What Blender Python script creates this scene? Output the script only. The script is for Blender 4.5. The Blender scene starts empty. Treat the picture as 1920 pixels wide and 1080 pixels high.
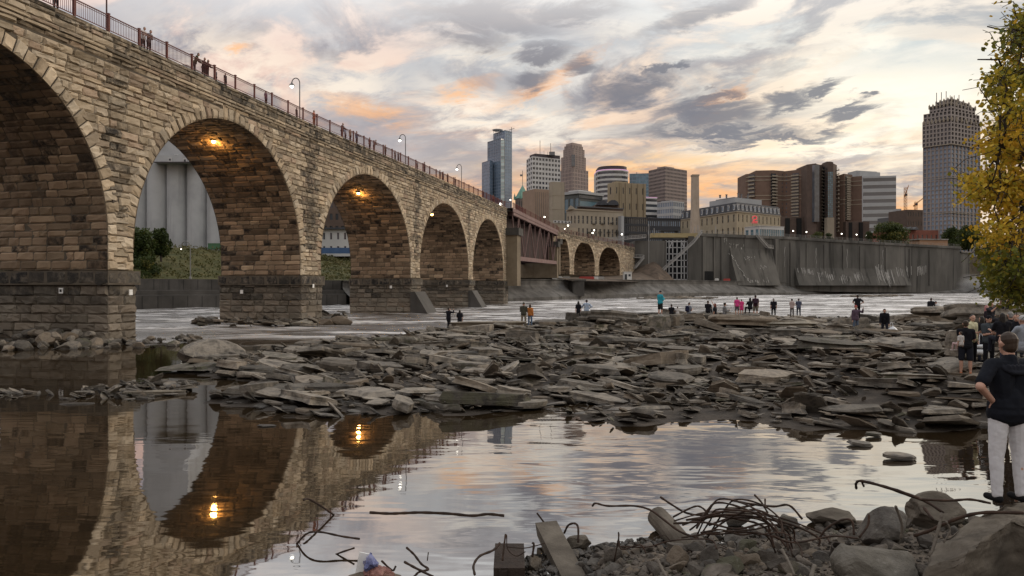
import bpy, math, random
import numpy as np
from mathutils import Vector, Matrix, noise

S = bpy.context.scene
COL = S.collection
F, CX, HZ, H = 1387.0, 960.0, 536.0, 3.8      # focal length and centre in photo pixels, eye height over the water
R = math.radians
rng = np.random.default_rng(7)
random.seed(11)

# ------------------------------------------------------------------ camera, sky, sun, exposure
cam = bpy.data.cameras.new('camera'); camo = bpy.data.objects.new('camera', cam); COL.objects.link(camo)
cam.sensor_width = 36; cam.lens = 36 * F / 1920; cam.clip_end = 20000; cam.clip_start = .1
camo.location = (0, 0, H); camo.rotation_euler = (R(90 - .165), 0, 0)
S.camera = camo
S.view_settings.view_transform = 'Standard'; S.view_settings.look = 'None'
S.view_settings.exposure = 0.10; S.view_settings.gamma = 1; S.view_settings.use_curve_mapping = False
S.cycles.max_bounces = 6; S.cycles.diffuse_bounces = 3; S.cycles.glossy_bounces = 3
S.cycles.transparent_max_bounces = 6; S.cycles.volume_bounces = 0
S.cycles.caustics_reflective = False; S.cycles.caustics_refractive = False
S.cycles.use_denoising = True

SUN_AZ, SUN_EL = R(62), R(24)                 # clockwise from +Y
sun = bpy.data.lights.new('sun', 'SUN'); suno = bpy.data.objects.new('sun', sun); COL.objects.link(suno)
sun.energy = 1.1; sun.angle = R(28); sun.color = (1, .83, .64)
suno.rotation_euler = Vector((math.sin(SUN_AZ) * math.cos(SUN_EL), math.cos(SUN_AZ) * math.cos(SUN_EL), math.sin(SUN_EL))).to_track_quat('Z', 'Y').to_euler()


class NT:
    """small helper round a node tree"""
    def __init__(s, tree): s.t = tree; s.n = tree.nodes; s.l = tree.links
    def new(s, kind, **kw):
        n = s.n.new(kind)
        for k, v in kw.items(): setattr(n, k, v)
        return n
    def put(s, sock, v):
        if v is None: return
        if isinstance(v, bpy.types.NodeSocket): s.l.new(v, sock)
        else: sock.default_value = v
    def m(s, op, a, b=None, c=None, clamp=False):
        n = s.new('ShaderNodeMath', operation=op, use_clamp=clamp)
        for i, v in enumerate((a, b, c)): s.put(n.inputs[i], v)
        return n.outputs[0]
    def mix(s, f, a, b, mode='MIX'):
        n = s.new('ShaderNodeMix', data_type='RGBA', blend_type=mode)
        s.put(n.inputs[0], f)
        for i, v in ((6, a), (7, b)):
            s.put(n.inputs[i], (*v, 1) if isinstance(v, tuple) and len(v) == 3 else v)
        return n.outputs[2]
    def noise(s, vec, scale, detail=4, rough=.55, dist=0.0):
        n = s.new('ShaderNodeTexNoise'); s.put(n.inputs['Vector'], vec)
        n.inputs['Scale'].default_value = scale; n.inputs['Detail'].default_value = detail
        n.inputs['Roughness'].default_value = rough; n.inputs['Distortion'].default_value = dist
        return n.outputs[0]
    def ramp(s, f, stops, interp='LINEAR'):
        n = s.new('ShaderNodeValToRGB'); s.put(n.inputs[0], f); cr = n.color_ramp; cr.interpolation = interp
        while len(cr.elements) < len(stops): cr.elements.new(.5)
        for e, (p, c) in zip(cr.elements, stops):
            e.position = p; e.color = (*c, 1) if isinstance(c, tuple) else (c, c, c, 1)
        return n.outputs[0]
    def sstep(s, x, a, b):
        n = s.new('ShaderNodeMapRange', interpolation_type='SMOOTHSTEP'); s.put(n.inputs[0], x)
        n.inputs[1].default_value = a; n.inputs[2].default_value = b
        return n.outputs[0]
    def vec(s, x, y, z):
        n = s.new('ShaderNodeCombineXYZ')
        for i, v in enumerate((x, y, z)): s.put(n.inputs[i], v)
        return n.outputs[0]
    def scale(s, v, k):
        n = s.new('ShaderNodeVectorMath', operation='MULTIPLY'); s.put(n.inputs[0], v); n.inputs[1].default_value = k
        return n.outputs[0]


def lin(r, g, b):
    f = lambda c: (c / 255 / 12.92) if c / 255 <= .04045 else ((c / 255 + .055) / 1.055) ** 2.4
    return (f(r), f(g), f(b))


def make_world():
    w = bpy.data.worlds.new('World'); S.world = w; w.use_nodes = True
    t = NT(w.node_tree); t.n.clear()
    out = t.new('ShaderNodeOutputWorld'); bg = t.new('ShaderNodeBackground')
    sky = t.new('ShaderNodeTexSky', sky_type='NISHITA', sun_disc=False, sun_elevation=R(3), sun_rotation=R(18), air_density=1.2, dust_density=1.5)
    tc = t.new('ShaderNodeTexCoord').outputs['Generated']
    nrm = t.new('ShaderNodeVectorMath', operation='NORMALIZE'); t.put(nrm.inputs[0], tc)
    d = nrm.outputs[0]
    sp = t.new('ShaderNodeSeparateXYZ'); t.put(sp.inputs[0], d); x, y, z = sp.outputs
    az = t.m('ARCTAN2', x, y)                       # radians, 0 straight ahead, right positive
    el = t.m('ARCSINE', z)
    # a flat cloud deck seen in perspective
    k = t.m('ADD', t.m('MAXIMUM', z, 0.0), .16)
    cu = t.m('DIVIDE', x, k); cv = t.m('DIVIDE', y, k)
    # streaks run from lower left to upper right as seen from here
    ca, sa = math.cos(R(28)), math.sin(R(28))
    ru = t.m('ADD', t.m('MULTIPLY', cu, ca), t.m('MULTIPLY', cv, -sa))
    rv = t.m('ADD', t.m('MULTIPLY', cu, sa), t.m('MULTIPLY', cv, ca))
    cp = t.vec(t.m('MULTIPLY', ru, .72), rv, 0.0)
    n1 = t.noise(cp, 1.15, 7, .58, .5)
    n2 = t.noise(t.vec(t.m('MULTIPLY', ru, .68), rv, 3.7), 3.1, 7, .62, .7)
    n3 = t.noise(t.vec(ru, rv, 9.1), .75, 5, .5, .3)
    n4 = t.noise(t.vec(t.m('MULTIPLY', ru, .8), rv, 5.3), 7.0, 6, .65, .4)
    # warped angle coordinates for the single clouds
    wa = t.m('ADD', az, t.m('MULTIPLY', t.m('SUBTRACT', n2, .5), .17))
    we = t.m('ADD', el, t.m('MULTIPLY', t.m('SUBTRACT', n4, .5), .075))
    def blob(px, py, wx, wy, rot=0.0, soft=(1.25, .35)):
        a0 = math.atan((px - CX) / F); e0 = math.atan((HZ - py) / F * math.cos(a0))
        sx, sy = wx / F * math.cos(a0) ** 2, wy / F * math.cos(a0)
        da = t.m('SUBTRACT', wa, a0); de = t.m('SUBTRACT', we, e0)
        c, s_ = math.cos(R(rot)), math.sin(R(rot))
        p = t.m('MULTIPLY_ADD', da, c / sx, t.m('MULTIPLY', de, s_ / sx))
        q = t.m('MULTIPLY_ADD', da, -s_ / sy, t.m('MULTIPLY', de, c / sy))
        r2 = t.m('SQRT', t.m('ADD', t.m('MULTIPLY', p, p), t.m('MULTIPLY', q, q)))
        return t.sstep(r2, *soft)
    def many(lst, soft=(1.25, .35)):
        acc = None
        for b in lst:
            v = blob(*b, soft=soft)
            acc = v if acc is None else t.m('MAXIMUM', acc, v)
        return acc
    # broad colour of the evening sky by bearing and height
    side = t.sstep(az, -.62, .52)                    # 0 at the left of the picture, 1 at the right
    low = t.mix(side, lin(172, 160, 166), lin(220, 192, 160))
    high = t.mix(side, lin(186, 184, 190), lin(206, 216, 220))
    base = t.mix(t.sstep(el, .02, .33), low, high)
    glow = blob(1640, 200, 430, 190, 8, soft=(1.5, 0))
    base = t.mix(t.m('MULTIPLY', glow, .95), base, (1.12, 1.04, .86))
    glow2 = blob(1150, 345, 330, 70, 0, soft=(1.5, 0))
    base = t.mix(t.m('MULTIPLY', glow2, .72), base, lin(255, 204, 132))
    tealr = blob(1800, 20, 330, 120, 0, soft=(1.4, .2))
    base = t.mix(t.m('MULTIPLY', tealr, .85), base, lin(190, 206, 214))
    nishita = t.mix(1.0, sky.outputs[0], (.10, .10, .10), 'MULTIPLY')
    base = t.mix(.08, base, nishita)
    # broken cloud sheets: thickness from noise, lit where they thin out towards the sunset
    cp2 = t.vec(t.m('MULTIPLY', ru, .84), rv, 1.3)
    dv = t.new('ShaderNodeVectorMath', operation='ADD'); t.put(dv.inputs[0], cp2); dv.inputs[1].default_value = (.02, .085, .0)
    nA = t.noise(cp2, 2.3, 8, .60, .55); nB = t.noise(dv.outputs[0], 2.3, 8, .60, .55)
    lit = t.sstep(t.m('SUBTRACT', nA, nB), -.07, .08)
    cover = t.sstep(nA, .43, .56)
    warm = t.sstep(el, .46, .05)                     # pinker low down
    c_dark = t.mix(side, lin(148, 143, 151), lin(146, 145, 152))
    c_lit = t.mix(warm, t.mix(side, lin(236, 214, 204), (1.0, .93, .82)), t.mix(side, lin(228, 182, 164), lin(244, 200, 152)))
    cloud = t.mix(lit, c_dark, c_lit)
    thin = t.mix(t.m('MULTIPLY', t.sstep(n2, .46, .68), .6), base, t.mix(side, lin(238, 220, 210), (1.06, .98, .85)))
    base = t.mix(t.m('MULTIPLY', cover, t.m('MULTIPLY_ADD', glow, -.66, .92)), thin, cloud)
    bright = many([(430, 110, 210, 75, -8), (620, 150, 130, 50, 5), (930, 215, 230, 60, -12), (1120, 70, 120, 30, 12), (880, 90, 130, 30, 0), (1700, 200, 190, 90, 0), (1560, 90, 160, 40, 8)], soft=(1.4, .1))
    base = t.mix(t.m('MULTIPLY', t.m('MULTIPLY', bright, t.sstep(n4, .34, .60)), .8), base, t.mix(side, lin(252, 234, 214), (1.1, 1.03, .88)))
    orange = many([(870, 160, 60, 16, 15), (1010, 170, 90, 14, 20), (440, 88, 30, 10, 0), (1090, 120, 70, 12, 25), (960, 370, 330, 20, -6), (1130, 330, 200, 22, 0), (1330, 350, 150, 20, 3), (1350, 178, 60, 14, 30), (790, 330, 160, 14, -9), (700, 210, 120, 16, -14), (1660, 390, 120, 14, 4)], soft=(1.6, 0))
    base = t.mix(t.m('MULTIPLY', t.m('MULTIPLY', orange, t.sstep(n4, .33, .56)), .85), base, lin(255, 190, 130))
    bank = many([(560, 270, 210, 70, -12), (730, 250, 150, 50, -14), (860, 290, 180, 45, -10), (250, 110, 180, 50, -25), (1290, 262, 240, 24, 4), (1350, 385, 150, 30, 0), (1120, 290, 160, 22, 3), (1600, 300, 150, 18, 0), (860, 120, 180, 36, -20), (1400, 110, 160, 16, 5), (1690, 345, 150, 14, 4), (1300, 395, 240, 34, 0), (1010, 62, 260, 44, -4), (640, 330, 200, 40, -8), (1260, 215, 120, 20, 0), (1560, 330, 200, 16, 3)], soft=(1.5, .1))
    base = t.mix(t.m('MULTIPLY', t.m('MULTIPLY', bank, t.sstep(n2, .32, .54)), .66), base, lin(152, 150, 158))
    dark = many([(900, 28, 170, 36, -6), (1060, 22, 110, 24, 0), (1300, 28, 105, 22, 14), (1005, 146, 54, 24, 5), (1175, 168, 92, 27, 14), (1105, 124, 48, 20, -10), (1330, 214, 115, 34, -6),
                 (1460, 188, 80, 20, 22), (1540, 160, 60, 12, 12), (1570, 212, 70, 14, 12), (1330, 248, 190, 18, -4), (1450, 262, 140, 12, 3), (1625, 180, 24, 9, 0), (860, 60, 90, 30, -15), (1010, 100, 70, 14, 0), (1250, 130, 60, 9, 10), (1340, 180, 60, 14, 20)])
    dark = t.m('MULTIPLY', dark, t.sstep(n4, .20, .46))
    base = t.mix(t.m('MULTIPLY', dark, .88), base, t.mix(side, lin(134, 127, 134), lin(118, 122, 132)))
    # the rest of the vault: open bluish evening sky, a little brighter overhead
    over = t.m('MULTIPLY', t.sstep(el, .27, .50), .92)
    base = t.mix(over, base, t.mix(t.m('MULTIPLY', t.sstep(n1, .4, .7), .6), t.mix(t.sstep(el, .55, .95), (1.22, 1.18, 1.14), (.80, .84, .92)), t.mix(t.sstep(el, .55, .95), (1.40, 1.30, 1.18), (1.0, .96, .92))))
    base = t.mix(t.sstep(el, .0, -.12), base, (.10, .095, .09))
    t.put(bg.inputs[0], base); bg.inputs[1].default_value = 1.0
    t.l.new(bg.outputs[0], out.inputs[0])
make_world()


# ------------------------------------------------------------------ helpers
def P(px, py, Y):
    """the place at distance Y that the photo shows at (px, py)"""
    return Vector(((px - CX) / F * Y, Y, H - (py - HZ) / F * Y))


def tag(o, label=None, cat=None, group=None, kind=None):
    if label: o['label'] = label
    if cat: o['category'] = cat
    if group: o['group'] = group
    if kind: o['kind'] = kind
    return o


def empty(name, loc=(0, 0, 0), rz=0.0):
    o = bpy.data.objects.new(name, None); COL.objects.link(o)
    o.location = loc; o.rotation_euler = (0, 0, rz); o.empty_display_size = .2
    return o


class MB:
    """collects faces; build() links them as one mesh object. tint: one colour per face, read by materials"""
    def __init__(s): s.v = []; s.f = []; s.mi = []; s.tint = []; s.n = 0
    def add(s, verts, faces, mi=0, tint=(.5, .5, .5)):
        verts = np.asarray(verts, float).reshape(-1, 3)
        s.v.append(verts); k = s.n
        for f in faces: s.f.append([i + k for i in f])
        s.mi += [mi] * len(faces)
        if len(faces):
            tt = np.asarray(tint, float)
            s.tint.append(np.tile(tt, (len(faces), 1)) if tt.ndim == 1 else tt)
        s.n += len(verts); return s
    def quad(s, a, b, c, d, mi=0, tint=(.5, .5, .5)): return s.add([a, b, c, d], [(0, 1, 2, 3)], mi, tint)
    def box(s, c, size, rot=None, mi=0, tint=(.5, .5, .5)):
        hx, hy, hz = (q / 2 for q in size)
        v = [Vector(p) for p in ((-hx, -hy, -hz), (hx, -hy, -hz), (hx, hy, -hz), (-hx, hy, -hz), (-hx, -hy, hz), (hx, -hy, hz), (hx, hy, hz), (-hx, hy, hz))]
        if rot is not None:
            m = Matrix.Rotation(rot, 3, 'Z') if isinstance(rot, (int, float)) else rot
            v = [m @ p for p in v]
        c = Vector(c)
        return s.add([p + c for p in v], [(0, 3, 2, 1), (4, 5, 6, 7), (0, 1, 5, 4), (1, 2, 6, 5), (2, 3, 7, 6), (3, 0, 4, 7)], mi, tint)
    def bar(s, a, b, w, h=None, mi=0, tint=(.5, .5, .5)):
        """a square bar from a to b"""
        a, b = Vector(a), Vector(b); d = b - a; L = d.length
        if L < 1e-6: return s
        m = d.to_track_quat('X', 'Z').to_matrix()
        return s.box((a + b) / 2, (L, w, h or w), m, mi, tint)
    def tube(s, pts, r, seg=6, mi=0, tint=(.5, .5, .5), cap=True):
        pts = [Vector(p) for p in pts]; n = len(pts)
        rr = list(r) if isinstance(r, (list, tuple)) else [r] * n
        V = []
        up = None
        for i, p in enumerate(pts):
            d = (pts[min(i + 1, n - 1)] - pts[max(i - 1, 0)])
            if d.length < 1e-9: d = Vector((0, 0, 1))
            d.normalize()
            if up is None: up = Vector((0, 0, 1)) if abs(d.z) < .9 else Vector((1, 0, 0))
            a = d.cross(up)
            if a.length < 1e-4: a = d.cross(Vector((1, .3, 0)))
            a.normalize(); up = a.cross(d).normalized()
            for k in range(seg):
                t = 2 * math.pi * k / seg
                V.append(p + (a * math.cos(t) + up * math.sin(t)) * rr[i])
        Fc = [(i * seg + k, i * seg + (k + 1) % seg, (i + 1) * seg + (k + 1) % seg, (i + 1) * seg + k) for i in range(n - 1) for k in range(seg)]
        if cap: Fc += [tuple(range(seg - 1, -1, -1)), tuple((n - 1) * seg + k for k in range(seg))]
        return s.add(V, Fc, mi, tint)
    def lathe(s, prof, c=(0, 0, 0), seg=16, mi=0, tint=(.5, .5, .5)):
        """prof: (radius, z) from bottom to top"""
        c = Vector(c); V = []
        for r, z in prof:
            for k in range(seg):
                t = 2 * math.pi * k / seg; V.append(c + Vector((r * math.cos(t), r * math.sin(t), z)))
        n = len(prof)
        Fc = [(i * seg + k, i * seg + (k + 1) % seg, (i + 1) * seg + (k + 1) % seg, (i + 1) * seg + k) for i in range(n - 1) for k in range(seg)]
        Fc += [tuple(range(seg - 1, -1, -1)), tuple((n - 1) * seg + k for k in range(seg))]
        return s.add(V, Fc, mi, tint)
    def prism(s, foot, z0, z1, mi=0, tint=(.5, .5, .5), mtop=None):
        """foot: xy polygon; closed prism"""
        a = sum(foot[i][0] * foot[(i + 1) % len(foot)][1] - foot[(i + 1) % len(foot)][0] * foot[i][1] for i in range(len(foot)))
        if a < 0: foot = foot[::-1]
        n = len(foot)
        V = [(p[0], p[1], z0) for p in foot] + [(p[0], p[1], z1) for p in foot]
        s.add(V, [(i, (i + 1) % n, n + (i + 1) % n, n + i) for i in range(n)] + [tuple(range(n - 1, -1, -1))], mi, tint)
        return s.add([V[n + i] for i in range(n)], [tuple(range(n))], mi if mtop is None else mtop, tint)
    def sphere(s, c, r, seg=10, rings=6, mi=0, tint=(.5, .5, .5)):
        rx, ry, rz = (r, r, r) if isinstance(r, (int, float)) else r
        V = [(c[0], c[1], c[2] - rz)]; Fc = []
        for i in range(1, rings):
            p = -math.pi / 2 + math.pi * i / rings
            for k in range(seg):
                t = 2 * math.pi * k / seg
                V.append((c[0] + rx * math.cos(p) * math.cos(t), c[1] + ry * math.cos(p) * math.sin(t), c[2] + rz * math.sin(p)))
        V.append((c[0], c[1], c[2] + rz)); L = len(V) - 1
        for k in range(seg):
            Fc.append((0, 1 + (k + 1) % seg, 1 + k))
            Fc.append((L, 1 + (rings - 2) * seg + k, 1 + (rings - 2) * seg + (k + 1) % seg))
            for i in range(rings - 2):
                a = 1 + i * seg
                Fc.append((a + k, a + (k + 1) % seg, a + seg + (k + 1) % seg, a + seg + k))
        return s.add(V, Fc, mi, tint)
    def mesh(s, name, mats, smooth=False):
        me = bpy.data.meshes.new(name)
        V = np.concatenate(s.v) if s.v else np.zeros((0, 3))
        me.from_pydata(V.tolist(), [], s.f)
        mats = mats if isinstance(mats, (list, tuple)) else [mats]
        for m in mats: me.materials.append(m)
        if len(mats) > 1: me.polygons.foreach_set('material_index', s.mi)
        if s.tint:
            at = me.attributes.new('tint', 'FLOAT_COLOR', 'FACE')
            t = np.concatenate(s.tint); t = np.concatenate([t, np.ones((len(t), 1))], 1)
            at.data.foreach_set('color', t.astype(np.float32).ravel())
        if smooth: me.shade_smooth()
        me.update(); return me
    def build(s, name, mats, parent=None, smooth=False, loc=None):
        o = bpy.data.objects.new(name, s.mesh(name, mats, smooth)); COL.objects.link(o)
        if parent is not None: o.parent = parent
        if loc is not None: o.location = loc
        return o


def link_mesh(name, me, parent=None, loc=(0, 0, 0), rot=(0, 0, 0), sc=(1, 1, 1)):
    o = bpy.data.objects.new(name, me); COL.objects.link(o)
    if parent is not None: o.parent = parent
    o.location = loc; o.rotation_euler = rot; o.scale = sc
    return o


def kids(o): return list(o.children)


def copy_tree(o, parent=None):
    c = o.copy(); COL.objects.link(c); c.parent = parent
    for ch in kids(o): copy_tree(ch, c)
    return c


# ------------------------------------------------------------------ materials
MATS = {}


def pmat(name, cols, scale=1.0, rough=.85, bump=.3, bscale=None, bdist=.05, tint=0.0, hue=None, metal=0.0, spec=.3, stretch=(1, 1, 1), rnd=0.0, detail=6,
         streak=None, coord='Object', emit=None, soot=None, transl=None):
    """procedural surface: fractal noise through a ramp of colours, optional per-face tint, vertical streaks and bump"""
    if name in MATS: return MATS[name]
    m = bpy.data.materials.new(name); m.use_nodes = True; t = NT(m.node_tree); t.n.clear()
    out = t.new('ShaderNodeOutputMaterial'); b = t.new('ShaderNodeBsdfPrincipled')
    tc = t.new('ShaderNodeTexCoord').outputs[coord] if coord != 'World' else t.new('ShaderNodeNewGeometry').outputs['Position']
    v = t.scale(tc, stretch)
    if rnd:
        oi = t.new('ShaderNodeObjectInfo').outputs['Random']
        ad = t.new('ShaderNodeVectorMath', operation='ADD'); t.put(ad.inputs[0], v); t.put(ad.inputs[1], t.vec(t.m('MULTIPLY', oi, 37.0), t.m('MULTIPLY', oi, 91.0), 0.0)); v = ad.outputs[0]
    nz = t.noise(v, scale, detail, .6, .2)
    k = len(cols)
    c = t.ramp(nz, [(.3 + .4 * i / max(k - 1, 1), tuple(q)) for i, q in enumerate(cols)]) if k > 1 else None
    if c is None:
        c = t.mix(t.sstep(nz, .3, .7), tuple(q * .88 for q in cols[0]), tuple(min(1, q * 1.1) for q in cols[0]))
    if rnd:
        c = t.mix(1.0, c, t.mix(oi, tuple([1 - rnd] * 3), tuple([1 + rnd] * 3)), 'MULTIPLY')
    if tint or hue or soot:
        at = t.new('ShaderNodeAttribute', attribute_name='tint').outputs['Color']
        sp = t.new('ShaderNodeSeparateColor'); t.put(sp.inputs[0], at)
        if hue:
            hc = t.ramp(sp.outputs[1], [((i + .0) / max(len(hue) - 1, 1), tuple(q)) for i, q in enumerate(hue)])
            c = t.mix(.62, c, hc)
        if tint:
            c = t.mix(1.0, c, t.mix(sp.outputs[0], tuple([1 - tint] * 3), tuple([1 + tint] * 3)), 'MULTIPLY')
        if soot:
            sn = t.noise(tc, 1.6, 5, .7, .3)
            sf = t.m('MULTIPLY', sp.outputs[2], t.sstep(sn, .25, .62), clamp=True)
            c = t.mix(sf, c, soot)
    if streak:
        scol, sscale, amt = streak
        sv = t.scale(tc, (sscale, sscale, sscale * .06))
        c = t.mix(t.m('MULTIPLY', t.sstep(t.noise(sv, 1.0, 5, .6, .1), .5, .72), amt), c, scol)
    t.put(b.inputs['Base Color'], c)
    b.inputs['Roughness'].default_value = rough; b.inputs['Metallic'].default_value = metal
    b.inputs['Specular IOR Level'].default_value = spec
    if bump:
        bn = t.new('ShaderNodeBump'); bn.inputs['Strength'].default_value = bump; bn.inputs['Distance'].default_value = bdist
        t.put(bn.inputs['Height'], t.noise(v, bscale or scale * 4, 5, .65)); t.l.new(bn.outputs[0], b.inputs['Normal'])
    if emit:
        b.inputs['Emission Color'].default_value = (*emit[0], 1); b.inputs['Emission Strength'].default_value = emit[1]
    sh = b.outputs[0]
    if transl:
        tr = t.new('ShaderNodeBsdfTranslucent'); t.put(tr.inputs[0], t.mix(.5, c, transl[0]))
        mx = t.new('ShaderNodeMixShader'); mx.inputs[0].default_value = transl[1]
        t.l.new(sh, mx.inputs[1]); t.l.new(tr.outputs[0], mx.inputs[2]); sh = mx.outputs[0]
    t.l.new(sh, out.inputs[0]); MATS[name] = m; return m


def plain(name, col, rough=.6, metal=0.0, spec=.3, bump=0.0, scale=3.0):
    return pmat(name, [col], scale, rough, bump, metal=metal, spec=spec)


def lamp_mat(name, col, k):
    return pmat(name, [(.8, .8, .8)], bump=0, emit=(col, k))


def glass_mat(name, col, rough=.12, scale=.3, spec=.9):
    return pmat(name, [tuple(q * .6 for q in col), col, tuple(min(1, q * 1.5) for q in col)], scale, rough, 0, spec=spec, rnd=.35)
# ------------------------------------------------------------------ ground, river, banks (structure)
def water_mat():
    m = bpy.data.materials.new('water'); m.use_nodes = True; t = NT(m.node_tree); t.n.clear()
    out = t.new('ShaderNodeOutputMaterial')
    pos = t.new('ShaderNodeNewGeometry').outputs['Position']
    sp = t.new('ShaderNodeSeparateXYZ'); t.put(sp.inputs[0], pos); x, y, z = sp.outputs
    big = t.noise(pos, .09, 3, .5)
    # the pool in front of the shoal lies still, the main channel beyond it runs fast
    yy = t.m('ADD', y, t.m('MULTIPLY', t.m('SUBTRACT', big, .5), 26.0))
    yy = t.m('ADD', yy, t.m('MULTIPLY', t.m('MAXIMUM', t.m('MULTIPLY', x, -1.0), 0.0), -.05))
    fast = t.sstep(yy, 46.0, 57.0)
    flow = t.scale(pos, (.16, .75, 1))
    # still water ripples
    p1 = t.scale(pos, (.55, 1.5, 1)); p2 = t.scale(pos, (1.6, 4.2, 1))
    zone = t.sstep(t.noise(t.scale(pos, (.10, .22, 1)), 1.0, 3, .5), .36, .64)
    right = t.sstep(x, -3.0, 3.0)
    amp = t.m('MULTIPLY_ADD', t.m('MULTIPLY', zone, right), .62, .13)
    h = t.m('MULTIPLY', t.m('ADD', t.m('MULTIPLY', t.noise(p1, 1.0, 2, .45, .4), .030), t.m('MULTIPLY', t.noise(p2, 1.0, 2, .4), .0045)), amp)
    hf = t.m('MULTIPLY', t.m('ADD', t.noise(flow, 1.0, 6, .65, .6), t.m('MULTIPLY', t.noise(t.scale(pos, (.5, 2.2, 1)), 1.0, 4, .6), .45)), .55)
    hh = t.m('ADD', t.m('MULTIPLY', h, t.m('SUBTRACT', 1.0, fast)), t.m('MULTIPLY', hf, fast))
    bn = t.new('ShaderNodeBump'); bn.inputs['Strength'].default_value = 1.0; bn.inputs['Distance'].default_value = 1.0; t.put(bn.inputs['Height'], hh)
    b = t.new('ShaderNodeBsdfPrincipled')
    t.put(b.inputs['Base Color'], t.mix(fast, t.mix(t.noise(pos, .5, 4, .6), (.010, .007, .004), (.040, .026, .013)), (.050, .036, .024)))
    t.put(b.inputs['Roughness'], t.m('MULTIPLY_ADD', fast, .10, .025)); t.put(b.inputs['IOR'], t.m('MULTIPLY_ADD', fast, -3.5, 6.2))
    t.l.new(bn.outputs[0], b.inputs['Normal'])
    foam = t.new('ShaderNodeBsdfDiffuse'); foam.inputs[0].default_value = (.90, .88, .86, 1)
    fn = t.noise(t.scale(pos, (.14, .55, 1)), 1.0, 7, .68, .8); f2 = t.noise(t.scale(pos, (.045, .12, 1)), 1.0, 3, .5)
    cover = t.m('MULTIPLY', t.sstep(fn, .43, .57), t.m('MULTIPLY_ADD', t.sstep(f2, .38, .60), .90, .10))
    far = t.sstep(y, 70.0, 150.0)
    cover = t.m('MULTIPLY', t.m('MULTIPLY', cover, fast), t.m('MULTIPLY_ADD', far, .30, .58))
    mx = t.new('ShaderNodeMixShader'); t.put(mx.inputs[0], cover)
    t.l.new(b.outputs[0], mx.inputs[1]); t.l.new(foam.outputs[0], mx.inputs[2]); t.l.new(mx.outputs[0], out.inputs[0])
    return m

M_earth = pmat('earth', [(.055, .045, .032), (.10, .082, .058), (.14, .115, .08)], .6, .95, .5, bscale=6)
M_turf = pmat('turf', [(.038, .042, .014), (.072, .070, .024), (.11, .092, .036)], .35, .95, .8, bscale=7, bdist=.2)
M_concrete = pmat('concrete', [(.12, .115, .105), (.19, .18, .165), (.24, .23, .21)], .16, .9, .25, streak=((.05, .048, .044), .45, .75), stretch=(1, 1, .5))
M_wetconc = pmat('wet_concrete', [(.034, .032, .029), (.062, .058, .053), (.098, .092, .085)], .2, .75, .25, streak=((.025, .024, .022), .6, .7))
M_paleconc = pmat('pale_concrete', [(.20, .19, .175), (.29, .28, .255)], .3, .9, .2, streak=((.10, .095, .085), .5, .6))

MB().quad((-6000, -600, -1.4), (6000, -600, -1.4), (6000, 9000, -1.4), (-6000, 9000, -1.4)).build('ground', M_earth)['kind'] = 'structure'
gx = np.concatenate([[-300, -180, -110], np.arange(-86, 30, .8), np.arange(30, 132, 1.4), [160, 220, 420]]); gy = np.concatenate([[-40, 0, 40], np.arange(46, 130, .8), np.arange(130, 300, 3.0), [340, 420, 620]])
GX, GY = np.meshgrid(gx, gy); GZ = np.zeros_like(GX)
for j, yv in enumerate(gy):                                           # standing waves of the fast water
    if not 46 < yv < 300: continue
    a_ = min(1, max(0, (yv - 50) / 12))
    for i, xv in enumerate(gx):
        if -86 < xv < 131:
            n1_ = noise.noise(Vector((xv * .10 + 3, yv * .42, 1.0))); n2_ = noise.noise(Vector((xv * .3, yv * .9, 5.0))); GZ[j, i] = a_ * (.20 * max(n1_, -.25) + .09 * n2_)
nxg = len(gx); g = MB(); g.add(np.stack([GX.ravel(), GY.ravel(), GZ.ravel()], 1), [(j * nxg + i, j * nxg + i + 1, (j + 1) * nxg + i + 1, (j + 1) * nxg + i) for j in range(len(gy) - 1) for i in range(nxg - 1)])
o = g.build('river', water_mat(), None, True); o['kind'] = 'structure'

# ------------------------------------------------------------------ the stone arch bridge
def lineX(Y): return -26.76 + .2451 * (Y - 50.7)
PATH = [(lineX(-12), -12.0), (lineX(0), 0.0), (lineX(157.5), 157.5), (lineX(206.7), 206.7)]
for a in ((17.2, 220.6), (23.8, 235.8), (33.6, 258.8), (46.9, 288.8), (58.0, 312.0)): PATH.append(a)
PA = np.array(PATH); SEG = np.hypot(*np.diff(PA, axis=0).T); SP = np.concatenate([[0], np.cumsum(SEG)]) - SEG[0]    # s = 0 at Y = 0


def path(s):
    s = np.asarray(s, float); return np.stack([np.interp(s, SP, PA[:, 0]), np.interp(s, SP, PA[:, 1])], -1)


def normal(s):
    s = np.asarray(s, float); d = path(s + 1.5) - path(s - 1.5); d /= np.linalg.norm(d, axis=-1, keepdims=True)
    return np.stack([d[..., 1], -d[..., 0]], -1)                     # towards the camera side


def s_of_px(px):
    ss = np.linspace(5, SP[-1], 6000); q = path(ss); p = CX + F * q[:, 0] / q[:, 1]
    return float(np.interp(px, p, ss))


ZD = np.array([(-15, 21.35), (20, 21.15), (48, 20.85), (64, 20.6), (78, 20.42), (107, 20.35), (162, 20.15), (185, 19.8), (214, 19.35), (245, 19.15), (330, 18.95)])
def zdeck(s): return np.interp(s, ZD[:, 0], ZD[:, 1])
BW, ZB = 9.0, 4.86                                                   # bridge width, level of the belt course

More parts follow.
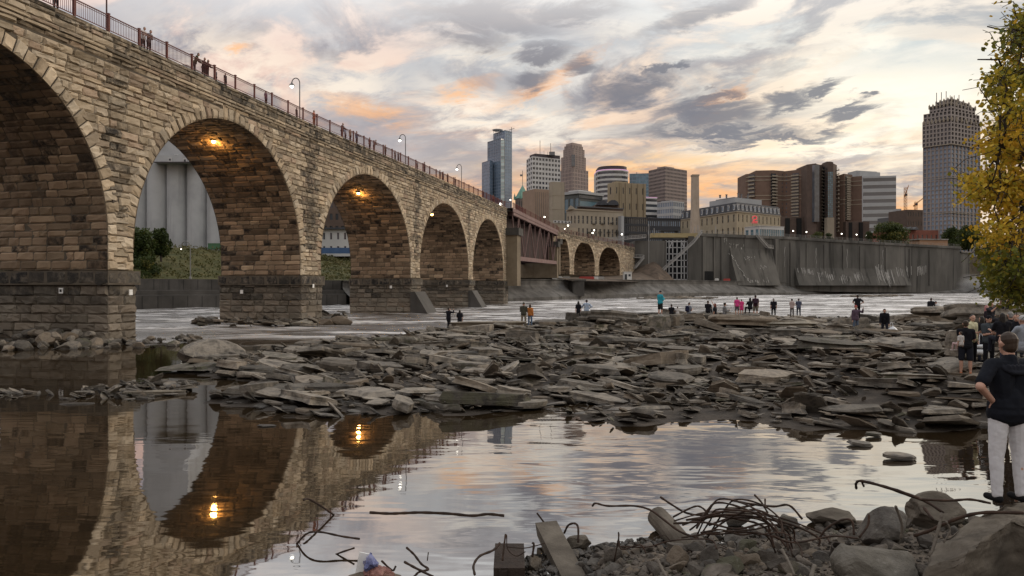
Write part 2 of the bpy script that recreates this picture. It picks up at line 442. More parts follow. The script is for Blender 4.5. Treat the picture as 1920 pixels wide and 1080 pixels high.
# arches: from, to (along the front), crown, springing
def A_(x0, x1, zc, zs=6.4): return (s_of_px(x0), s_of_px(x1), H + zc, zs)
ARCH = [(-8.0, 24.6, 17.9, 7.0), (29.6, s_of_px(202), H + 14.05, 7.2), A_(250, 563, 13.95), A_(601, 769.5, 13.45), A_(787, 878, 13.0), A_(886.5, 943.5, 12.75)]
ARCH_FAR = [(s_of_px(1045.5), s_of_px(1068), H + 14.0, 9.5), (s_of_px(1076), s_of_px(1115), H + 13.9, 10.5), (s_of_px(1123), s_of_px(1162), H + 13.6, 10.5)]
S_T0, S_T1 = s_of_px(950), s_of_px(1037)                             # the steel span between them

STONE_HUE = [(.20, .15, .10), (.36, .29, .20), (.48, .395, .285), (.42, .32, .21), (.56, .48, .365), (.28, .22, .16), (.40, .28, .20)]
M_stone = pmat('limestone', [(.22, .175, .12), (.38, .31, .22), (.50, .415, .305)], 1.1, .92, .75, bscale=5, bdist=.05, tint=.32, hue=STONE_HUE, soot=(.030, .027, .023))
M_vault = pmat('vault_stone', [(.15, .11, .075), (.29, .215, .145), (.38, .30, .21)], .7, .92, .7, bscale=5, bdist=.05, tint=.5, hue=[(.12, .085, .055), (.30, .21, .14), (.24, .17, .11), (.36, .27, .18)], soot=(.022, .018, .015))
M_mortar = pmat('mortar', [(.07, .058, .044), (.13, .11, .085)], .8, .95, .4, bscale=5)
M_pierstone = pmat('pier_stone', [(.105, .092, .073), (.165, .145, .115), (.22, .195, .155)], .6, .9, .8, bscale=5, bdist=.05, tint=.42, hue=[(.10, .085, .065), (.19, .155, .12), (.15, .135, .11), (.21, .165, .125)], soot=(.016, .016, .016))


def stones(mb, mapf, rects, hue=None, soot=0.0, relief=.09, gap=.016, fine=True, seed=0):
    """rock-faced ashlar blocks over rects (u0,u1,v0,v1); mapf(u,v,h) -> xyz"""
    q = np.asarray(rects, float).reshape(-1, 4)
    if not len(q): return
    r = np.random.default_rng(seed + 101)
    gx = np.array([0, .09, .36, .66, .91, 1]) if fine else np.array([0, .12, .5, .88, 1])
    gy = np.array([0, .16, .52, .86, 1]) if fine else np.array([0, .2, .8, 1])
    nx, ny, n = len(gx), len(gy), len(q)
    jx = np.tile(gx, (n, ny, 1)); jy = np.tile(gy[:, None], (n, 1, nx))
    inner = (jx > 0) & (jx < 1) & (jy > 0) & (jy < 1)
    jx = jx + inner * r.normal(0, .045, jx.shape); jy = jy + inner * r.normal(0, .06, jy.shape)
    u = (q[:, 0] + gap)[:, None, None] + jx * (q[:, 1] - q[:, 0] - 2 * gap)[:, None, None]
    v = (q[:, 2] + gap)[:, None, None] + jy * (q[:, 3] - q[:, 2] - 2 * gap)[:, None, None]
    face = r.uniform(.15, 1.0, n)[:, None, None] * relief
    h = np.where(inner, face + r.normal(0, relief * .33, jx.shape), -.035)
    # every block leans its own way
    h = h + inner * ((jx - .5) * r.normal(0, relief * .5, n)[:, None, None] + (jy - .5) * r.normal(-.25 * relief, relief * .5, n)[:, None, None])
    pts = mapf(u.ravel(), v.ravel(), h.ravel())
    idx = np.arange(n * nx * ny).reshape(n, ny, nx)
    fc = np.stack([idx[:, :-1, :-1], idx[:, :-1, 1:], idx[:, 1:, 1:], idx[:, 1:, :-1]], -1).reshape(-1, 4)
    per = (nx - 1) * (ny - 1)
    br = np.clip(r.normal(.5, .22, n), 0, 1); hu = r.uniform(0, 1, n) if hue is None else np.clip(r.normal(hue[0], hue[1], n), 0, 1)
    so = np.asarray(soot(q, r) if callable(soot) else np.full(n, soot), float)
    tint = np.repeat(np.stack([br, hu, np.clip(so, 0, 1)], 1), per, 0)
    mb.add(pts, fc.tolist(), 0, tint)


def runs(lo, hi, cuts):
    """what is left of lo..hi after the intervals in cuts"""
    out = [(lo, hi)]
    for a, b in cuts:
        nxt = []
        for p, q in out:
            if b <= p or a >= q: nxt.append((p, q)); continue
            if a > p: nxt.append((p, a))
            if b < q: nxt.append((b, q))
        out = nxt
    return [(p, q) for p, q in out if q - p > .12]


def course_rects(v0, v1, lo, hi, cuts, r, lmin=.8, lmax=2.0):
    out = []
    for p, q in runs(lo, hi, cuts):
        L = q - p; n = max(1, int(round(L / r.uniform((lmin + lmax) / 2 * .85, (lmin + lmax) / 2 * 1.15))))
        w = r.uniform(lmin, lmax, n); w *= L / w.sum(); e = p + np.concatenate([[0], np.cumsum(w)])
        out += [(e[i], e[i + 1], v0, v1) for i in range(n)]
    return out


def front_map(off):
    def f(u, v, h):
        p = path(u) + normal(u) * (h + off)[:, None] if np.ndim(h) else None
        return np.stack([p[:, 0], p[:, 1], v], 1)
    return f


def half(arch, z, ext=0.0):
    s0, s1, zc, zs = arch; a = (s1 - s0) / 2 + ext; b = zc - zs + ext
    if z <= zs: return a
    t = (z - zs) / b
    return a * math.sqrt(1 - t * t) if t < 1 else 0.0


def soot_front(q, r):
    """black crusts of the wall: below the parapet, in drip streaks down the spandrels"""
    um, vm = (q[:, 0] + q[:, 1]) / 2, (q[:, 2] + q[:, 3]) / 2
    top = zdeck(um) - vm
    s = np.where(top < 1.2, r.uniform(.4, 1.1, len(q)), np.where(top < 2.6, r.uniform(-.1, .65, len(q)), r.uniform(-.8, .5, len(q))))
    for sc in DRIPS: s = np.maximum(s, np.where((np.abs(um - sc) < .55 + .4 * r.uniform(0, 1, len(q))) & (vm > 7.5), r.uniform(.3, 1, len(q)), 0))
    return s
DRIPS = [77.4, 78.2, 79.0, 51.5, 107.6, 108.3, 132.8]

bridge = empty('stone_arch_bridge', (lineX(50.7), 50.7, 0))
tag(bridge, 'long limestone bridge of round arches with a red railing crossing the river', 'bridge')
BO = -Vector(bridge.location)


def bpart(mb, name, mats, parent=None, smooth=False):
    return mb.build(name, mats, parent or bridge, smooth, loc=tuple(BO) if parent is None else None)


def stations(sa, sb, arches):
    out = []
    s = sa
    for a in sorted(arches):
        s0, s1, zc, zs = a
        if s0 > s: out += [(q, ZB) for q in np.arange(s, s0, 2.0)] + [(s0, ZB)]
        th = np.linspace(0, math.pi, 49); c = (s0 + s1) / 2; w = (s1 - s0) / 2
        out += [(c - w * math.cos(t), zs + (zc - zs) * math.sin(t)) for t in th]
        out.append((s1, ZB)); s = s1
    if s < sb: out += [(q, ZB) for q in np.arange(s, sb, 2.0)] + [(sb, ZB)]
    return out


def at(s, off, z):
    p = path([s])[0] + normal([s])[0] * off; return (p[0], p[1], z)


def wall_run(sa, sb, arches, zbase=ZB, fine_to=125.0, seed=1):
    r = np.random.default_rng(seed)
    back = MB(); st = stations(sa, sb, arches)
    for (s0, z0), (s1, z1) in zip(st, st[1:]):
        if s1 - s0 < 1e-6: continue
        for off, flip in ((-.045, 0), (-BW, 1)):
            q = [at(s0, off, max(z0, zbase)), at(s1, off, max(z1, zbase)), at(s1, off, zdeck(s1) - .1), at(s0, off, zdeck(s0) - .1)]
            back.quad(*(q[::-1] if flip else q))
    for s in (sa, sb): back.quad(at(s, -.045, zbase), at(s, -BW, zbase), at(s, -BW, zdeck(s) - .1), at(s, -.045, zdeck(s) - .1))
    wall = bpart(back, 'spandrel_wall', M_mortar)
    # coursed ashlar facing
    A, B = [], []
    z = zbase; ztop = float(zdeck((sa + sb) / 2))
    while z < ztop - 1.9:
        hgt = float(r.choice([.34, .4, .46, .5, .56])); hgt = min(hgt, ztop - 1.85 - z)
        if hgt < .2: break
        zm = z + hgt / 2
        cuts = []
        for a in arches:
            hw = half(a, zm, .55 if zm > a[3] else .45)
            if hw > 0: c = (a[0] + a[1]) / 2; cuts.append((c - hw, c + hw))
        for q in course_rects(z, z + hgt, sa, sb, cuts, r, .6, 1.7): (A if q[1] < fine_to else B).append(q)
        z += hgt
    # upper courses follow the deck: rects are given relative to it, then lifted
    def facing(rs, fine, name, off=0.0, rel=.09, deck=False, soot=soot_front, sd=0, par=None, shear=False):
        if not rs: return
        mb = MB()
        f0 = front_map(off)
        f = (lambda u, v, h: f0(u, v + (zdeck(u) - ztop) * (1.0 if deck else np.clip((v - 8.0) / (ztop - 10.0), 0, 1)), h))
        stones(mb, f, rs, fine=fine, soot=soot, relief=rel, seed=seed + sd)
        return bpart(mb, name, M_stone)
    facing(A, True, 'ashlar_facing'); facing(B, False, 'ashlar_facing', sd=3, rel=.07)
    mk = lambda z0, z1, lm, lx: course_rects(ztop - z0, ztop - z1, sa, sb, [], r, lm, lx)
    facing(mk(1.9, 1.38, .9, 1.9), True, 'ashlar_facing', .0, deck=True, sd=5)
    # string courses and parapet: solid ledges faced with blocks
    for (t0, t1, off, nm, rel) in ((1.62, 1.36, .14, 'string_course', .04), (1.36, 1.10, .20, 'string_course', .04), (1.10, 0.0, .12, 'parapet', .07)):
        mb = MB(); ss = np.arange(sa, sb + 2, 2.0).clip(sa, sb)
        for s0, s1 in zip(ss, ss[1:]):
            if s1 - s0 < 1e-6: continue
            za0, za1, zb0, zb1 = zdeck(s0) - t0, zdeck(s0) - t1, zdeck(s1) - t0, zdeck(s1) - t1
            e = off - .045
            mb.quad(at(s0, e, za0), at(s1, e, zb0), at(s1, e, zb1), at(s0, e, za1), 1)
            mb.quad(at(s0, -.4, za0), at(s1, -.4, zb0), at(s1, e, zb0), at(s0, e, za0), 1)
            mb.quad(at(s0, e, za1), at(s1, e, zb1), at(s1, -.5, zb1), at(s0, -.5, za1), 1)
        f0 = front_map(off); f = lambda u, v, h: f0(u, v + zdeck(u) - ztop, h)
        if nm == 'parapet':
            rr = mk(1.10, .62, .9, 1.9) + mk(.62, .30, .8, 1.7) + mk(.30, 0, 1.2, 2.2)
        else: rr = mk(t0, t1, 1.2, 2.6)
        stones(mb, f, rr, fine=True, soot=soot_front, relief=rel, seed=seed + int(t0 * 100))
        bpart(mb, nm, [M_stone, M_mortar])
    # rings of voussoirs and the vaults
    for k, a in enumerate(arches):
        s0, s1, zc, zs = a; c = (s0 + s1) / 2; w = (s1 - s0) / 2; b = zc - zs
        far = s0 > fine_to
        mb = MB(); L = math.pi * (w + b) / 2; n = int(L / (.72 if not far else .9))
        def ringmap(u, v, h):
            th = u; s = c - (w + v) * np.cos(th); zz = zs + (b + v) * np.sin(th)
            p = path(s) + normal(s) * (h + .03)[:, None]; return np.stack([p[:, 0], p[:, 1], zz], 1)
        th = np.linspace(0, math.pi, n + 1)
        rr = [(th[i], th[i + 1], 0.0, float(r.choice([.85, 1.0, 1.15]))) for i in range(n)]
        stones(mb, ringmap, [(q[0], q[1], q[2], q[3]) for q in rr], hue=(.55, .2), soot=lambda q, rg: rg.uniform(-.6, .4, len(q)), relief=.07, gap=.0012 if False else .004, fine=not far, seed=seed + 40 + k)
        # quoins of the jambs
        zq = zbase; jr = []
        while zq < zs - .05:
            hq = min(.62, zs - zq); d = float(r.choice([.55, .85]))
            jr += [(s0 - d, s0, zq, zq + hq), (s1, s1 + d, zq, zq + hq)]; zq += hq
        if jr: stones(mb, front_map(.03), jr, hue=(.6, .2), soot=lambda q, rg: rg.uniform(-.6, .3, len(q)), relief=.07, seed=seed + 60 + k)
        # the soffit edge of the ring
        for i in range(48):
            t0, t1 = math.pi * i / 48, math.pi * (i + 1) / 48
            g_ = lambda t, off: at(c - w * math.cos(t), off, zs + b * math.sin(t))
            mb.quad(g_(t0, -.06), g_(t1, -.06), g_(t1, .05), g_(t0, .05))
        bpart(mb, 'arch_ring', M_stone)
        # vault: the curve from jamb to jamb, arc length v
        pts = [(s0, zbase)] + [(c - w * math.cos(t), zs + b * math.sin(t)) for t in np.linspace(0, math.pi, 61)] + [(s1, zbase)]
        pts = np.array(pts); seg = np.hypot(*np.diff(pts, axis=0).T); v_ = np.concatenate([[0], np.cumsum(seg)])
        mid = np.array([c, zs * .6 + zbase * .4])
        def vmap(u, v, h):
            s = np.interp(v, v_, pts[:, 0]); zz = np.interp(v, v_, pts[:, 1])
            ds = np.interp(v + .3, v_, pts[:, 0]) - np.interp(v - .3, v_, pts[:, 0]); dz = np.interp(v + .3, v_, pts[:, 1]) - np.interp(v - .3, v_, pts[:, 1])
            L_ = np.hypot(ds, dz) + 1e-9; nx, nz = dz / L_, -ds / L_
            s = s + nx * h; zz = zz + nz * h
            p = path(s) - normal(s) * u[:, None]; return np.stack([p[:, 0], p[:, 1], zz], 1)
        mb = MB(); TT = v_[-1]
        vv = np.concatenate([[0], v_[1:-1], [TT]])
        for v0, v1 in zip(vv, vv[1:]):
            g4 = vmap(np.array([0, 0, BW, BW]), np.array([v0, v1, v1, v0]), np.full(4, -.03)); mb.quad(*g4, 1)
        rr = []; z = 0.0
        while z < TT - .05:
            hq = min(float(r.choice([.42, .52, .6])), TT - z)
            rr += course_rects(z, z + hq, 0.0, BW, [], r, .7, 1.9); z += hq
        rr = [(u0, u1, v0, v1) for u0, u1, v0, v1 in rr]
        def soot_v(q, rg):
            hgt = np.interp((q[:, 2] + q[:, 3]) / 2, v_, pts[:, 1])
            s = rg.uniform(-.9, .55, len(q)) + np.clip((hgt - 9.0) / 9, 0, .45)
            return np.where(rg.uniform(0, 1, len(q)) < .12, 1.0, s)
        stones(mb, vmap, rr, fine=False, soot=soot_v, relief=.06, gap=.012, seed=seed + 80 + k)
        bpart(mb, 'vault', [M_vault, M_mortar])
    return wall


wall_run(-10.0, S_T0, ARCH, seed=1)
wall_run(S_T1, SP[-1] - 3, ARCH_FAR, zbase=7.2, fine_to=0.0, seed=2)
d = MB()
for s0, s1 in zip(np.arange(-10, 318, 2.0), np.arange(-8, 320, 2.0)):
    d.quad(at(s0, .1, zdeck(s0) - .02), at(s1, .1, zdeck(s1) - .02), at(s1, -BW, zdeck(s1) - .02), at(s0, -BW, zdeck(s0) - .02))
bpart(d, 'deck', M_paleconc)

# piers under the springing: belt of black blocks, battered shaft, footing
def pier(sa, sb, seed, fin=False, zlow=-1.0):
    r = np.random.default_rng(seed)
    e = .12                                                           # the shaft stands proud of the wall above
    root = MB()
    def solid(mb, s0, s1, off, back, z0, z1, mi=1):
        a = [at(s0, off, z0), at(s1, off, z0), at(s1, -back, z0), at(s0, -back, z0)]; b = [(p[0], p[1], z1) for p in a]
        for i in range(4): mb.quad(a[i], a[(i + 1) % 4], b[(i + 1) % 4], b[i], mi)
        mb.quad(*b, mi)
    solid(root, sa - e + .05, sb + e - .05, e - .05, BW + e - .05, zlow, ZB - .95)
    solid(root, sa - e - .2, sb + e + .2, e + .2 - .0, BW + e, ZB - .99, ZB - .03)
    z = zlow; rows = []
    while z < ZB - 1.0:
        hq = min(float(r.choice([.55, .62, .7])), ZB - .98 - z)
        if hq < .15: break
        rows.append((z, z + hq)); z += hq
    def faces(mb, z0, z1, o_, soot, rel, lm, lx, hue=None):
        up = MB
        n1 = course_rects(z0, z1, sa - e - o_, sb + e + o_, [], r, lm, lx)
        stones(mb, front_map(e + o_), n1, soot=soot, relief=rel, seed=int(r.integers(1e6)), hue=hue)
        def side(sx, sign):
            def f(u, v, h):
                s = np.full_like(u, sx) + sign * h; p = path(s) - normal(s) * u[:, None]; return np.stack([p[:, 0], p[:, 1], v], 1)
            return f
        for sx, sg in ((sa - e - o_, -1), (sb + e + o_, 1)):
            stones(mb, side(sx, sg), course_rects(z0, z1, -e - o_, BW + e, [], r, lm, lx), soot=soot, relief=rel, seed=int(r.integers(1e6)), hue=hue)
    for i, (z0, z1) in enumerate(rows):
        wet = .85 if z0 > 2.1 else .25
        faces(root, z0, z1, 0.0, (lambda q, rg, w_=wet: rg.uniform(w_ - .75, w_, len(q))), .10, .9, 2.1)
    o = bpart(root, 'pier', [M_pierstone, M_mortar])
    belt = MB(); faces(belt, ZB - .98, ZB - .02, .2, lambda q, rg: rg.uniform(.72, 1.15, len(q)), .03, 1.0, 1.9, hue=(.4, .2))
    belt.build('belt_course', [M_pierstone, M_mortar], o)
    if fin:                                                           # concrete cutwater added on the near side
        f = MB(); L = 3.1
        for s0, s1 in ((sa - e - .3, sb + e + .3),):
            a, b = at(s0, e, -1), at(s1, e, -1); c1, c2 = at(s0 + .2, e + L, -1), at(s1 - .2, e + L, -1)
            ta, tb = at(s0, e, 3.0), at(s1, e, 3.0); t1, t2 = at(s0 + .2, e + .6, 3.0), at(s1 - .2, e + .6, 3.0)
            f.quad(a, c1, t1, ta); f.quad(c1, c2, t2, t1); f.quad(c2, b, tb, t2); f.quad(ta, t1, t2, tb)
        f.build('cutwater', M_wetconc, o)
    return o

allA = sorted(ARCH)
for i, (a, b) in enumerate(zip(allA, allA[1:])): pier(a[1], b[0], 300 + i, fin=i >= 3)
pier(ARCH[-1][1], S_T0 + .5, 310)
# tall tan piers that carry the steel span
def truss_pier(sa, sb, off, zt, zb):
    mb = MB(); r = np.random.default_rng(int(sa))
    a = [at(sa, off, zb), at(sb, off, zb), at(sb, -BW, zb), at(sa, -BW, zb)]; b = [(p[0], p[1], zt) for p in a]
    for i in range(4): mb.quad(a[i], a[(i + 1) % 4], b[(i + 1) % 4], b[i], 0)
    mb.quad(*b, 0)
    cap = MB(); ce = .45
    a = [at(sa - ce, off + ce, zt), at(sb + ce, off + ce, zt), at(sb + ce, -BW, zt), at(sa - ce, -BW, zt)]; b = [(p[0], p[1], zt + 1.5) for p in a]
    for i in range(4): cap.quad(a[i], a[(i + 1) % 4], b[(i + 1) % 4], b[i])
    cap.quad(*b); cap.quad(*a[::-1])
    o = bpart(mb, 'span_pier', pmat('tan_pier', [(.12, .095, .068), (.18, .145, .10), (.22, .18, .13)], .35, .9, .35, bscale=3, streak=((.10, .075, .05), .8, .6)))
    cap.build('pier_cap', M_wetconc, o)
truss_pier(S_T0 - .6, S_T0 + 2.6, 2.4, 14.4, 3.8)
truss_pier(S_T1 - 1.4, S_T1 + .4, 1.4, 14.6, 6.0)
truss_pier(S_T1 + 3.0, S_T1 + 4.2, .8, 15.6, 7.0)

# steel deck truss
M_truss = pmat('truss_steel', [(.15, .092, .086), (.21, .138, .13)], .5, .65, .15, bscale=6, streak=((.16, .08, .06), 1.2, .5))
M_trussdark = pmat('truss_shadow_steel', [(.020, .008, .008), (.034, .014, .013)], .5, .7, .1)  # darker copy of the truss steel: shade inside the span put into the colour
tr = MB(); inner = MB()
n = 9; ta, tb = S_T0 + 1.2, S_T1 + .6
zt = lambda s: float(zdeck(s)) - 1.1
zl = lambda s: 9.75 + .5 * (s - ta) / (tb - ta)
for off, mb in ((.9, tr), (-BW + .8, inner)):
    X = np.linspace(ta, tb, n + 1)
    mb.bar(at(ta, off, zt(ta)), at(tb, off, zt(tb)), .6, .6); mb.bar(at(ta + 3.5, off, zl(ta)), at(tb - .2, off, zl(tb)), .7, .9)
    for i in range(n + 1):
        lo = max(X[i], ta + 3.5)
        mb.bar(at(X[i], off, zt(X[i])), at(lo, off, zl(X[i])), .17, .2)
        if i < n:
            up = i % 2 == 0
            p, q = (X[i], X[i + 1])
            if up: mb.bar(at(max(p, ta + 3.5), off, zl(p)), at(q, off, zt(q)), .2, .22)
            else: mb.bar(at(p, off, zt(p)), at(q, off, zl(q)), .2, .22)
to = bpart(tr, 'truss', M_truss)
inner.build('far_truss', M_trussdark, to)
lat = MB()
for i in range(n + 1):
    s = X[i]; lat.bar(at(s, .9, zl(s)), at(s, -BW + .8, zl(s)), .4); lat.bar(at(s, .9, zt(s)), at(s, -BW + .8, zt(s)), .5, 1.0)
    lat.bar(at(s, -1.4, zl(s)), at(s, -BW + 1, zt(s)), .3); lat.bar(at(s, -1.4, zt(s)), at(s, -BW + 1, zl(s)), .3)
for s0, s1 in zip(X, X[1:]):                                          # added dark sheet standing in for the shade inside the open lattice
    lat.quad(at(s0, -1.2, zl(s0) + .4), at(s1, -1.2, zl(s1) + .4), at(s1, -1.2, zt(s1)), at(s0, -1.2, zt(s0)))
lat.build('cross_bracing', M_trussdark, to)
fasc = MB()
for s0, s1 in zip(np.linspace(ta - 1, tb, 14), np.linspace(ta - 1, tb, 14)[1:]):
    fasc.quad(at(s0, 1.3, zdeck(s0) - .75), at(s1, 1.3, zdeck(s1) - .75), at(s1, 1.3, zdeck(s1)), at(s0, 1.3, zdeck(s0)))
    fasc.quad(at(s0, 1.3, zdeck(s0)), at(s1, 1.3, zdeck(s1)), at(s1, 0, zdeck(s1)), at(s0, 0, zdeck(s0)))
    fasc.quad(at(s0, 0, zdeck(s0) - .75), at(s1, 0, zdeck(s1) - .75), at(s1, 1.3, zdeck(s1) - .75), at(s0, 1.3, zdeck(s0) - .75))
fasc.build('edge_girder', M_truss, to)

# railing: dark red posts, rails and pickets
M_rail = pmat('railing_red', [(.095, .026, .022), (.14, .042, .034)], 2.0, .6, 0, tint=.1)
def rail_off(s): return 1.15 if S_T0 + 1 < s < S_T1 + .5 else -.05
rl = MB()
PITCH = 2.83
s = 20.0; POSTS = []
while s < 318: POSTS.append(s); s += PITCH if s < 170 else PITCH * 2
for s0, s1 in zip(POSTS, POSTS[1:]):
    o0, o1 = rail_off(s0), rail_off(s1); z0, z1 = float(zdeck(s0)), float(zdeck(s1))
    rl.bar(at(s0, o0, z0 + 1.14), at(s1, o1, z1 + 1.14), .07, .06); rl.bar(at(s0, o0, z0 + .16), at(s1, o1, z1 + .16), .05, .05)
    if s0 < 150:
        rl.bar(at(s0, o0, z0 + 1.0), at(s1, o1, z1 + 1.0), .04, .03)
    n_ = 19 if s0 < 120 else (14 if s0 < 170 else 12)
    for k in range(1, n_):
        f = k / n_; ss = s0 + f * (s1 - s0); oo = o0 + f * (o1 - o0); zz = z0 + f * (z1 - z0)
        rl.bar(at(ss, oo, zz + .16), at(ss, oo, zz + 1.12), .022 if s0 < 120 else .03)
rail = bpart(rl, 'railing', M_rail)
pm = MB().box((0, 0, .6), (.13, .13, 1.24)).box((0, 0, 1.25), (.17, .17, .06)).mesh('railing_post', M_rail)
ang = math.atan2(normal([40])[0][1], normal([40])[0][0])
for s in POSTS[:80]:
    if s > 38: link_mesh('railing_post', pm, rail, at(s, rail_off(s), float(zdeck(s))), (0, 0, ang))
# ------------------------------------------------------------------ far banks and river walls
def wallpts(lst): return [Vector(((px - CX) / F * Y, Y, 0)) for px, Y in lst]
GW = [(-700, 90), (250, 122), (640, 150), (1000, 197), (1090, 225), (1300, 280), (1540, 350), (1960, 415)]
GZ = [5.0, 5.0, 4.9, 5.6, 5.8, 6.0, 5.2, 5.0]
gp = wallpts(GW)


def offset(pts, d):
    out = []
    for i, p in enumerate(pts):
        a = pts[max(i - 1, 0)]; b = pts[min(i + 1, len(pts) - 1)]; t = (b - a).normalized()
        out.append(p + Vector((t.y, -t.x, 0)) * d)                   # positive: towards the camera
    return out


def extrude_profile(mb, pts, prof, zs=None, mi=0, step=4.0):
    """sweep a profile of (towards the camera, height) along pts; zs: top level at each point (profile heights are below it)"""
    d = [0]
    for a, b in zip(pts, pts[1:]): d.append(d[-1] + (b - a).length)
    t = np.arange(0, d[-1], step).tolist() + [d[-1]]
    zs = zs or [0] * len(pts)
    X = np.interp(t, d, [p.x for p in pts]); Y = np.interp(t, d, [p.y for p in pts]); Z = np.interp(t, d, zs)
    Q = [Vector((x, y, 0)) for x, y in zip(X, Y)]
    rows = [offset(Q, o) for o, _ in prof]
    for i in range(len(Q) - 1):
        for j in range(len(prof) - 1):
            a, b = rows[j][i], rows[j][i + 1]; c, e = rows[j + 1][i + 1], rows[j + 1][i]
            mb.quad((a.x, a.y, Z[i] + prof[j][1]), (b.x, b.y, Z[i + 1] + prof[j][1]), (c.x, c.y, Z[i + 1] + prof[j + 1][1]), (e.x, e.y, Z[i] + prof[j + 1][1]), mi)
    return Q, Z

# low guide wall along the far side of the channel: upper tier set back behind a ledge
w = MB()
extrude_profile(w, gp[:3], [(1.8, -7), (1.8, -2.75), (1.1, -2.7), (1.1, -1.95), (0, -1.9), (0, 0), (-1.2, 0), (-1.2, -7)], GZ[:3])
o = w.build('river_wall', M_wetconc); tag(o, 'stepped dark concrete river wall below the grassy bank, seen through the arches', 'wall')
jm = MB()
for f in np.arange(.02, 1, .062):
    L = (gp[2] - gp[1]).length; p = gp[1].lerp(gp[2], f) if f < 1 else gp[2]
    t = (gp[2] - gp[1]).normalized(); nn = Vector((t.y, -t.x, 0)); a = p + nn * .015; b = p + nn * 1.815
    z = 4.95
    jm.bar((a.x, a.y, z - 1.8), (a.x, a.y, z - .05), .05); jm.bar((b.x, b.y, -.5), (b.x, b.y, z - 2.85), .05)
jm.build('joint_strip', plain('joint_dark', (.02, .02, .019), .9), o)
w = MB()
extrude_profile(w, gp[2:], [(5.0, -7), (5.0, -4.7), (4.3, -4.2), (3.9, -4.0), (1.0, -2.2), (.4, -1.5), (.4, -.25), (.7, -.2), (.7, 0), (-2, 0), (-2, -7)], GZ[2:])
o = w.build('lock_wall', pmat('lock_concrete', [(.050, .048, .044), (.095, .09, .084), (.155, .15, .14)], .22, .85, .3, streak=((.03, .029, .027), .5, .75), stretch=(1, 1, 1.6)))
tag(o, 'long low curved concrete wall with a dark rim running along the far edge of the river', 'wall')
# mooring block and debris on that wall
bk = MB(); c = P(1081, 545, 212); bk.box((c.x, c.y, 3.0), (3.6, 3, 4.4), .3).box((c.x, c.y, 5.4), (4.4, 3.6, .5), .3)
bk.build('mooring_block', M_wetconc, o)
clut = [(1045, 519.5, 212, 'white', 3.0), (1062, 519, 214, 'stack', 2.2), (1100, 520.5, 222, 'red', 4.6), (1117, 520, 225, 'white', 1.6), (1127, 519, 226, 'stack', 2.0), (1340, 522, 292, 'white', 3.2), (1362, 522, 296, 'red', 3.0)]
for px, py, Y, k, L in clut:
    c = P(px, py, Y + 5); zz = float(np.interp(px, [1000, 1300, 1540], [5.6, 6.0, 5.3]))
    mb = MB().box((0, 0, .45), (L, .6, .7)).box((-L * .35, 0, .05), (.3, 1.0, .1)).box((L * .35, 0, .05), (.3, 1.0, .1)).box((0, 0, .86), (L * .9, .25, .14))
    o = mb.build('barrier', plain({'white': 'white_paint', 'red': 'red_plastic', 'stack': 'grey_board'}[k], {'white': (.55, .55, .53), 'red': (.35, .06, .05), 'stack': (.3, .29, .27)}[k], .7), loc=(c.x, c.y, zz))
    lab = {(1045): 'white barrier nearest the steel span on the lock wall', 1062: 'grey stacked barrier on the lock wall between white and red ones', 1100: 'long red barrier on the lock wall below the far arches',
           1117: 'short white barrier just right of the long red one', 1127: 'grey stacked barrier right of the short white one', 1340: 'white barrier at the foot of the stained dam wall', 1362: 'short red barrier at the foot of the stained dam wall'}[px]
    tag(o, lab, 'barrier', 'barriers on the lock wall')

# grassy bank and the terraces on both sides (structure)
hill = MB()
back0 = offset(gp[:3], -1.2)
lv = [(-1.2, 5.0), (-8, 5.4), (-22, 9.0), (-34, 12.2), (-60, 12.6), (-400, 13)]
P3 = [Vector((-500, 60, 0)), *gp[:3], Vector((-22, 176, 0)), Vector((-16, 230, 0))]
d_ = [0]
for a, b in zip(P3, P3[1:]): d_.append(d_[-1] + (b - a).length)
ts = np.linspace(0, d_[-1], 150); HX = np.interp(ts, d_, [p.x for p in P3]); HY = np.interp(ts, d_, [p.y for p in P3]); Q = [Vector((x, y, 0)) for x, y in zip(HX, HY)]
offs = np.concatenate([np.arange(-1.2, -36, -1.6), [-45, -60, -90, -150]])
rows = []
for k, od in enumerate(offs):
    zb = np.interp(-od, [1.2, 8, 22, 34, 60, 150], [4.95, 5.3, 9.3, 12.0, 12.4, 12.8])
    rows.append([(p.x, p.y, zb + (noise.noise(Vector((p.x * .2, p.y * .2, 0))) * .7 + noise.noise(Vector((p.x * .6, p.y * .6, 3))) * .3 if 3 < -od < 40 else 0)) for p in offset(Q, od)])
BANK = rows; V = [p for r_ in rows for p in r_]; nq = len(Q)
hill.add(V, [(i * nq + k, i * nq + k + 1, (i + 1) * nq + k + 1, (i + 1) * nq + k) for i in range(len(offs) - 1) for k in range(nq - 1)])
hill.build('grassy_bank', M_turf)['kind'] = 'structure'

plat = MB()
foot = [(-14, 236), (0, 236), (18, 256), (30, 288), (40, 306), (70, 310), (150, 350), (232, 400), (330, 440), (3500, 1500), (4500, 7000), (-4500, 7000), (-2500, 900), (-90, 300), (-40, 240)]
plat.prism(foot, -1.3, 20.0)
plat.build('city_plateau', M_earth)['kind'] = 'structure'
emb = MB()                                                            # earth slope under the far arches
a0 = P(1040, 521, 226); E = [(12, 217, 6.0), (26, 236, 6.0), (38, 262, 6.6), (50, 284, 8.5), (56, 292, 14.5)]
for (x0, y0, z0), (x1, y1, z1) in zip(E, E[1:]):
    emb.quad((x0 + 5, y0 - 9, 5.2), (x1 + 7, y1 - 9, 5.2), (x1, y1 + 3, z1 + .5), (x0, y0 + 3, z0 + .5)); emb.quad((x0, y0 + 3, z0 + .5), (x1, y1 + 3, z1 + .5), (x1 - 14, y1 + 16, z1 + .5), (x0 - 14, y0 + 16, z0 + .5))
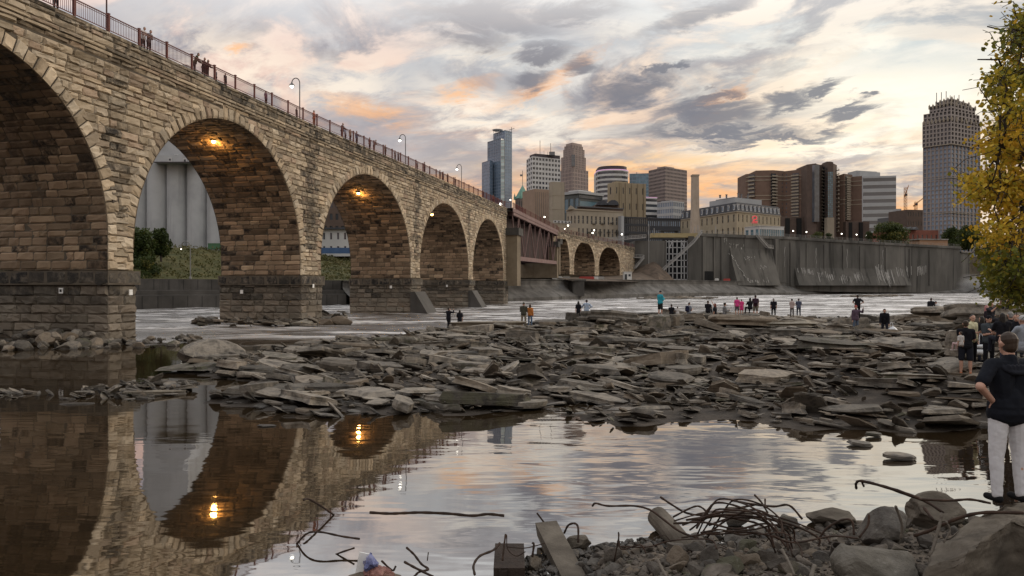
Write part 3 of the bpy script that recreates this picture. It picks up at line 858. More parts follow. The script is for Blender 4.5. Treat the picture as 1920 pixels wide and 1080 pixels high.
emb.build('embankment', pmat('embankment_earth', [(.06, .045, .035), (.10, .075, .055), (.14, .10, .075)], .5, .95, .6))['kind'] = 'structure'

# ------------------------------------------------------------------ the tall dam wall with the old lock
DP = wallpts([(1188, 292), (1312, 292), (1480, 328), (1640, 352), (1800, 384), (1818, 392)]); DTOP = [23.2, 24.6, 25.6, 24.7, 24.2, 24.0]
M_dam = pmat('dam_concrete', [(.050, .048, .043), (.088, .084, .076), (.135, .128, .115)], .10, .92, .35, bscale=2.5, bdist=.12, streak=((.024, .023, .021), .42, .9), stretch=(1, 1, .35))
M_lime = pmat('lime_stain', [(.20, .195, .185), (.36, .35, .33)], .8, .95, .2)
dam = empty('dam_wall', (DP[1].x, DP[1].y, 0)); tag(dam, 'massive tall grey concrete dam wall streaked with white lime stains on the far shore', 'dam')
DO = (-DP[1].x, -DP[1].y, 0)
mb = MB()
extrude_profile(mb, DP[1:5], [(0, -24), (0, -1.3), (.6, -1.2), (.6, -.15), (.5, 0), (-5, 0), (-5, -24)], DTOP[1:5])
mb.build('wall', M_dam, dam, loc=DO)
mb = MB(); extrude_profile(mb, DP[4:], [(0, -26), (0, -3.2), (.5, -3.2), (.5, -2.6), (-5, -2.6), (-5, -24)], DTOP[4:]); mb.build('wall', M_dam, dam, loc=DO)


def onwall(px, lift=0.0, z=0.0):
    """a point of the dam face seen at photo column px"""
    k = (px - CX) / F
    for a, b in zip(DP, DP[1:]):
        den = (b.x - a.x) - k * (b.y - a.y)
        if abs(den) < 1e-9: continue
        t = (k * a.y - a.x) / den
        if -1e-6 <= t <= 1 + 1e-6:
            p = a.lerp(b, t); d = (b - a).normalized(); nrm = Vector((d.y, -d.x, 0)); q = p + nrm * lift
            return Vector((q.x, q.y, z))
    return Vector((0, 300, z))
def wz(px, py): p = onwall(px); return H - (py - HZ) / F * p.y

# buttress ribs and panel joints
for px, wd, pr, top in ((1318, 2.2, .9, 0), (1338, .8, .5, 0), (1352, .8, .5, 0), (1452, 3.0, 1.6, 0), (1482, 1.2, .6, 1.2), (1512, .7, .4, 1.2), (1545, .7, .4, 1.2), (1580, .7, .4, 1.2), (1612, .8, .5, 1.2), (1660, 1.0, .6, 1.2), (1705, .8, .5, 1.2), (1742, .8, .5, 1.2)):
    p = onwall(px, pr / 2); zt_ = float(np.interp(px, [1312, 1480, 1640, 1800], DTOP[1:5])) - 1.35 - top; d = onwall(px + 6) - onwall(px - 6)
    MB().box((p.x, p.y, zt_ / 2 + 2), (wd, pr, zt_ - 4), math.atan2(d.y, d.x)).build('buttress', M_dam, dam, loc=DO)
# the sloping apron (old spillway face) left of centre and the low apron steps at the foot
def apron(px0, px1, ztop0, out, zfoot=5.5):
    f = MB(); n = 8; xs = np.linspace(px0, px1, n + 1)
    for i in range(n):
        a, b = onwall(xs[i], .05, ztop0), onwall(xs[i + 1], .05, ztop0)
        c, e = onwall(xs[i + 1], out, zfoot), onwall(xs[i], out, zfoot)
        m1, m2 = onwall(xs[i], out * .38, ztop0 * .55 + zfoot * .45), onwall(xs[i + 1], out * .38, ztop0 * .55 + zfoot * .45)
        f.quad(e, c, m2, m1); f.quad(m1, m2, b, a)
    for px in (px0, px1):
        f.quad(onwall(px, 0, ztop0), onwall(px, out * .38, ztop0 * .55 + zfoot * .45), onwall(px, out, zfoot), onwall(px, 0, zfoot))
    f.build('apron', M_dam, dam, loc=DO)
apron(1368, 1448, 19.5, 4.2, 4.0); apron(1490, 1700, 12.0, 2.6, 4.0)
# lime runs: thin crusts standing a few centimetres off the concrete
lm = MB(); rr = random.Random(5)
def run(px, z0, z1, w_, lift=.08):
    p = onwall(px, lift, 0); pts = []; n = 7
    for i in range(n):
        f = i / (n - 1); q = onwall(px + rr.uniform(-.8, .8), lift, z0 + (z1 - z0) * f); pts.append((q, w_ * (1 - .5 * f) * rr.uniform(.6, 1.3)))
    d = (onwall(px + 4) - onwall(px - 4)).normalized()
    for (a, wa), (b, wb) in zip(pts, pts[1:]): lm.quad(a - d * wa / 2, a + d * wa / 2, b + d * wb / 2, b - d * wb / 2)
def slope_lift(px, z, px0, px1, zt_, out, zf=4.0):
    if not px0 < px < px1 or z > zt_: return .08
    m = zt_ * .55 + zf * .45
    return .12 + (out * .38 * (zt_ - z) / (zt_ - m) if z > m else out * .38 + out * .62 * (m - z) / (m - zf))
def patch(px, zc, w_, h_, px0=1368, px1=1448, zt_=19.5, out=4.2, n=9):
    for i in range(n):
        x = px + rr.uniform(-w_, w_); z0 = zc + rr.uniform(-.9, .9); z1 = z0 - h_ * rr.uniform(.3, 1); pw = rr.uniform(.12, .5)
        pts = [onwall(x, slope_lift(x, z, px0, px1, zt_, out), z) for z in np.linspace(z0, z1, 4)]
        d = (onwall(x + 4) - onwall(x - 4)).normalized()
        for a, b in zip(pts, pts[1:]): lm.quad(a - d * pw / 2, a + d * pw / 2, b + d * pw * .35, b - d * pw * .35)
for i in range(18):
    f = i / 17; x = 1366 + f * 24 + rr.uniform(-1.5, 1.5); z = 17.2 - f * 11.5
    q = [onwall(x + k * 1.3, slope_lift(x + k * 1.3, z - k * .6, 1368, 1448, 19.5, 4.2), z - k * .6) for k in (0, 1)]
    d = (onwall(x + 4) - onwall(x - 4)).normalized() * rr.uniform(.12, .34); lm.quad(q[0] - d, q[0] + d, q[1] + d, q[1] - d)
for a in ((1360, 23.4, 3, 2.2), (1380, 20.5, 14, 1.0), (1402, 15.5, 10, .7), (1425, 12.0, 8, .8), (1400, 6.6, 28, 1.3)): patch(*a, n=12)
for px, zc, w_, h_ in ((1508, 11.2, 14, 3.0), (1545, 9.6, 16, 3.6), (1580, 8.2, 14, 3.0), (1606, 9.4, 8, 3.6), (1648, 13.5, 9, 8.5), (1662, 11.0, 12, 7.5), (1694, 12.8, 16, 5.5), (1728, 13.2, 9, 5)): patch(px, zc, w_, h_, 1490, 1700, 12.0, 2.6, n=17)
for px in (1380, 1471, 1530, 1588, 1655, 1660): run(px, 21.0, 12.0, .35)
lm.build('lime_stain', M_lime, dam, loc=DO)
rl2 = MB()
xs = np.linspace(1312, 1800, 50)
for x0, x1 in zip(xs, xs[1:]):
    z0 = float(np.interp(x0, [1312, 1480, 1640, 1800], DTOP[1:5])); z1 = float(np.interp(x1, [1312, 1480, 1640, 1800], DTOP[1:5]))
    a, b = onwall(x0, -.4, z0), onwall(x1, -.4, z1)
    for h_ in (.55, 1.1): rl2.bar(a + Vector((0, 0, h_)), b + Vector((0, 0, h_)), .07)
    rl2.bar(a, a + Vector((0, 0, 1.1)), .08)
rl2.build('handrail', plain('galvanised', (.28, .28, .275), .5, .6), dam, loc=DO)
MB().box((*onwall(1320, .5, 6.6).xy, 7.6), (2.2, 1.6, 4.0), 0).build('doorway', plain('doorway_dark', (.015, .015, .015), .9), dam, loc=DO)
MB().box((*onwall(1330, .5, 6.6).xy, 7.6), (2.2, 1.6, 4.0), 0).build('doorway', plain('doorway_dark', (.015, .015, .015), .9), dam, loc=DO)

# old lock: left pier, lattice gate, deck beam, stairs
lock = empty('lock_gate', (*onwall(1250).xy, 0)); tag(lock, 'old navigation lock with a pale steel lattice gate between concrete piers', 'lock gate')
LO = (-onwall(1250).x, -onwall(1250).y, 0)
mb = MB()
def slab(mb, px0, px1, z0, z1, near, back):
    a, b, c, e = onwall(px0, near), onwall(px1, near), onwall(px1, -back), onwall(px0, -back)
    mb.prism([(p.x, p.y) for p in (a, b, c, e)], z0, z1)
slab(mb, 1190, 1249, -1, 21.6, .3, 14); mb.build('concrete_pier', M_dam, lock, loc=LO)
mb = MB(); slab(mb, 1290, 1314, -1, 23.4, .4, 14); mb.build('concrete_pier', M_dam, lock, loc=LO)
mb = MB(); slab(mb, 1222, 1312, 22.9, 24.6, .2, 4); mb.build('deck_beam', pmat('ochre_beam', [(.26, .21, .11), (.34, .28, .15)], .5, .8, .2), lock, loc=LO)
mb = MB(); slab(mb, 1240, 1276, 25.6, 25.95, -.5, 6); slab(mb, 1243, 1245, 24.6, 25.6, -1, 4); slab(mb, 1270, 1272, 24.6, 25.6, -1, 4); mb.build('canopy', plain('dark_roofing', (.035, .037, .04), .6), lock, loc=LO)
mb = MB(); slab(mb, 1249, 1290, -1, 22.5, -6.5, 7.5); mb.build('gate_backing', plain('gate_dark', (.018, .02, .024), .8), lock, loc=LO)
gt = MB()
zc = [(wz(1270, y)) for y in (524, 512, 500, 488, 476, 464, 453)]
for px in (1249.5, 1255, 1262, 1270, 1278, 1283.5, 1289.5):
    gt.bar(onwall(px, -.6, 4.5), onwall(px, -.6, 21.9), .36)
for z in zc: gt.bar(onwall(1249, -.6, z), onwall(1290, -.6, z), .36)
for sgn, xa in ((1, 1255), (-1, 1284)):
    gt.bar(onwall(xa, -.5, 18.5), onwall(xa + sgn * 6, -.5, 21.4), .36)
gt.bar(onwall(1255, -.5, 21.4), onwall(1284, -.5, 21.4), .36)
gt.build('lattice_gate', plain('pale_steel', (.34, .35, .36), .5, .4), lock, loc=LO)

M_galv = plain('galvanised', (.28, .28, .275), .5, .6)
def stair(name, pts, lift, label, wd=1.0, posts=True):
    """flights and landings along the dam face: treads between stringers, with rails"""
    q = [onwall(px, lift, wz(px, py)) for px, py in pts]; root = empty(name, tuple(q[-1])); tag(root, label, 'stairs')
    st, rlm = MB(), MB(); off = Vector(q[-1])
    for a, b in zip(q, q[1:]):
        d = (b - a); hd = Vector((d.x, d.y, 0)).normalized(); nn = Vector((hd.y, -hd.x, 0));
        if nn.y > 0: nn = -nn
        for sg in (0, 1):
            e = nn * wd * sg
            st.bar(a + e - off, b + e - off, .16, .34)
            for h_ in (.6, 1.15): rlm.bar(a + e + Vector((0, 0, h_)) - off, b + e + Vector((0, 0, h_)) - off, .10)
            k = max(2, int(d.length / 1.4))
            for i in range(k + 1): p = a + d * (i / k) + e - off; rlm.bar(p, p + Vector((0, 0, 1.15)), .08)
        k = max(2, int(d.length / .5))
        for i in range(k):
            p = a + d * ((i + .5) / k) + nn * wd / 2 - off; st.box(p, (.32, wd, .06), math.atan2(hd.y, hd.x))
    st.build('flight', M_galv, root); rlm.build('handrail', M_galv, root)
    return root
stair('stairs', [(1312, 437), (1296, 457), (1226, 521)], 2.4, 'long straight steel stairs rising past the lattice gate to the dam top', 1.4)
stair('stairs', [(1210, 446), (1186, 466), (1206, 484), (1190, 503), (1172, 490), (1196, 521)], 1.2, 'zigzag steel stairs on the lock pier beside the last stone arch', 1.2)
stair('stairs', [(1414, 443), (1432, 464), (1442, 466)], 1.0, 'short steel stairs hanging below the rim of the dam', 1.2)
mb = MB(); 
for px, y0, y1 in ((1216, 420, 521), (1226, 428, 440), (1302, 425, 437), (1308, 422, 437), (1340, 424, 437)):
    mb.bar(onwall(px, .5, wz(px, y1)), onwall(px, .5, wz(px, y0)), .22)
mb.build('mast', M_galv, lock, loc=LO)
cabin = MB(); c = P(1176, 513, 238); cabin.box((0, 0, 1.3), (2.6, 2, 2.4)).box((0, 0, 2.56), (2.9, 2.3, .14)).box((-.6, -1.02, 1.0), (.8, .06, 1.7), mi=1).box((.6, -1.02, 1.5), (.7, .06, .7), mi=1)
tag(cabin.build('site_cabin', [plain('white_paint', (.55, .55, .53), .7), plain('dark_pane', (.04, .045, .05), .3)], loc=(c.x, c.y, 5.7)), 'small white cabin on the lock wall below the zigzag stairs', 'cabin')

# ------------------------------------------------------------------ buildings
def edge_frames(A, B, cen):
    A, B = Vector(A), Vector(B); d = (B - A); L = d.length; d = d / L; n = Vector((d.y, -d.x))
    if n.dot(A - Vector(cen)) < 0: n = -n
    return A, d, L, n


def facade(wall, panes, A, B, cen, z0, z1, cols, rows, wf=.55, hf=.6, rec=.35, skip=None, mi=0, tint=(.5, .5, .5), zoff=.5):
    """wall surface with real openings; panes collects (centre, width, height, angle) of each window"""
    A, d, L, n = edge_frames(A, B, cen); cw = L / cols; ch = (z1 - z0) / rows
    p3 = lambda u, z, o=0.0: (A.x + d.x * u + n.x * o, A.y + d.y * u + n.y * o, z)
    ang = math.atan2(d.y, d.x)
    for i in range(cols):
        for j in range(rows):
            u0, u1, a, b = i * cw, (i + 1) * cw, z0 + j * ch, z0 + (j + 1) * ch
            if skip and skip(i, j): wall.quad(p3(u0, a), p3(u1, a), p3(u1, b), p3(u0, b), mi, tint); continue
            ww, wh = cw * wf, ch * hf; x0 = u0 + (cw - ww) / 2; x1 = x0 + ww; y0 = a + (ch - wh) * zoff; y1 = y0 + wh
            if wf < .999:
                wall.quad(p3(u0, a), p3(x0, a), p3(x0, b), p3(u0, b), mi, tint); wall.quad(p3(x1, a), p3(u1, a), p3(u1, b), p3(x1, b), mi, tint)
                wall.quad(p3(x0, y0), p3(x0, y0, -rec), p3(x0, y1, -rec), p3(x0, y1), mi, tint); wall.quad(p3(x1, y0), p3(x1, y0, -rec), p3(x1, y1, -rec), p3(x1, y1), mi, tint)
            wall.quad(p3(x0, a), p3(x1, a), p3(x1, y0), p3(x0, y0), mi, tint); wall.quad(p3(x0, y1), p3(x1, y1), p3(x1, b), p3(x0, b), mi, tint)
            wall.quad(p3(x0, y0), p3(x1, y0), p3(x1, y0, -rec), p3(x0, y0, -rec), mi, tint); wall.quad(p3(x0, y1), p3(x1, y1), p3(x1, y1, -rec), p3(x0, y1, -rec), mi, tint)
            panes.append((p3((x0 + x1) / 2, (y0 + y1) / 2, -rec + .02), ww, wh, ang, n))


PANE_ME = {}
def put_panes(panes, mat, parent, org, name='window', limit=96, fancy=False):
    """each window a part of its own; beyond the limit the rest in one"""
    key = (mat.name, fancy)
    if key not in PANE_ME:
        mb = MB().box((0, 0, 0), (1, .04, 1))
        if fancy: mb.box((0, -.03, 0), (.07, .05, 1), mi=1).box((0, -.03, 0), (1, .05, .05), mi=1)
        PANE_ME[key] = mb.mesh(name, [mat, plain('sash_paint', (.30, .29, .27), .6)] if fancy else mat)
    for c, w_, h_, a, n in panes[:limit]:
        q = Vector(c) - org
        link_mesh(name, PANE_ME[key], parent, tuple(q), (0, 0, a if not fancy else math.atan2(n.x, -n.y)), (w_ + .02, 1, h_ + .02))
    if len(panes) > limit:
        mb = MB()
        for c, w_, h_, a, n in panes[limit:]: mb.box(Vector(c) - org, (w_ + .02, .04, h_ + .02), a)
        mb.build('windows', mat, parent)['kind'] = 'stuff'


def xy(px, Y): return ((px - CX) / F * Y, Y)
def zof(py, Y): return H - (py - HZ) / F * Y
def centroid(f): return (sum(p[0] for p in f) / len(f), sum(p[1] for p in f) / len(f))


def tower(name, label, cat, foot, z0, z1, wallm, glass, grid, wf=.55, hf=.6, rec=.4, roofm=None, parapet=1.0, group=None, cut=0.0, limit=96, body='wall', margin=(0, 0), fancy=False, root=None):
    """a block on a footprint polygon with window grids on the edges that face the river; grid: list of (cols, rows) per edge, None for blank"""
    cen = centroid(foot); org = Vector((cen[0], cen[1], z0))
    new = root is None
    if new: root = empty(name, tuple(org)); tag(root, label, cat, group)
    else: org = Vector(root.location)
    mb = MB(); panes = []
    n = len(foot); zb, zt_ = z0 + margin[0], z1 - margin[1]
    for i in range(n):
        A, B = foot[i], foot[(i + 1) % n]; gd = grid[i] if i < len(grid) else None
        if gd is None: mb.quad((*A, z0), (*B, z0), (*B, z1), (*A, z1)); continue
        facade(mb, panes, A, B, cen, zb, zt_, gd[0], gd[1], gd[2] if len(gd) > 2 else wf, gd[3] if len(gd) > 3 else hf, rec)
        if margin[0]: mb.quad((*A, z0), (*B, z0), (*B, zb), (*A, zb))
        if margin[1]: mb.quad((*A, zt_), (*B, zt_), (*B, z1), (*A, z1))
    mb.add([(p[0], p[1], z1 - parapet) for p in foot], [tuple(range(n))])
    for v in mb.v: v -= np.array(org)
    mb.build(body, wallm, root)
    put_panes(panes, glass, root, org, limit=limit, fancy=fancy)
    return root, org


def part_box(root, org, name, foot, z0, z1, m): 
    mb = MB(); mb.prism([(p[0] - org.x, p[1] - org.y) for p in foot], z0 - org.z, z1 - org.z); return mb.build(name, m, root)


def rect(pxl, pxc, pxr, Y, dl, dr):
    """footprint with a corner towards us at (pxc, Y), left and right corners dl and dr farther away"""
    L, C, R_ = xy(pxl, Y + dl), xy(pxc, Y), xy(pxr, Y + dr); return [L, C, R_, (L[0] + R_[0] - C[0], L[1] + R_[1] - C[1])]


def face_rect(px0, px1, Y, depth, slant=0.0):
    A, B = xy(px0, Y), xy(px1, Y + slant); d = Vector((B[0] - A[0], B[1] - A[1])).normalized(); b = Vector((-d.y, d.x)) * depth
    return [A, B, (B[0] + b.x, B[1] + b.y), (A[0] + b.x, A[1] + b.y)]

G_blue = glass_mat('blue_glass', (.13, .18, .245), .15, .02); G_pale = glass_mat('pale_green_glass', (.42, .52, .52), .2, .02, .5)
G_dark = glass_mat('dark_glass', (.030, .036, .044), .12); G_grey = glass_mat('grey_glass', (.07, .08, .095), .15); G_teal = glass_mat('teal_glass', (.07, .14, .18), .12)
M_steelblue = pmat('blue_panel', [(.15, .20, .26), (.19, .24, .31)], .05, .4, 0); M_white = pmat('white_panel', [(.42, .42, .42), (.52, .52, .51)], .1, .7, .05)
M_tan = pmat('tan_stone', [(.25, .21, .16), (.32, .275, .21)], .12, .85, .1, streak=((.2, .165, .12), .25, .3)); M_tanpale = pmat('pale_tan', [(.255, .22, .172), (.325, .285, .225)], .1, .85, .1, streak=((.2, .17, .13), .3, .45))
M_brown = pmat('brown_brick', [(.13, .085, .065), (.17, .115, .088)], .25, .9, .1); M_brown2 = pmat('dark_brick', [(.085, .062, .052), (.12, .088, .072)], .25, .9, .1)
M_pinkgran = pmat('pinkish_granite', [(.27, .215, .195), (.33, .265, .24)], .08, .75, .05); M_greyconc = pmat('grey_precast', [(.30, .31, .32), (.36, .37, .375)], .1, .8, .05)
M_slate = pmat('slate', [(.035, .038, .045), (.065, .068, .078)], .6, .7, .2); M_copper = pmat('green_copper', [(.10, .22, .18), (.16, .30, .25)], .2, .8, .1)
M_red = pmat('red_brick', [(.16, .06, .045), (.21, .085, .06)], .3, .9, .1)
M_roofgrey = plain('roofing', (.10, .10, .105), .8); M_pipe = plain('antenna_steel', (.16, .16, .165), .5, .5)
ZC = 20.0

# --- blue glass tower with stepped shoulders and a ring on top
Y = 1250
t, org = tower('office_tower', 'tall blue glass tower with stepped shoulders and a ring on its roof', 'tower', rect(925, 947, 960, Y, 30, 14), ZC, zof(244, Y), M_steelblue, G_blue, [(6, 46), (4, 46)], .93, .80, .3)
def sub(foot, z1, grid, wm=M_steelblue, gm=G_blue, wf=.93, hf=.8, z0=ZC, limit=60): tower('', '', '', foot, z0, z1, wm, gm, grid, wf, hf, .3, root=t, limit=limit)
sub(rect(914, 939.5, 946, Y - 14, 34, 10), zof(262, Y), [(6, 43), (1, 43)]); sub(rect(903.5, 918, 924, Y - 8, 24, 8), zof(302, Y), [(4, 34), (1, 34)])
sub(face_rect(939, 946, Y - 17, 8), zof(266, Y), [(1, 42)], M_white, G_pale)
rg = MB(); rg.lathe([(6.5, -.6), (8.6, .2), (9.4, 1.2), (8.8, 1.7)], seg=24); rp = xy(933, Y + 14); 
for k in range(4): a = k * 1.57 + .4; rg.bar((math.cos(a) * 7, math.sin(a) * 7, -4.5), (math.cos(a) * 8, math.sin(a) * 8, .5), .5)
rg.build('roof_ring', M_white, t, loc=(rp[0] - org.x, rp[1] - org.y, zof(242, Y) - org.z))
am = MB(); q = xy(959, Y + 4); am.bar((0, 0, -4), (0, 0, 4), .9); am.bar((-4, 0, -1), (5, 0, 2), .7); am.build('roof_mast', M_pipe, t, loc=(q[0] - org.x, q[1] - org.y, zof(242, Y) - org.z))

# --- white gridded tower with a dark crown and aerials
Y = 1050
t, org = tower('office_tower', 'white gridded tower with a dark flat crown and two tall aerials', 'tower', rect(987, 998, 1051, Y, 30, 24), ZC, zof(293, Y), M_white, G_dark, [(3, 25), (9, 25)], .66, .52, .8, limit=100)
part_box(t, org, 'dark_crown', rect(993, 1003, 1050, Y + 6, 16, 18), zof(293, Y) - 1, zof(286.5, Y), plain('dark_band', (.055, .045, .05), .6))
am = MB()
for px, py, r_ in ((1012.5, 260, .35), (1032.5, 265, .35), (1020, 279, .2), (1027, 281, .25), (1005, 282, .2), (1040, 282, .2)):
    q = xy(px, Y + 14); am.bar((q[0] - org.x, q[1] - org.y, zof(288, Y) - org.z), (q[0] - org.x, q[1] - org.y, zof(py, Y) - org.z), r_ * 2)
q = xy(1035, Y + 14); am.box((q[0] - org.x, q[1] - org.y, zof(285, Y) - org.z), (8, 6, 5)); am.build('aerial', M_pipe, t)

# --- stepped pinkish stone tower
Y = 1150
t, org = tower('office_tower', 'pinkish stone tower stepping in towards a rounded top', 'tower', rect(1050, 1074, 1103, Y, 24, 26), ZC, zof(316, Y), M_pinkgran, G_grey, [(9, 28), (10, 28)], .42, .78, .5, limit=60)
for (a, b, c, y1, y0, r_) in ((1052, 1074, 1098.5, 291, 316, (8, 6)), (1056, 1074, 1096, 276, 291, (7, 4)), (1058, 1073, 1093, 270, 276, (6, 1))):
    tower('', '', '', rect(a, b, c, Y + 3, 20, 22), zof(y0, Y) - 1, zof(y1, Y), M_pinkgran, G_grey, [(r_[0], r_[1]), (r_[0] + 1, r_[1])], .42, .78, .5, root=t, limit=20)
part_box(t, org, 'roof_crest', rect(1061, 1073, 1091, Y + 6, 14, 16), zof(270, Y) - 1, zof(266, Y), M_pinkgran)
part_box(t, org, 'dark_window_strip', face_rect(1071.5, 1078, Y - 1, 4), zof(312, Y), zof(290, Y), G_grey)

# --- rounded banded tower with a lit edge
Y = 1000
cx_, cw = xy(1148, Y + 22)[0], (1179 - 1117.5) / F * Y / 2
arc = [(cx_ - cw * math.cos(a), Y + 26 - 24 * math.sin(a) ** .7) for a in np.linspace(0.0, math.pi, 13)] + [(cx_ + cw, Y + 50), (cx_ - cw, Y + 50)]
t, org = tower('office_tower', 'rounded tower banded in white and black with a violet lit rim', 'tower', arc, ZC, zof(318, Y), M_white, G_dark, [(1, 22)] * 12, 1.0, .55, .5, limit=90)
s_ = lambda k: [(cx_ + (x - cx_) * k, Y + 28 + (y - Y - 28) * k) for x, y in arc]
part_box(t, org, 'violet_rim', s_(1.006), zof(318, Y), zof(316.6, Y), pmat('violet_light', [(.5, .35, .5)], bump=0, emit=((.75, .40, .62), .55)))
part_box(t, org, 'dark_crown', s_(.90), zof(317, Y), zof(309.5, Y), plain('dark_band', (.055, .045, .05), .6))

# --- teal glass slab and brown gridded tower
Y = 1120
t, org = tower('office_tower', 'low teal glass slab between the banded tower and the brown one', 'tower', face_rect(1180, 1224, Y, 30, -8), ZC, zof(326, Y), M_steelblue, G_teal, [(7, 30)], .94, .85, .2, limit=60)
am = MB(); q = xy(1197, Y); am.bar((q[0] - org.x, 5, zof(326, Y) - org.z), (q[0] - org.x, 5, zof(320, Y) - org.z), .8); am.build('aerial', M_pipe, t)
Y = 980
t, org = tower('office_tower', 'broad brown tower with a fine window grid behind the tall chimney', 'tower', rect(1216, 1247, 1288, Y, 32, 30), ZC, zof(313, Y), pmat('brown_granite', [(.20, .165, .155), (.25, .205, .19)], .1, .7, .05), G_grey, [(13, 30), (16, 30)], .6, .5, .5, limit=60)
part_box(t, org, 'roof_house', rect(1232, 1247, 1264, Y + 10, 10, 12), zof(313, Y) - 1, zof(309.5, Y), pmat('brown_granite', [(.2, .165, .155)]))

# --- small city buildings between the towers and the mills
Y = 640
t, org = tower('office_block', 'small banded white block with a pink lit edge left of the brown tower', 'office block', face_rect(1209, 1232, Y, 16, 4), ZC, zof(370, Y), M_white, G_dark, [(1, 13)], 1.0, .5, .3)
part_box(t, org, 'pink_rim', face_rect(1208.6, 1232.4, Y - .3, 17, 4), zof(370, Y), zof(369.2, Y), pmat('violet_light', [(.5, .35, .5)]))
t, org = tower('office_block', 'pale glass and concrete block at the foot of the brown tower', 'office block', rect(1232, 1262, 1283, 620, 12, 10), ZC, zof(376.5, 620), M_greyconc, G_blue, [(9, 10), (6, 10)], .72, .6, .3, limit=90)
part_box(t, org, 'roof_house', rect(1240, 1258, 1272, 626, 6, 6), zof(377, 620), zof(374.5, 620), M_greyconc)
t, org = tower('clock_tower', 'square stone tower with a steep green copper roof and flagpole', 'tower', rect(966, 976, 993.5, 700, 8, 9), ZC, zof(371, 700), pmat('dark_granite', [(.10, .085, .08), (.15, .125, .115)], .4, .9, .2), G_dark, [(3, 5), (4, 5)], .4, .55, .5)
fr = rect(965, 976, 994.5, 699, 8.4, 9.4); ap = (sum(p[0] for p in fr) / 4 - org.x, sum(p[1] for p in fr) / 4 - org.y, zof(346, 705) - org.z)
mb = MB(); B_ = [(p[0] - org.x, p[1] - org.y, zof(371, 700) - org.z) for p in fr]
for i in range(4): mb.add([B_[i], B_[(i + 1) % 4], ap], [(0, 1, 2)])
mb.build('roof', M_copper, t); mb = MB()
for p in fr: mb.lathe([(1.0, 0), (1.0, 2.6), (0, 6.5)], (p[0] - org.x, p[1] - org.y, zof(371, 700) - org.z - 1), 8)
mb.build('corner_turret', M_copper, t)
mb = MB(); mb.tube([(ap[0], ap[1], ap[2] - 1), (ap[0], ap[1], zof(319, 705) - org.z)], .28); mb.box((ap[0] - 1.2, ap[1], zof(328, 705) - org.z), (2.4, .15, 1.8)); mb.build('flagpole', M_pipe, t)
t, org = tower('apartment_block', 'plain brown striped block left of the concrete elevator tower', 'building', face_rect(1003, 1031, 560, 20, 6), ZC, zof(354, 560), pmat('ribbed_tan', [(.24, .175, .13), (.29, .215, .165)], .2, .9, .1), G_grey, [(8, 1, .22, .92)], .22, .92, .25)
t, org = tower('elevator_tower', 'bare tan concrete elevator tower rising above the mill apartments', 'tower', rect(1029.5, 1036, 1058.5, 470, 4, 3), ZC, zof(340.5, 470), M_tanpale, G_dark, [None, (4, 12)], .0, .0, .2) if False else tower('elevator_tower', 'bare tan concrete elevator tower rising above the mill apartments', 'tower', rect(1029.5, 1036, 1058.5, 470, 4, 3), ZC, zof(340.5, 470), M_tanpale, G_dark, [None, None])
for y in (366, 392): part_box(t, org, 'ledge', rect(1029.2, 1036, 1058.8, 469.8, 4.2, 3.2), zof(y + .6, 470), zof(y - .6, 470), M_tan)
t, org = tower('concert_hall', 'grey and blue glass hall with a flat overhanging roof', 'building', rect(1057, 1086, 1130, 520, 10, 16), ZC, zof(362, 520), plain('charcoal_panel', (.075, .085, .085), .6), G_teal, [(3, 3), (1, 2, .96, .6)], .7, .6, .4)
part_box(t, org, 'roof', rect(1055, 1085, 1132, 518.5, 11, 17), zof(363, 520), zof(358, 520), M_greyconc); part_box(t, org, 'penthouse', rect(1066, 1085, 1108, 526, 6, 8), zof(358, 520), zof(354, 520), M_white)
part_box(t, org, 'glass_band', rect(1084.5, 1085.5, 1129, 519.3, 1, 15.2), zof(371, 520), zof(366, 520), G_dark)
# tan grain mill with stepped top
t, org = tower('flour_mill', 'blocky tan concrete mill with narrow windows above the apartments', 'building', rect(1139, 1150, 1211, 480, 6, 8), ZC, zof(342, 480), pmat('ochre_concrete', [(.25, .205, .14), (.31, .26, .18)], .12, .9, .1, streak=((.17, .13, .08), .3, .5)), G_dark, [(1, 5, .25, .45), (5, 5, .16, .40)], .2, .4, .4, fancy=False)
part_box(t, org, 'roof_house', rect(1148, 1156, 1178, 484, 3, 4), zof(342, 480) - 1, zof(338.3, 480), pmat('ochre_concrete', [(.3, .24, .14)])); 
for k in range(6): px = 1151 + k * 11.4; part_box(t, org, 'pilaster', face_rect(px, px + 1.6, 479.0 + k * 1.5, 1.2, .25), ZC, zof(342, 480), pmat('ochre_concrete', [(.3, .24, .14)]))
# domed dark roofs in front of it
t, org = tower('low_hall', 'low hall with two dark vaulted roofs between the mill buildings', 'building', face_rect(1116, 1160, 450, 14, 2), ZC, zof(384, 450), M_brown2, G_dark, [(6, 1)], .6, .3, .2)
for x0, x1, y1 in ((1118, 1140, 376.5), (1139, 1160, 375.5)):
    A_0, B_0 = xy(x0, 448), xy(x1, 449); mb = MB(); n = 10; w_ = (B_0[0] - A_0[0]) / 2; hh = zof(y1, 450) - zof(385, 450)
    prof = [(A_0[0] + w_ - w_ * math.cos(a), zof(385, 450) + hh * math.sin(a)) for a in np.linspace(0, math.pi, n)]
    for (xa, za), (xb, zb) in zip(prof, prof[1:]): mb.quad((xa - org.x, A_0[1] - org.y, za - org.z), (xb - org.x, A_0[1] - org.y, zb - org.z), (xb - org.x, A_0[1] + 14 - org.y, zb - org.z), (xa - org.x, A_0[1] + 14 - org.y, za - org.z))
    mb.add([(a - org.x, A_0[1] - org.y, z - org.z) for a, z in prof], [tuple(range(n))]); mb.build('vaulted_roof', M_slate, t)

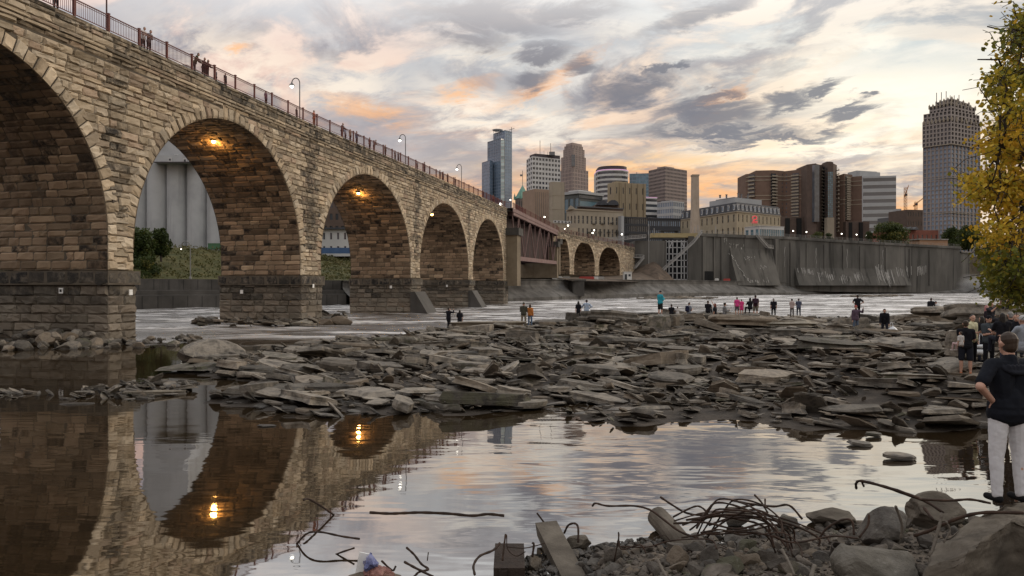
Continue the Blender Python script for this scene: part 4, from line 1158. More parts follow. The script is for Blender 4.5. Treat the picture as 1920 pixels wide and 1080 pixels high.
# tan mill apartments with arched-looking tall windows, balconies
Y = 400
t, org = tower('mill_apartments', 'tan stone mill turned apartments with black balconies behind the far arches', 'building', rect(1062, 1081, 1168, Y, 6, 14), ZC - 4, zof(394, Y), M_tanpale, G_dark, [(3, 4, .38, .6), (11, 4, .40, .62)], .4, .6, .5, margin=(0, 1.6), fancy=True)
part_box(t, org, 'cornice', rect(1061, 1081, 1169, Y - .6, 6.6, 14.6), zof(394, Y), zof(391.5, Y), M_tan)
a, b = xy(1064, Y + 3), xy(1080, Y); pk = P(1070, 384.5, Y + 2)
mb = MB(); mb.add([Vector((a[0], a[1], zof(394, Y) + .6)) - org, Vector((b[0], b[1], zof(394, Y) + .6)) - org, Vector((pk.x, pk.y, pk.z)) - org, Vector((a[0], a[1] + 12, zof(394, Y) + .6)) - org, Vector((b[0], b[1] + 12, zof(394, Y) + .6)) - org, Vector((pk.x, pk.y + 12, pk.z)) - org], [(0, 1, 2), (0, 2, 5, 3), (1, 4, 5, 2)]); mb.build('gable', M_tanpale, t)
part_box(t, org, 'attic_storey', rect(1082, 1088, 1168, Y + 3, 2, 11), zof(392, Y), zof(387.5, Y), M_brown2); part_box(t, org, 'attic_roof', rect(1080, 1087, 1170, Y + 1, 3, 13), zof(387.5, Y), zof(385.5, Y), M_roofgrey)
bal = MB().box((0, 0, 0), (2.2, 1.2, .12)).box((0, -.58, .55), (2.2, .05, .05)).box((0, -.58, .3), (2.2, .04, .04))
for k in range(7): bal.box((-1.05 + k * .35, -.58, .28), (.05, .04, .56))
bme = bal.mesh('balcony', plain('black_iron', (.02, .02, .02), .5))
for px, py in ((1114, 420), (1130, 420), (1147, 419), (1105, 436), (1125, 436), (1141, 436), (1156, 436), (1104, 445)):
    f = (px - 1081) / (1168 - 1081); yy = Y + f * 14; q = P(px, py, yy); link_mesh('balcony', bme, t, (q.x - org.x, q.y - .6 - org.y, q.z - org.z), (0, 0, .18))
t, org = tower('low_terrace', 'low pale terrace building with dormers left of the mill apartments', 'building', rect(1034, 1046, 1084, 360, 3, 8), 15, zof(425, 360), M_tan, G_dark, [(2, 2), (6, 2)], .35, .5, .3)
part_box(t, org, 'parapet', rect(1035, 1046, 1066, 360.5, 2, 4), zof(425, 360), zof(418, 360), M_tan)
dm = MB().box((0, 0, .6), (1.6, .8, 1.2)).box((0, -.42, .6), (.9, .06, .8), mi=1).mesh('dormer', [M_white, G_dark])
for k in range(5): q = xy(1041 + k * 6.6, 359.6 + k * 1.2); link_mesh('dormer', dm, t, (q[0] - org.x, q[1] - org.y, zof(418, 360) - org.z))
t, org = tower('glass_offices', 'dark gridded glass building beside the tan mill apartments', 'building', face_rect(1167, 1215, 410, 20, 6), ZC - 4, zof(406, 410), plain('black_frame', (.035, .038, .045), .5), G_dark, [(12, 6, .8, .72)], .8, .7, .3)
part_box(t, org, 'pale_corner', face_rect(1165, 1170, 409, 8, .6), ZC - 4, zof(405, 410), M_greyconc)
t, org = tower('glass_offices', 'lower dark building with blue windows left of the chimney foot', 'building', face_rect(1214, 1276, 430, 20, 4), ZC - 4, zof(410, 430), plain('black_frame', (.035, .038, .045), .5), G_blue, [(16, 5, .6, .55)], .6, .55, .3, limit=80)
part_box(t, org, 'parapet', face_rect(1213.5, 1276.5, 429.6, 21, 4), zof(410, 430), zof(408.5, 430), plain('black_frame', (.035, .038, .045), .5))

# chimney
ch = empty('factory_chimney', (*xy(1303, 385), ZC)); tag(ch, 'tall slim tan concrete chimney standing free in front of the skyline', 'chimney')
mb = MB(); zt_ = zof(328, 385) - ZC
for (h0, h1, wa, wb) in ((0, zt_ * .55, 5.6, 3.6), (zt_ * .55, zt_ - .8, 3.6, 3.3)):
    V = [(sx * wa / 2, sy * wa / 2, h0) for sx, sy in ((-1, -1), (1, -1), (1, 1), (-1, 1))] + [(sx * wb / 2, sy * wb / 2, h1) for sx, sy in ((-1, -1), (1, -1), (1, 1), (-1, 1))]
    mb.add(V, [(i, (i + 1) % 4, 4 + (i + 1) % 4, 4 + i) for i in range(4)] + [(4, 5, 6, 7)])
mb.build('shaft', pmat('chimney_concrete', [(.30, .25, .20), (.40, .335, .27)], .25, .9, .2, streak=((.2, .165, .13), .5, .5)), ch); MB().box((0, 0, zt_ - .4), (3.7, 3.7, .8)).build('cap', M_tan, ch); MB().box((0, 0, 4), (8, 7, 8)).build('plinth', M_tanpale, ch)

# mansard roofed mill
Y = 405
t, org = tower('mansard_mill', 'long tan mill with a dark mansard roof full of white dormers', 'building', rect(1276, 1381, 1463, Y, 52, 26), ZC - 4, zof(396, Y), pmat('ochre_stone', [(.29, .245, .175), (.36, .31, .225)], .2, .9, .1, streak=((.2, .16, .1), .4, .35)), G_dark, [(11, 4, .26, .56), (11, 4, .24, .56)], .3, .56, .45, fancy=True)
f0 = rect(1275, 1381, 1464, Y - .5, 52.5, 26.5); zr0, zr1 = zof(396, Y), zof(378.5, Y)
cen = centroid(f0); f1 = [(cen[0] + (p[0] - cen[0]) * .955, cen[1] + (p[1] - cen[1]) * .955) for p in f0]
mb = MB()
for i in range(4): mb.quad(Vector((*f0[i], zr0)) - org, Vector((*f0[(i + 1) % 4], zr0)) - org, Vector((*f1[(i + 1) % 4], zr1)) - org, Vector((*f1[i], zr1)) - org)
mb.add([Vector((*p, zr1)) - org for p in f1], [(0, 1, 2, 3)]); rf = mb.build('mansard_roof', M_slate, t)
part_box(t, org, 'cornice', rect(1274.5, 1381, 1464.5, Y - .8, 53, 27), zr0 - .5, zr0, M_tan)
dmm = MB().box((0, 0, 1.5), (1.5, 2.4, 3.0)).box((0, -1.22, 1.5), (.9, .06, 2.2), mi=1).box((0, -.1, 3.1), (1.8, 2.6, .2)).mesh('dormer', [M_white, G_blue])
for A_0, B_0, n in ((f0[0], f0[1], 11), (f0[1], f0[2], 11)):
    A2, d2, L2, n2 = edge_frames(A_0, B_0, cen)
    for k in range(n):
        q = A2 + d2 * (L2 * (k + .5) / n) - n2 * 1.3; link_mesh('dormer', dmm, rf, (q.x - org.x, q.y - org.y, zr0 + .8 - org.z), (0, 0, math.atan2(n2.x, -n2.y)))
part_box(t, org, 'penthouse', rect(1330, 1378, 1428, Y + 16, 20, 12), zr1 - .2, zof(370.5, Y + 16), M_greyconc); part_box(t, org, 'penthouse_roof', rect(1342, 1376, 1410, Y + 20, 14, 8), zof(370.5, Y + 16), zof(368, Y + 16), M_roofgrey)
mb = MB()
for px, h_ in ((1384, 2.5), (1390, 2), (1402, 1.6), (1350, 1.5), (1362, 1.8)): q = xy(px, Y + 22); mb.lathe([(.5, 0), (.5, h_), (.7, h_), (.7, h_ + .3)], (q[0] - org.x, q[1] - org.y, zof(368.5, Y + 16) - org.z - .2), 8)
mb.build('roof_vent', M_pipe, t)
# the red script sign: one looped figure over a bar
sg = empty('neon_sign', tuple(P(1415, 419, 396))); tag(sg, 'red looped figure sign standing on the roof of the white pavilion', 'sign')
M_neon = pmat('red_neon', [(.5, .05, .06)], bump=0, emit=((1, .12, .14), .35))
mb = MB(); pts = [(-1.3, 0, 2.6), (-1.1, 0, 3.5), (-.3, 0, 3.95), (.7, 0, 3.8), (1.1, 0, 3.1), (.7, 0, 2.4), (-.2, 0, 1.7), (-1.2, 0, 1.05), (-.3, 0, 1.1), (.8, 0, .85), (1.5, 0, 1.2)]
mb.tube(pts, .28, 6); mb.tube([(-1.1, 0, 2.0), (.2, 0, 2.2), (1.2, 0, 2.0)], .2, 6); mb.build('figure', M_neon, sg); MB().bar((-1.6, 0, .35), (1.6, 0, .3), .3, .35).build('underline', M_neon, sg)
mb = MB().bar((-1.2, .3, -1.5), (-1.2, .3, 3.6), .12).bar((1.2, .3, -1.5), (1.2, .3, 3.6), .12).bar((-1.2, .3, .1), (1.2, .3, .1), .1).build('frame', M_pipe, sg)
# white pavilion
Y = 372
t, org = tower('visitor_pavilion', 'low white pavilion with a long glazed front on the dam top', 'building', rect(1396, 1424, 1470, Y, 10, 7), 23.5, zof(424, Y), M_white, G_teal, [(3, 1, .6, .72), (11, 1, .88, .72)], .8, .72, .25)
part_box(t, org, 'roof', rect(1395, 1424, 1471, Y - .5, 10.5, 7.5), zof(424, Y), zof(423, Y), M_white)
t, org = tower('gate_hut', 'small white corner hut joined to the dam rim left of the stairs', 'hut', face_rect(1395, 1408, 345, 4, 1), 24.0, zof(426, 345), M_white, G_dark, [(2, 1, .5, .6)], .5, .6, .2) if False else (None, None)

# brown apartment complex: stepped wings with balconies, stone storeys, glass bay
def apartments(name, label, segs, ztops, Y, wm, seed, floors, bands=()):
    """segs: list of (px, Y) corner points along the river front"""
    r = random.Random(seed); pts = [xy(px, y) for px, y in segs]; back = [xy(px, y + 26) for px, y in segs[::-1]]
    org = Vector((pts[0][0], pts[0][1], ZC)); root = empty(name, tuple(org)); tag(root, label, 'building')
    wall = MB(); panes = []; cen = (sum(p[0] for p in pts) / len(pts), Y + 30); bal_spots = []
    for i, (a, b) in enumerate(zip(pts, pts[1:])):
        L = math.dist(a, b); cols = max(2, int(round(L / 3.4))); z1 = ztops[i]
        keep = {c: r.random() < .35 for c in range(cols)}
        facade(wall, panes, a, b, cen, ZC, z1 - 1.4, cols, int((z1 - ZC) / 3.05), .26, .42, .3, skip=lambda c, j, k=keep: not k[c])
        wall.quad((*a, z1 - 1.4), (*b, z1 - 1.4), (*b, z1), (*a, z1))
        wall.quad((*a, ZC), (a[0], a[1] + 20, ZC), (a[0], a[1] + 20, z1), (*a, z1)); wall.quad((*b, ZC), (b[0], b[1] + 20, ZC), (b[0], b[1] + 20, z1), (*b, z1))
        wall.quad((*a, z1), (*b, z1), (b[0] + 6, b[1] + 22, z1), (a[0] + 6, a[1] + 22, z1))
        bal_spots.append((a, b, z1, cols, keep))
    for v in wall.v: v -= np.array(org)
    wall.build('wall', wm, root); put_panes(panes, G_grey, root, org, limit=70)
    bnd = MB()
    for i, (a, b) in enumerate(zip(pts, pts[1:])):
        for zb in bands:
            if zb < ztops[i]:
                d = Vector((b[0] - a[0], b[1] - a[1])).normalized(); n = Vector((d.y, -d.x)); 
                bnd.bar(Vector((a[0] + n.x * .12, a[1] + n.y * .12, zb)) - org, Vector((b[0] + n.x * .12, b[1] + n.y * .12, zb)) - org, .3, .55)
    bnd.build('stone_band', M_tan, root)
    return root, org, pts, bal_spots
BALC = MB().box((0, 0, 0), (5.0, 1.7, .22)).box((0, -.8, .55), (5.0, .08, 1.0)).box((0, .62, 1.2), (4.4, .1, 2.2), mi=1).mesh('balcony', [M_tanpale, G_dark])
def balconies(root, org, a, b, f, z0, z1, n, sc=1.0):
    d = Vector((b[0] - a[0], b[1] - a[1])); ang = math.atan2(d.y, d.x); nn = Vector((d.y, -d.x)).normalized()
    for k in range(n):
        z = z0 + (z1 - z0) * k / max(n - 1, 1); q = Vector((a[0], a[1])) + d * f + nn * .75
        link_mesh('balcony', BALC, root, (q.x - org.x, q.y - org.y, z - org.z), (0, 0, ang), (sc, 1, 1))
Y = 540
Z = lambda py: zof(py, Y)
root, org, pts, bs = apartments('apartment_complex', 'long brown brick apartment block with stacks of curved balconies', [(1398, 552), (1417, 546), (1450, 544), (1470, 548), (1505, 538), (1520, 545)], [Z(322), Z(317.5), Z(317.5), Z(318), Z(318), Z(318)], Y, M_brown, 3, 22, bands=(Z(329), Z(336), Z(365), Z(373)))
for i, f, n in ((0, .62, 6), (2, .0, 12), (3, .62, 18), (4, .3, 14)): balconies(root, org, pts[i], pts[i + 1], f, Z(432) if n > 12 else Z(395 if i else 367), Z(330), n, 1.0 if i != 3 else 1.15)
part_box(root, org, 'lower_storeys', face_rect(1462, 1512, 532, 10, 2), ZC, Z(408), M_brown2)
for x0 in (1473, 1495): part_box(root, org, 'dark_entrance_bay', face_rect(x0, x0 + 8, 531.6, 2, .2), ZC, Z(411), plain('doorway_dark', (.015, .015, .015), .9))
part_box(root, org, 'roof_house', face_rect(1415, 1434, 556, 12), Z(318), Z(315.3), M_brown2)
root, org, pts, bs = apartments('apartment_tower', 'tall dark brick apartment tower with a bright blue glass bay', [(1513, 528), (1530, 523), (1543, 530), (1552, 522), (1562, 522), (1569, 530)], [Z(313.5), Z(314.5), Z(315), Z(311.5), Z(314), Z(314)], Y, M_brown2, 5, 26)
part_box(root, org, 'blue_glass_bay', face_rect(1527, 1536, 521, 3, .5), Z(420), Z(317), G_grey)
gb = []; wl = MB(); fo = face_rect(1552, 1561.5, 519.5, 3, .2); facade(wl, gb, fo[0], fo[1], centroid(fo), Z(416), Z(330), 3, 24, .84, .86, .1)
for v in wl.v: v -= np.array(org)
wl.build('bay_frame', M_brown2, root); put_panes(gb, G_teal, root, org, name='bay_window', limit=72)
part_box(root, org, 'stone_base', face_rect(1551, 1564, 518.5, 4, .4), ZC, Z(413), M_tanpale); part_box(root, org, 'gable', face_rect(1550, 1559, 524, 8), Z(312), Z(310), M_brown2)
for i, f, n in ((2, .2, 20), (4, .9, 16)): balconies(root, org, pts[i], pts[i + 1], f, Z(436), Z(324), n, .6)
root, org, pts, bs = apartments('apartment_complex', 'lower brown brick apartment wing between the tower and grey offices', [(1569, 535), (1582, 530), (1598, 536), (1616, 532)], [Z(331), Z(329.5), Z(333), Z(333)], Y, M_brown, 9, 20, bands=(Z(342), Z(350), Z(377), Z(385)))
for i, f, n in ((1, .35, 19),): balconies(root, org, pts[i], pts[i + 1], f, Z(414), Z(338), n, .9)
part_box(root, org, 'lower_storeys', face_rect(1586, 1630, 527, 10, 2), ZC, Z(418), M_brown2)
for x0 in (1592, 1612): part_box(root, org, 'dark_entrance_bay', face_rect(x0, x0 + 6, 526.6, 2, .2), ZC, Z(420), plain('doorway_dark', (.015, .015, .015), .9))

# grey office block with ribbon windows
Y = 700
t, org = tower('office_block', 'wide grey office block with ribbon windows and a raised roof storey', 'office block', rect(1608, 1618, 1680, Y, 30, -6), ZC, zof(331, Y), M_greyconc, G_grey, [(1, 16, .45, .6), (1, 13, 1.0, .48)], 1, .5, .3)
part_box(t, org, 'roof_storey', rect(1589, 1606, 1644, Y + 12, 14, 8), ZC, zof(316, Y), M_greyconc)
part_box(t, org, 'upper_block', rect(1590, 1612, 1650, Y + 8, 16, 10), zof(331, Y), zof(318, Y), M_greyconc)

# tall stone and glass tower at the right
Y = 470
t, org = tower('residential_tower', 'very tall stone and glass tower with a stepped crown and pinnacles at the right', 'tower', rect(1730, 1783, 1838, Y, 12, 16), ZC, zof(270, Y), pmat('grey_granite', [(.19, .165, .155), (.25, .222, .21)], .1, .8, .05), G_blue, [(7, 26, .60, .80), (8, 26, .60, .80)], .56, .72, .6, limit=40)
def crown(a, b, c, y0, y1, cols, rows, dy=2): tower('', '', '', rect(a, b, c, Y + dy, 12, 15), zof(y0, Y) - .2, zof(y1, Y), pmat('pale_granite', [(.22, .195, .18), (.28, .25, .232)], .1, .8, .05), G_dark, [(cols, rows, .6, .66), (cols + 1, rows, .6, .66)], .6, .66, .8, root=t, limit=30)
crown(1729, 1783, 1838, 270, 222, 8, 6, -.5); crown(1731, 1783, 1836, 222, 206, 7, 2, 1); crown(1742, 1783, 1828, 206, 189, 6, 2, 4); crown(1755, 1784, 1816, 189, 179, 5, 1, 7)
pin = MB().box((0, 0, 1.5), (1.0, 1.0, 3.4)).lathe([(.5, 3.2), (.0, 4.6)], seg=4).mesh('pinnacle', M_tanpale)
for (a, b, c, y, dy, n) in ((1732, 1784, 1838, 222, -1, 7), (1742, 1783, 1828, 189, 4, 6), (1755, 1784, 1816, 179, 7, 4)):
    f = rect(a, b, c, Y + dy, 12, 15)
    for A_0, B_0 in ((f[0], f[1]), (f[1], f[2])):
        for k in range(n): q = Vector(A_0).lerp(Vector(B_0), k / (n - 1 if A_0 == f[1] else n)); link_mesh('pinnacle', pin, t, (q.x - org.x, q.y - org.y, zof(y, Y) - 1.6 - org.z), sc=(.8, .8, .7))
mast = MB().tube([(0, 0, -2), (0, 0, 8)], .22).mesh('mast', M_pipe)
for k, (px, py) in enumerate(((1755.5, 165), (1764.5, 164), (1773.5, 162), (1781, 170), (1788.5, 170), (1797.5, 169))):
    q = xy(px, Y + 12); link_mesh('mast', mast, t, (q[0] - org.x, q[1] - org.y, zof(py, Y) - 8 - org.z))
part_box(t, org, 'ledge', rect(1731, 1784, 1839, Y - 1.5, 12.5, 16.5), zof(271, Y), zof(269.6, Y), M_tanpale); part_box(t, org, 'ledge', rect(1733, 1784, 1837, Y - .8, 12.5, 16.5), zof(333.5, Y), zof(332.5, Y), M_tanpale); part_box(t, org, 'ledge', rect(1733, 1784, 1837, Y - .8, 12.5, 16.5), zof(399.5, Y), zof(398.5, Y), M_tanpale)

# small blocks, cranes and brick buildings at the right end
Y = 560
t, org = tower('brick_block', 'dark brown brick block with small windows left of the tall tower', 'building', face_rect(1700, 1734, Y, 20, 3), ZC, zof(393, Y), M_brown2, G_dark, [(7, 6, .35, .45)], .35, .45, .3)
t, org = tower('low_block', 'low grey block between the office block and the brown brick one', 'building', face_rect(1680, 1702, 590, 20, 3), ZC, zof(406, 590), M_roofgrey, G_dark, [(2, 5, .9, .5)], .9, .5, .3); part_box(t, org, 'tank', face_rect(1681, 1690, 592, 6), zof(406, 590), zof(391, 590), M_greyconc)
t, org = tower('brick_warehouse', 'long low red brick warehouse under the tall tower', 'building', face_rect(1690, 1768, 470, 30, 6), ZC, zof(431, 470), M_red, G_dark, [(9, 2, .3, .4)], .3, .4, .3)
mb = MB(); A_0, B_0 = xy(1694, 468), xy(1722, 469); pk = zof(425.5, 470)
for i in range(3):
    xa = A_0[0] + (B_0[0] - A_0[0]) * i / 3; xb = A_0[0] + (B_0[0] - A_0[0]) * (i + 1) / 3
    mb.add([(xa - org.x, A_0[1] - org.y, zof(431, 470) - org.z), (xb - org.x, A_0[1] - org.y, zof(431, 470) - org.z), ((xa + xb) / 2 - org.x, A_0[1] - org.y, pk - org.z), (xa - org.x, A_0[1] + 30 - org.y, zof(431, 470) - org.z), (xb - org.x, A_0[1] + 30 - org.y, zof(431, 470) - org.z), ((xa + xb) / 2 - org.x, A_0[1] + 30 - org.y, pk - org.z)], [(0, 1, 2), (0, 2, 5, 3), (1, 4, 5, 2)])
mb.build('roof', M_roofgrey, t)
t, org = tower('brick_pump_house', 'small plain tan brick house with a pale flat roof on the dam end', 'building', face_rect(1724, 1777, 405, 10, 3), 20, zof(449.5, 405), pmat('tan_brick', [(.25, .15, .09), (.31, .19, .12)], .4, .9, .1), G_dark, [None]); part_box(t, org, 'roof', face_rect(1722.5, 1778.5, 404.4, 11, 3), zof(449.5, 405), zof(447.5, 405), M_paleconc)
def crane(px, pytop, pybase, Y, label, jib):
    b = P(px, pybase, Y); z = zof(pytop, Y) - b.z; r_ = empty('tower_crane', tuple(b)); tag(r_, label, 'crane'); m = plain('crane_orange', (.38, .17, .06), .6)
    mb = MB()
    for sx, sy in ((-1, -1), (1, -1), (1, 1), (-1, 1)): mb.bar((sx, sy, 0), (sx, sy, z), .3)
    for k in range(int(z / 3)): mb.bar((-1, -1, k * 3), (1, -1, k * 3 + 3), .22); mb.bar((-1, 1, k * 3), (-1, -1, k * 3 + 3), .22)
    mb.build('mast', m, r_); mb = MB(); e = Vector(jib); o_ = Vector((0, 0, z * .78))
    for d in (Vector((0, -.6, 0)), Vector((0, .6, 0)), Vector((0, 0, 1.1))): mb.bar(o_ + d, o_ + e + d * .4, .28)
    for k in range(8): mb.bar(o_ + e * k / 8 + Vector((0, -.6, 0)), o_ + e * (k + 1) / 8 + Vector((0, 0, 1)), .2)
    mb.bar(o_, o_ - e * .3, .9, 1.2); mb.build('jib', m, r_); MB().box((0, -1.2, z * .76), (2, 1.6, 2.2)).build('cab', plain('dark_band', (.055, .045, .05)), r_)
crane(1697.5, 351, 412, 760, 'orange tower crane with a raised jib beside the grey office block', (3.2, 0, 9)); crane(1717, 378, 400, 780, 'smaller crane with a slanting jib just left of the tall tower', (9, 0, 7))

# ------------------------------------------------------------------ silos and mill buildings behind the bridge at the left
Y = 172
el = empty('grain_elevator', (*xy(335, Y), 12)); tag(el, 'row of pale grey concrete grain silos framed by the second arch', 'silo'); org = Vector(el.location)
M_silo = pmat('silo_concrete', [(.29, .30, .31), (.37, .38, .39), (.42, .43, .44)], .12, .9, .15, streak=((.22, .225, .23), .5, .6))
zt_ = zof(304, Y) - 12; sm = MB(); R_s = 37.5 / F * Y / 2
for k in range(-5, 5):
    cx0 = (281 + 38.2 * (k + 1) - CX) / F * Y
    if k in (0,): pass
    MBk = MB().lathe([(R_s + .12, -1), (R_s + .12, zt_), (R_s - .3, zt_ + .2)], (cx0 - org.x, 4.0, 0), 36)
    MBk.build('silo', M_silo, el, smooth=False)
part_box(el, org, 'gallery', [xy(285, Y - 1), xy(366, Y - 1), (xy(366, Y)[0], Y + 9), (xy(285, Y)[0], Y + 9)], zof(305, Y), zof(292.5, Y), M_silo)
mb = MB(); 
a, b, c, e = (xy(312, Y + 1), xy(312, Y + 1), xy(358, Y + 1), xy(349, Y + 1))
V = [(p - q) for p, q in zip((0,), (0,))]
prof = [(286, 292.5), (300, 262), (318, 252), (340, 258), (352, 276), (360, 292.5)]
fr = [Vector((xy(px, Y)[0] - org.x, .6, zof(py, Y) - 12)) for px, py in prof]; bk_ = [p + Vector((0, 7, 0)) for p in fr]; n = len(fr)
mb.add(fr + bk_, [tuple(range(n)), tuple(range(2 * n - 1, n - 1, -1))] + [(i, i + 1, n + i + 1, n + i) for i in range(n - 1)]); mb.build('headhouse', M_silo, el); part_box(el, org, 'workhouse', [xy(268, Y + 6), xy(352, Y + 6), (xy(352, Y)[0], Y + 26), (xy(268, Y)[0], Y + 26)], zof(300, Y), 57, M_silo)
win = MB().box((0, 0, 0), (.9, .08, .9)).box((0, -.05, 0), (.5, .06, .5), mi=1).mesh('window', [M_white, G_dark])
for px, py in ((319, 301), (347, 302.5), (325, 292)): q = xy(px, Y - 1.1); link_mesh('window', win, el, (q[0] - org.x, q[1] - org.y if py > 295 else .5, zof(py, Y) - 12))
part_box(el, org, 'gutter', [xy(284, Y - 1.4), xy(367, Y - 1.4), xy(367, Y - 1), xy(284, Y - 1)], zof(306.5, Y), zof(305, Y), plain('dark_band', (.055, .045, .05)))
Y = 230
t, org = tower('old_mill', 'dark old mill building seen through the third arch', 'building', face_rect(540, 648, Y, 20, 0), 12, zof(372, Y), M_brown2, G_dark, [(10, 5, .5, .5)], .5, .5, .3)
t, org = tower('white_house', 'white house with dark windows above a blue hoarding, seen through an arch', 'building', face_rect(588, 680, 205, 12, 0), 12, zof(430, 205), M_white, G_dark, [(7, 2, .3, .5)], .3, .5, .25); part_box(t, org, 'roof', face_rect(586, 682, 204, 14, 0), zof(430, 205), zof(427, 205), M_slate)
fn = MB(); a, b = P(585, 467, 192), P(690, 467, 192)
L = b.x - a.x
for k in range(6): fn.box((L * (k + .5) / 6, 0, .75), (L / 6 - .06, .08, 1.5))
for k in range(7): fn.box((L * k / 6, .06, .8), (.1, .1, 1.7))
tag(fn.build('blue_hoarding', pmat('blue_sheet', [(.045, .09, .19), (.06, .12, .24)], .5, .6, .1), loc=(a.x, a.y, 12.2)), 'blue hoarding fence along the top of the grassy bank', 'fence')
gb_ = MB().box((0, 0, .7), (5, 2, 1.2)).box((0, 0, 1.36), (5.1, 2.1, .12)).box((0, -1.02, .7), (.12, .06, 1.2)); q = P(414, 459, 168)
tag(gb_.build('green_container', pmat('green_paint', [(.05, .12, .06), (.07, .15, .08)], .5, .6, .1), loc=(q.x, q.y, 12.0)), 'small green container at the foot of the silos', 'container')

# lamp on the wall in front of the bank and street lamps with lit globes
def street_lamp(loc, h, label, crook=0.0, lit=True, mcol=(.035, .02, .02), group=None, r=.055, glow=6.0, bulb=.16, ang=0.0, head=1.0):
    o = empty('street_lamp', loc, ang); tag(o, label, 'street lamp', group)
    mb = MB()
    if crook:
        pts = [(0, 0, 0), (0, 0, h - crook)] + [(crook / 2 * (math.cos(a) - 1), 0, h - crook + crook * .62 * math.sin(a)) for a in np.linspace(.2, math.pi, 9)]
        mb.tube(pts, [r * 1.2] + [r] * (len(pts) - 1), 8); end = Vector(pts[-1])
    else: mb.tube([(0, 0, 0), (0, 0, h)], [r * 1.3, r], 8); end = Vector((0, 0, h))
    mb.lathe([(r * 2.6, 0), (r * 2.6, .18), (r * 1.4, .45)], seg=8)
    mb.build('pole', pmat('lamp_paint_%d' % int(mcol[0] * 1000), [mcol], 2, .5, 0), o)
    hd = MB()
    if crook:
        hd.lathe([(.30 * head, -.30), (.24 * head, -.16), (.09 * head, -.02), (.04, .14)], tuple(end), 12); hd.build('shade', plain('lamp_shade', (.10, .10, .10), .4), o)
        MB().sphere(end + Vector((0, 0, -.32)), bulb, 10, 6).build('bulb', lamp_mat('warm_bulb', (1, .93, .80), glow), o, True)
    else:
        hd.lathe([(.10, 0), (.16, .06), (.05, .2)], tuple(end), 8); hd.build('cap', plain('lamp_shade', (.10, .10, .10), .4), o)
        MB().sphere(end + Vector((0, 0, .12)), bulb, 10, 6).build('globe', lamp_mat('warm_bulb', (1, .93, .80), glow) if lit else plain('white_paint', (.55, .55, .53)), o, True)
    return o
BL = 'street lamps along the bridge deck'
for s_px, lab in ((None, 'tall dark red lamp pole at the left end of the bridge railing'), (577, 'tallest visible lamp with a lit shade on the bridge deck, above the third pier'), (772, 'mid sized crooked lamp on the bridge deck left of the glass tower'), (875, 'small distant crooked lamp on the bridge deck nearest the steel span')):
    s_ = 52.0 if s_px is None else s_of_px(s_px) + .2
    p = at(s_, -1.0, float(zdeck(s_))); street_lamp(p, 4.9, lab, .8, True, (.05, .018, .016) if s_px is None else (.06, .06, .065), BL, r=.05, ang=0.0, bulb=.2)
for px, py in ((949, 402), (957, 375)):
    pass
p = at(s_of_px(949), -1.2, float(zdeck(s_of_px(949)))); street_lamp((p[0], p[1], p[2] - 3.0), 3.6, 'lit globe lamp at the joint between the stone arches and steel span', bulb=.34, glow=5)
LAMPS = [(957, 375, 430, 'lit lamp just below the foot of the blue glass tower'), (1021, 407, 330, 'lit lamp left of the pale terrace building beyond the bridge'), (1065, 423, 335, 'lit lamp in front of the terrace dormers'), (1059, 429.5, 335, 'lower lit lamp at the left foot of the mill apartments'),
         (1114, 432, 380, 'right hand lit lamp of the close pair before the mill apartments'), (1111, 437, 330, 'lower lit lamp of the close pair before the mill apartments'), (1166, 439.5, 340, 'lit lamp at the right corner of the mill apartments'), (1487, 433, 400, 'lit promenade lamp just right of the white pavilion'),
         (1512, 435, 402, 'second lit promenade lamp right of the white pavilion'), (1578, 438.5, 410, 'lit promenade lamp at the foot of the brown wing'), (1606, 440, 412, 'lit promenade lamp left of the leafy tree on the dam'), (1624, 442, 414, 'lit promenade lamp nearest the leafy tree on the dam')]
for px, py, Y, lab in LAMPS:
    p = P(px, py, Y); street_lamp((p.x, p.y, p.z - 5.1), 5.0, lab, r=.1, bulb=.33, glow=6, group='lit lamps on the far shore')
p = P(357, 446, 128); street_lamp((p.x, p.y, 5.0), p.z - 5.0, 'slim unlit lamp post standing on the river wall before the silos', crook=1.6, mcol=(.16, .16, .15), r=.09, glow=0.4, bulb=.1, head=.6)
o = empty('wall_lamp', tuple(onwall(1187, .9, wz(1187, 482)))); tag(o, 'glowing orange lamp on the lock pier beside the zigzag stairs', 'lamp')
MB().sphere((0, -.2, 0), .42, 10, 6).build('bulb', lamp_mat('orange_bulb', (1, .50, .12), 9), o, True); MB().box((0, .25, .3), (.7, .9, .3)).build('bracket', M_pipe, o)

# sodium floodlights in the vaults, really lighting the stone
def vault_lamp(px, py, s, off, label, e):
    # on the vault soffit at depth -off from the front
    p0 = at(s, -off, 0); Y = p0[1]; z = zof(py, Y); o = empty('vault_lamp', (p0[0], p0[1], z)); tag(o, label, 'lamp', 'sodium lamps under the arches')
    MB().sphere((0, 0, 0), .19, 12, 8).build('bulb', lamp_mat('sodium_bulb', (1, .50, .10), 40), o, True)
    MB().lathe([(.30, .02), (.24, .22), (.10, .34)], seg=12).bar((0, 0, .3), (0, 0, 1.4), .07).build('housing', M_pipe, o)
    l = bpy.data.lights.new('sodium_light', 'POINT'); l.energy = e; l.color = (1, .48, .12); l.shadow_soft_size = .25; lo = bpy.data.objects.new('sodium_light', l); COL.objects.link(lo); lo.parent = o; lo.location = (0, 0, -.35)
def s_at_depth(px, off):
    ss = np.linspace(20, 170, 3000); q = path(ss) - normal(ss) * off; p = CX + F * q[:, 0] / q[:, 1]; return float(np.interp(px, p, ss))
vault_lamp(401, 265, s_at_depth(401, 4.5), 4.5, 'glowing orange lamp under the vault of the second visible arch', 210)
vault_lamp(672, 362, s_at_depth(672, 4.5), 4.5, 'glowing orange lamp under the vault of the third visible arch', 200)
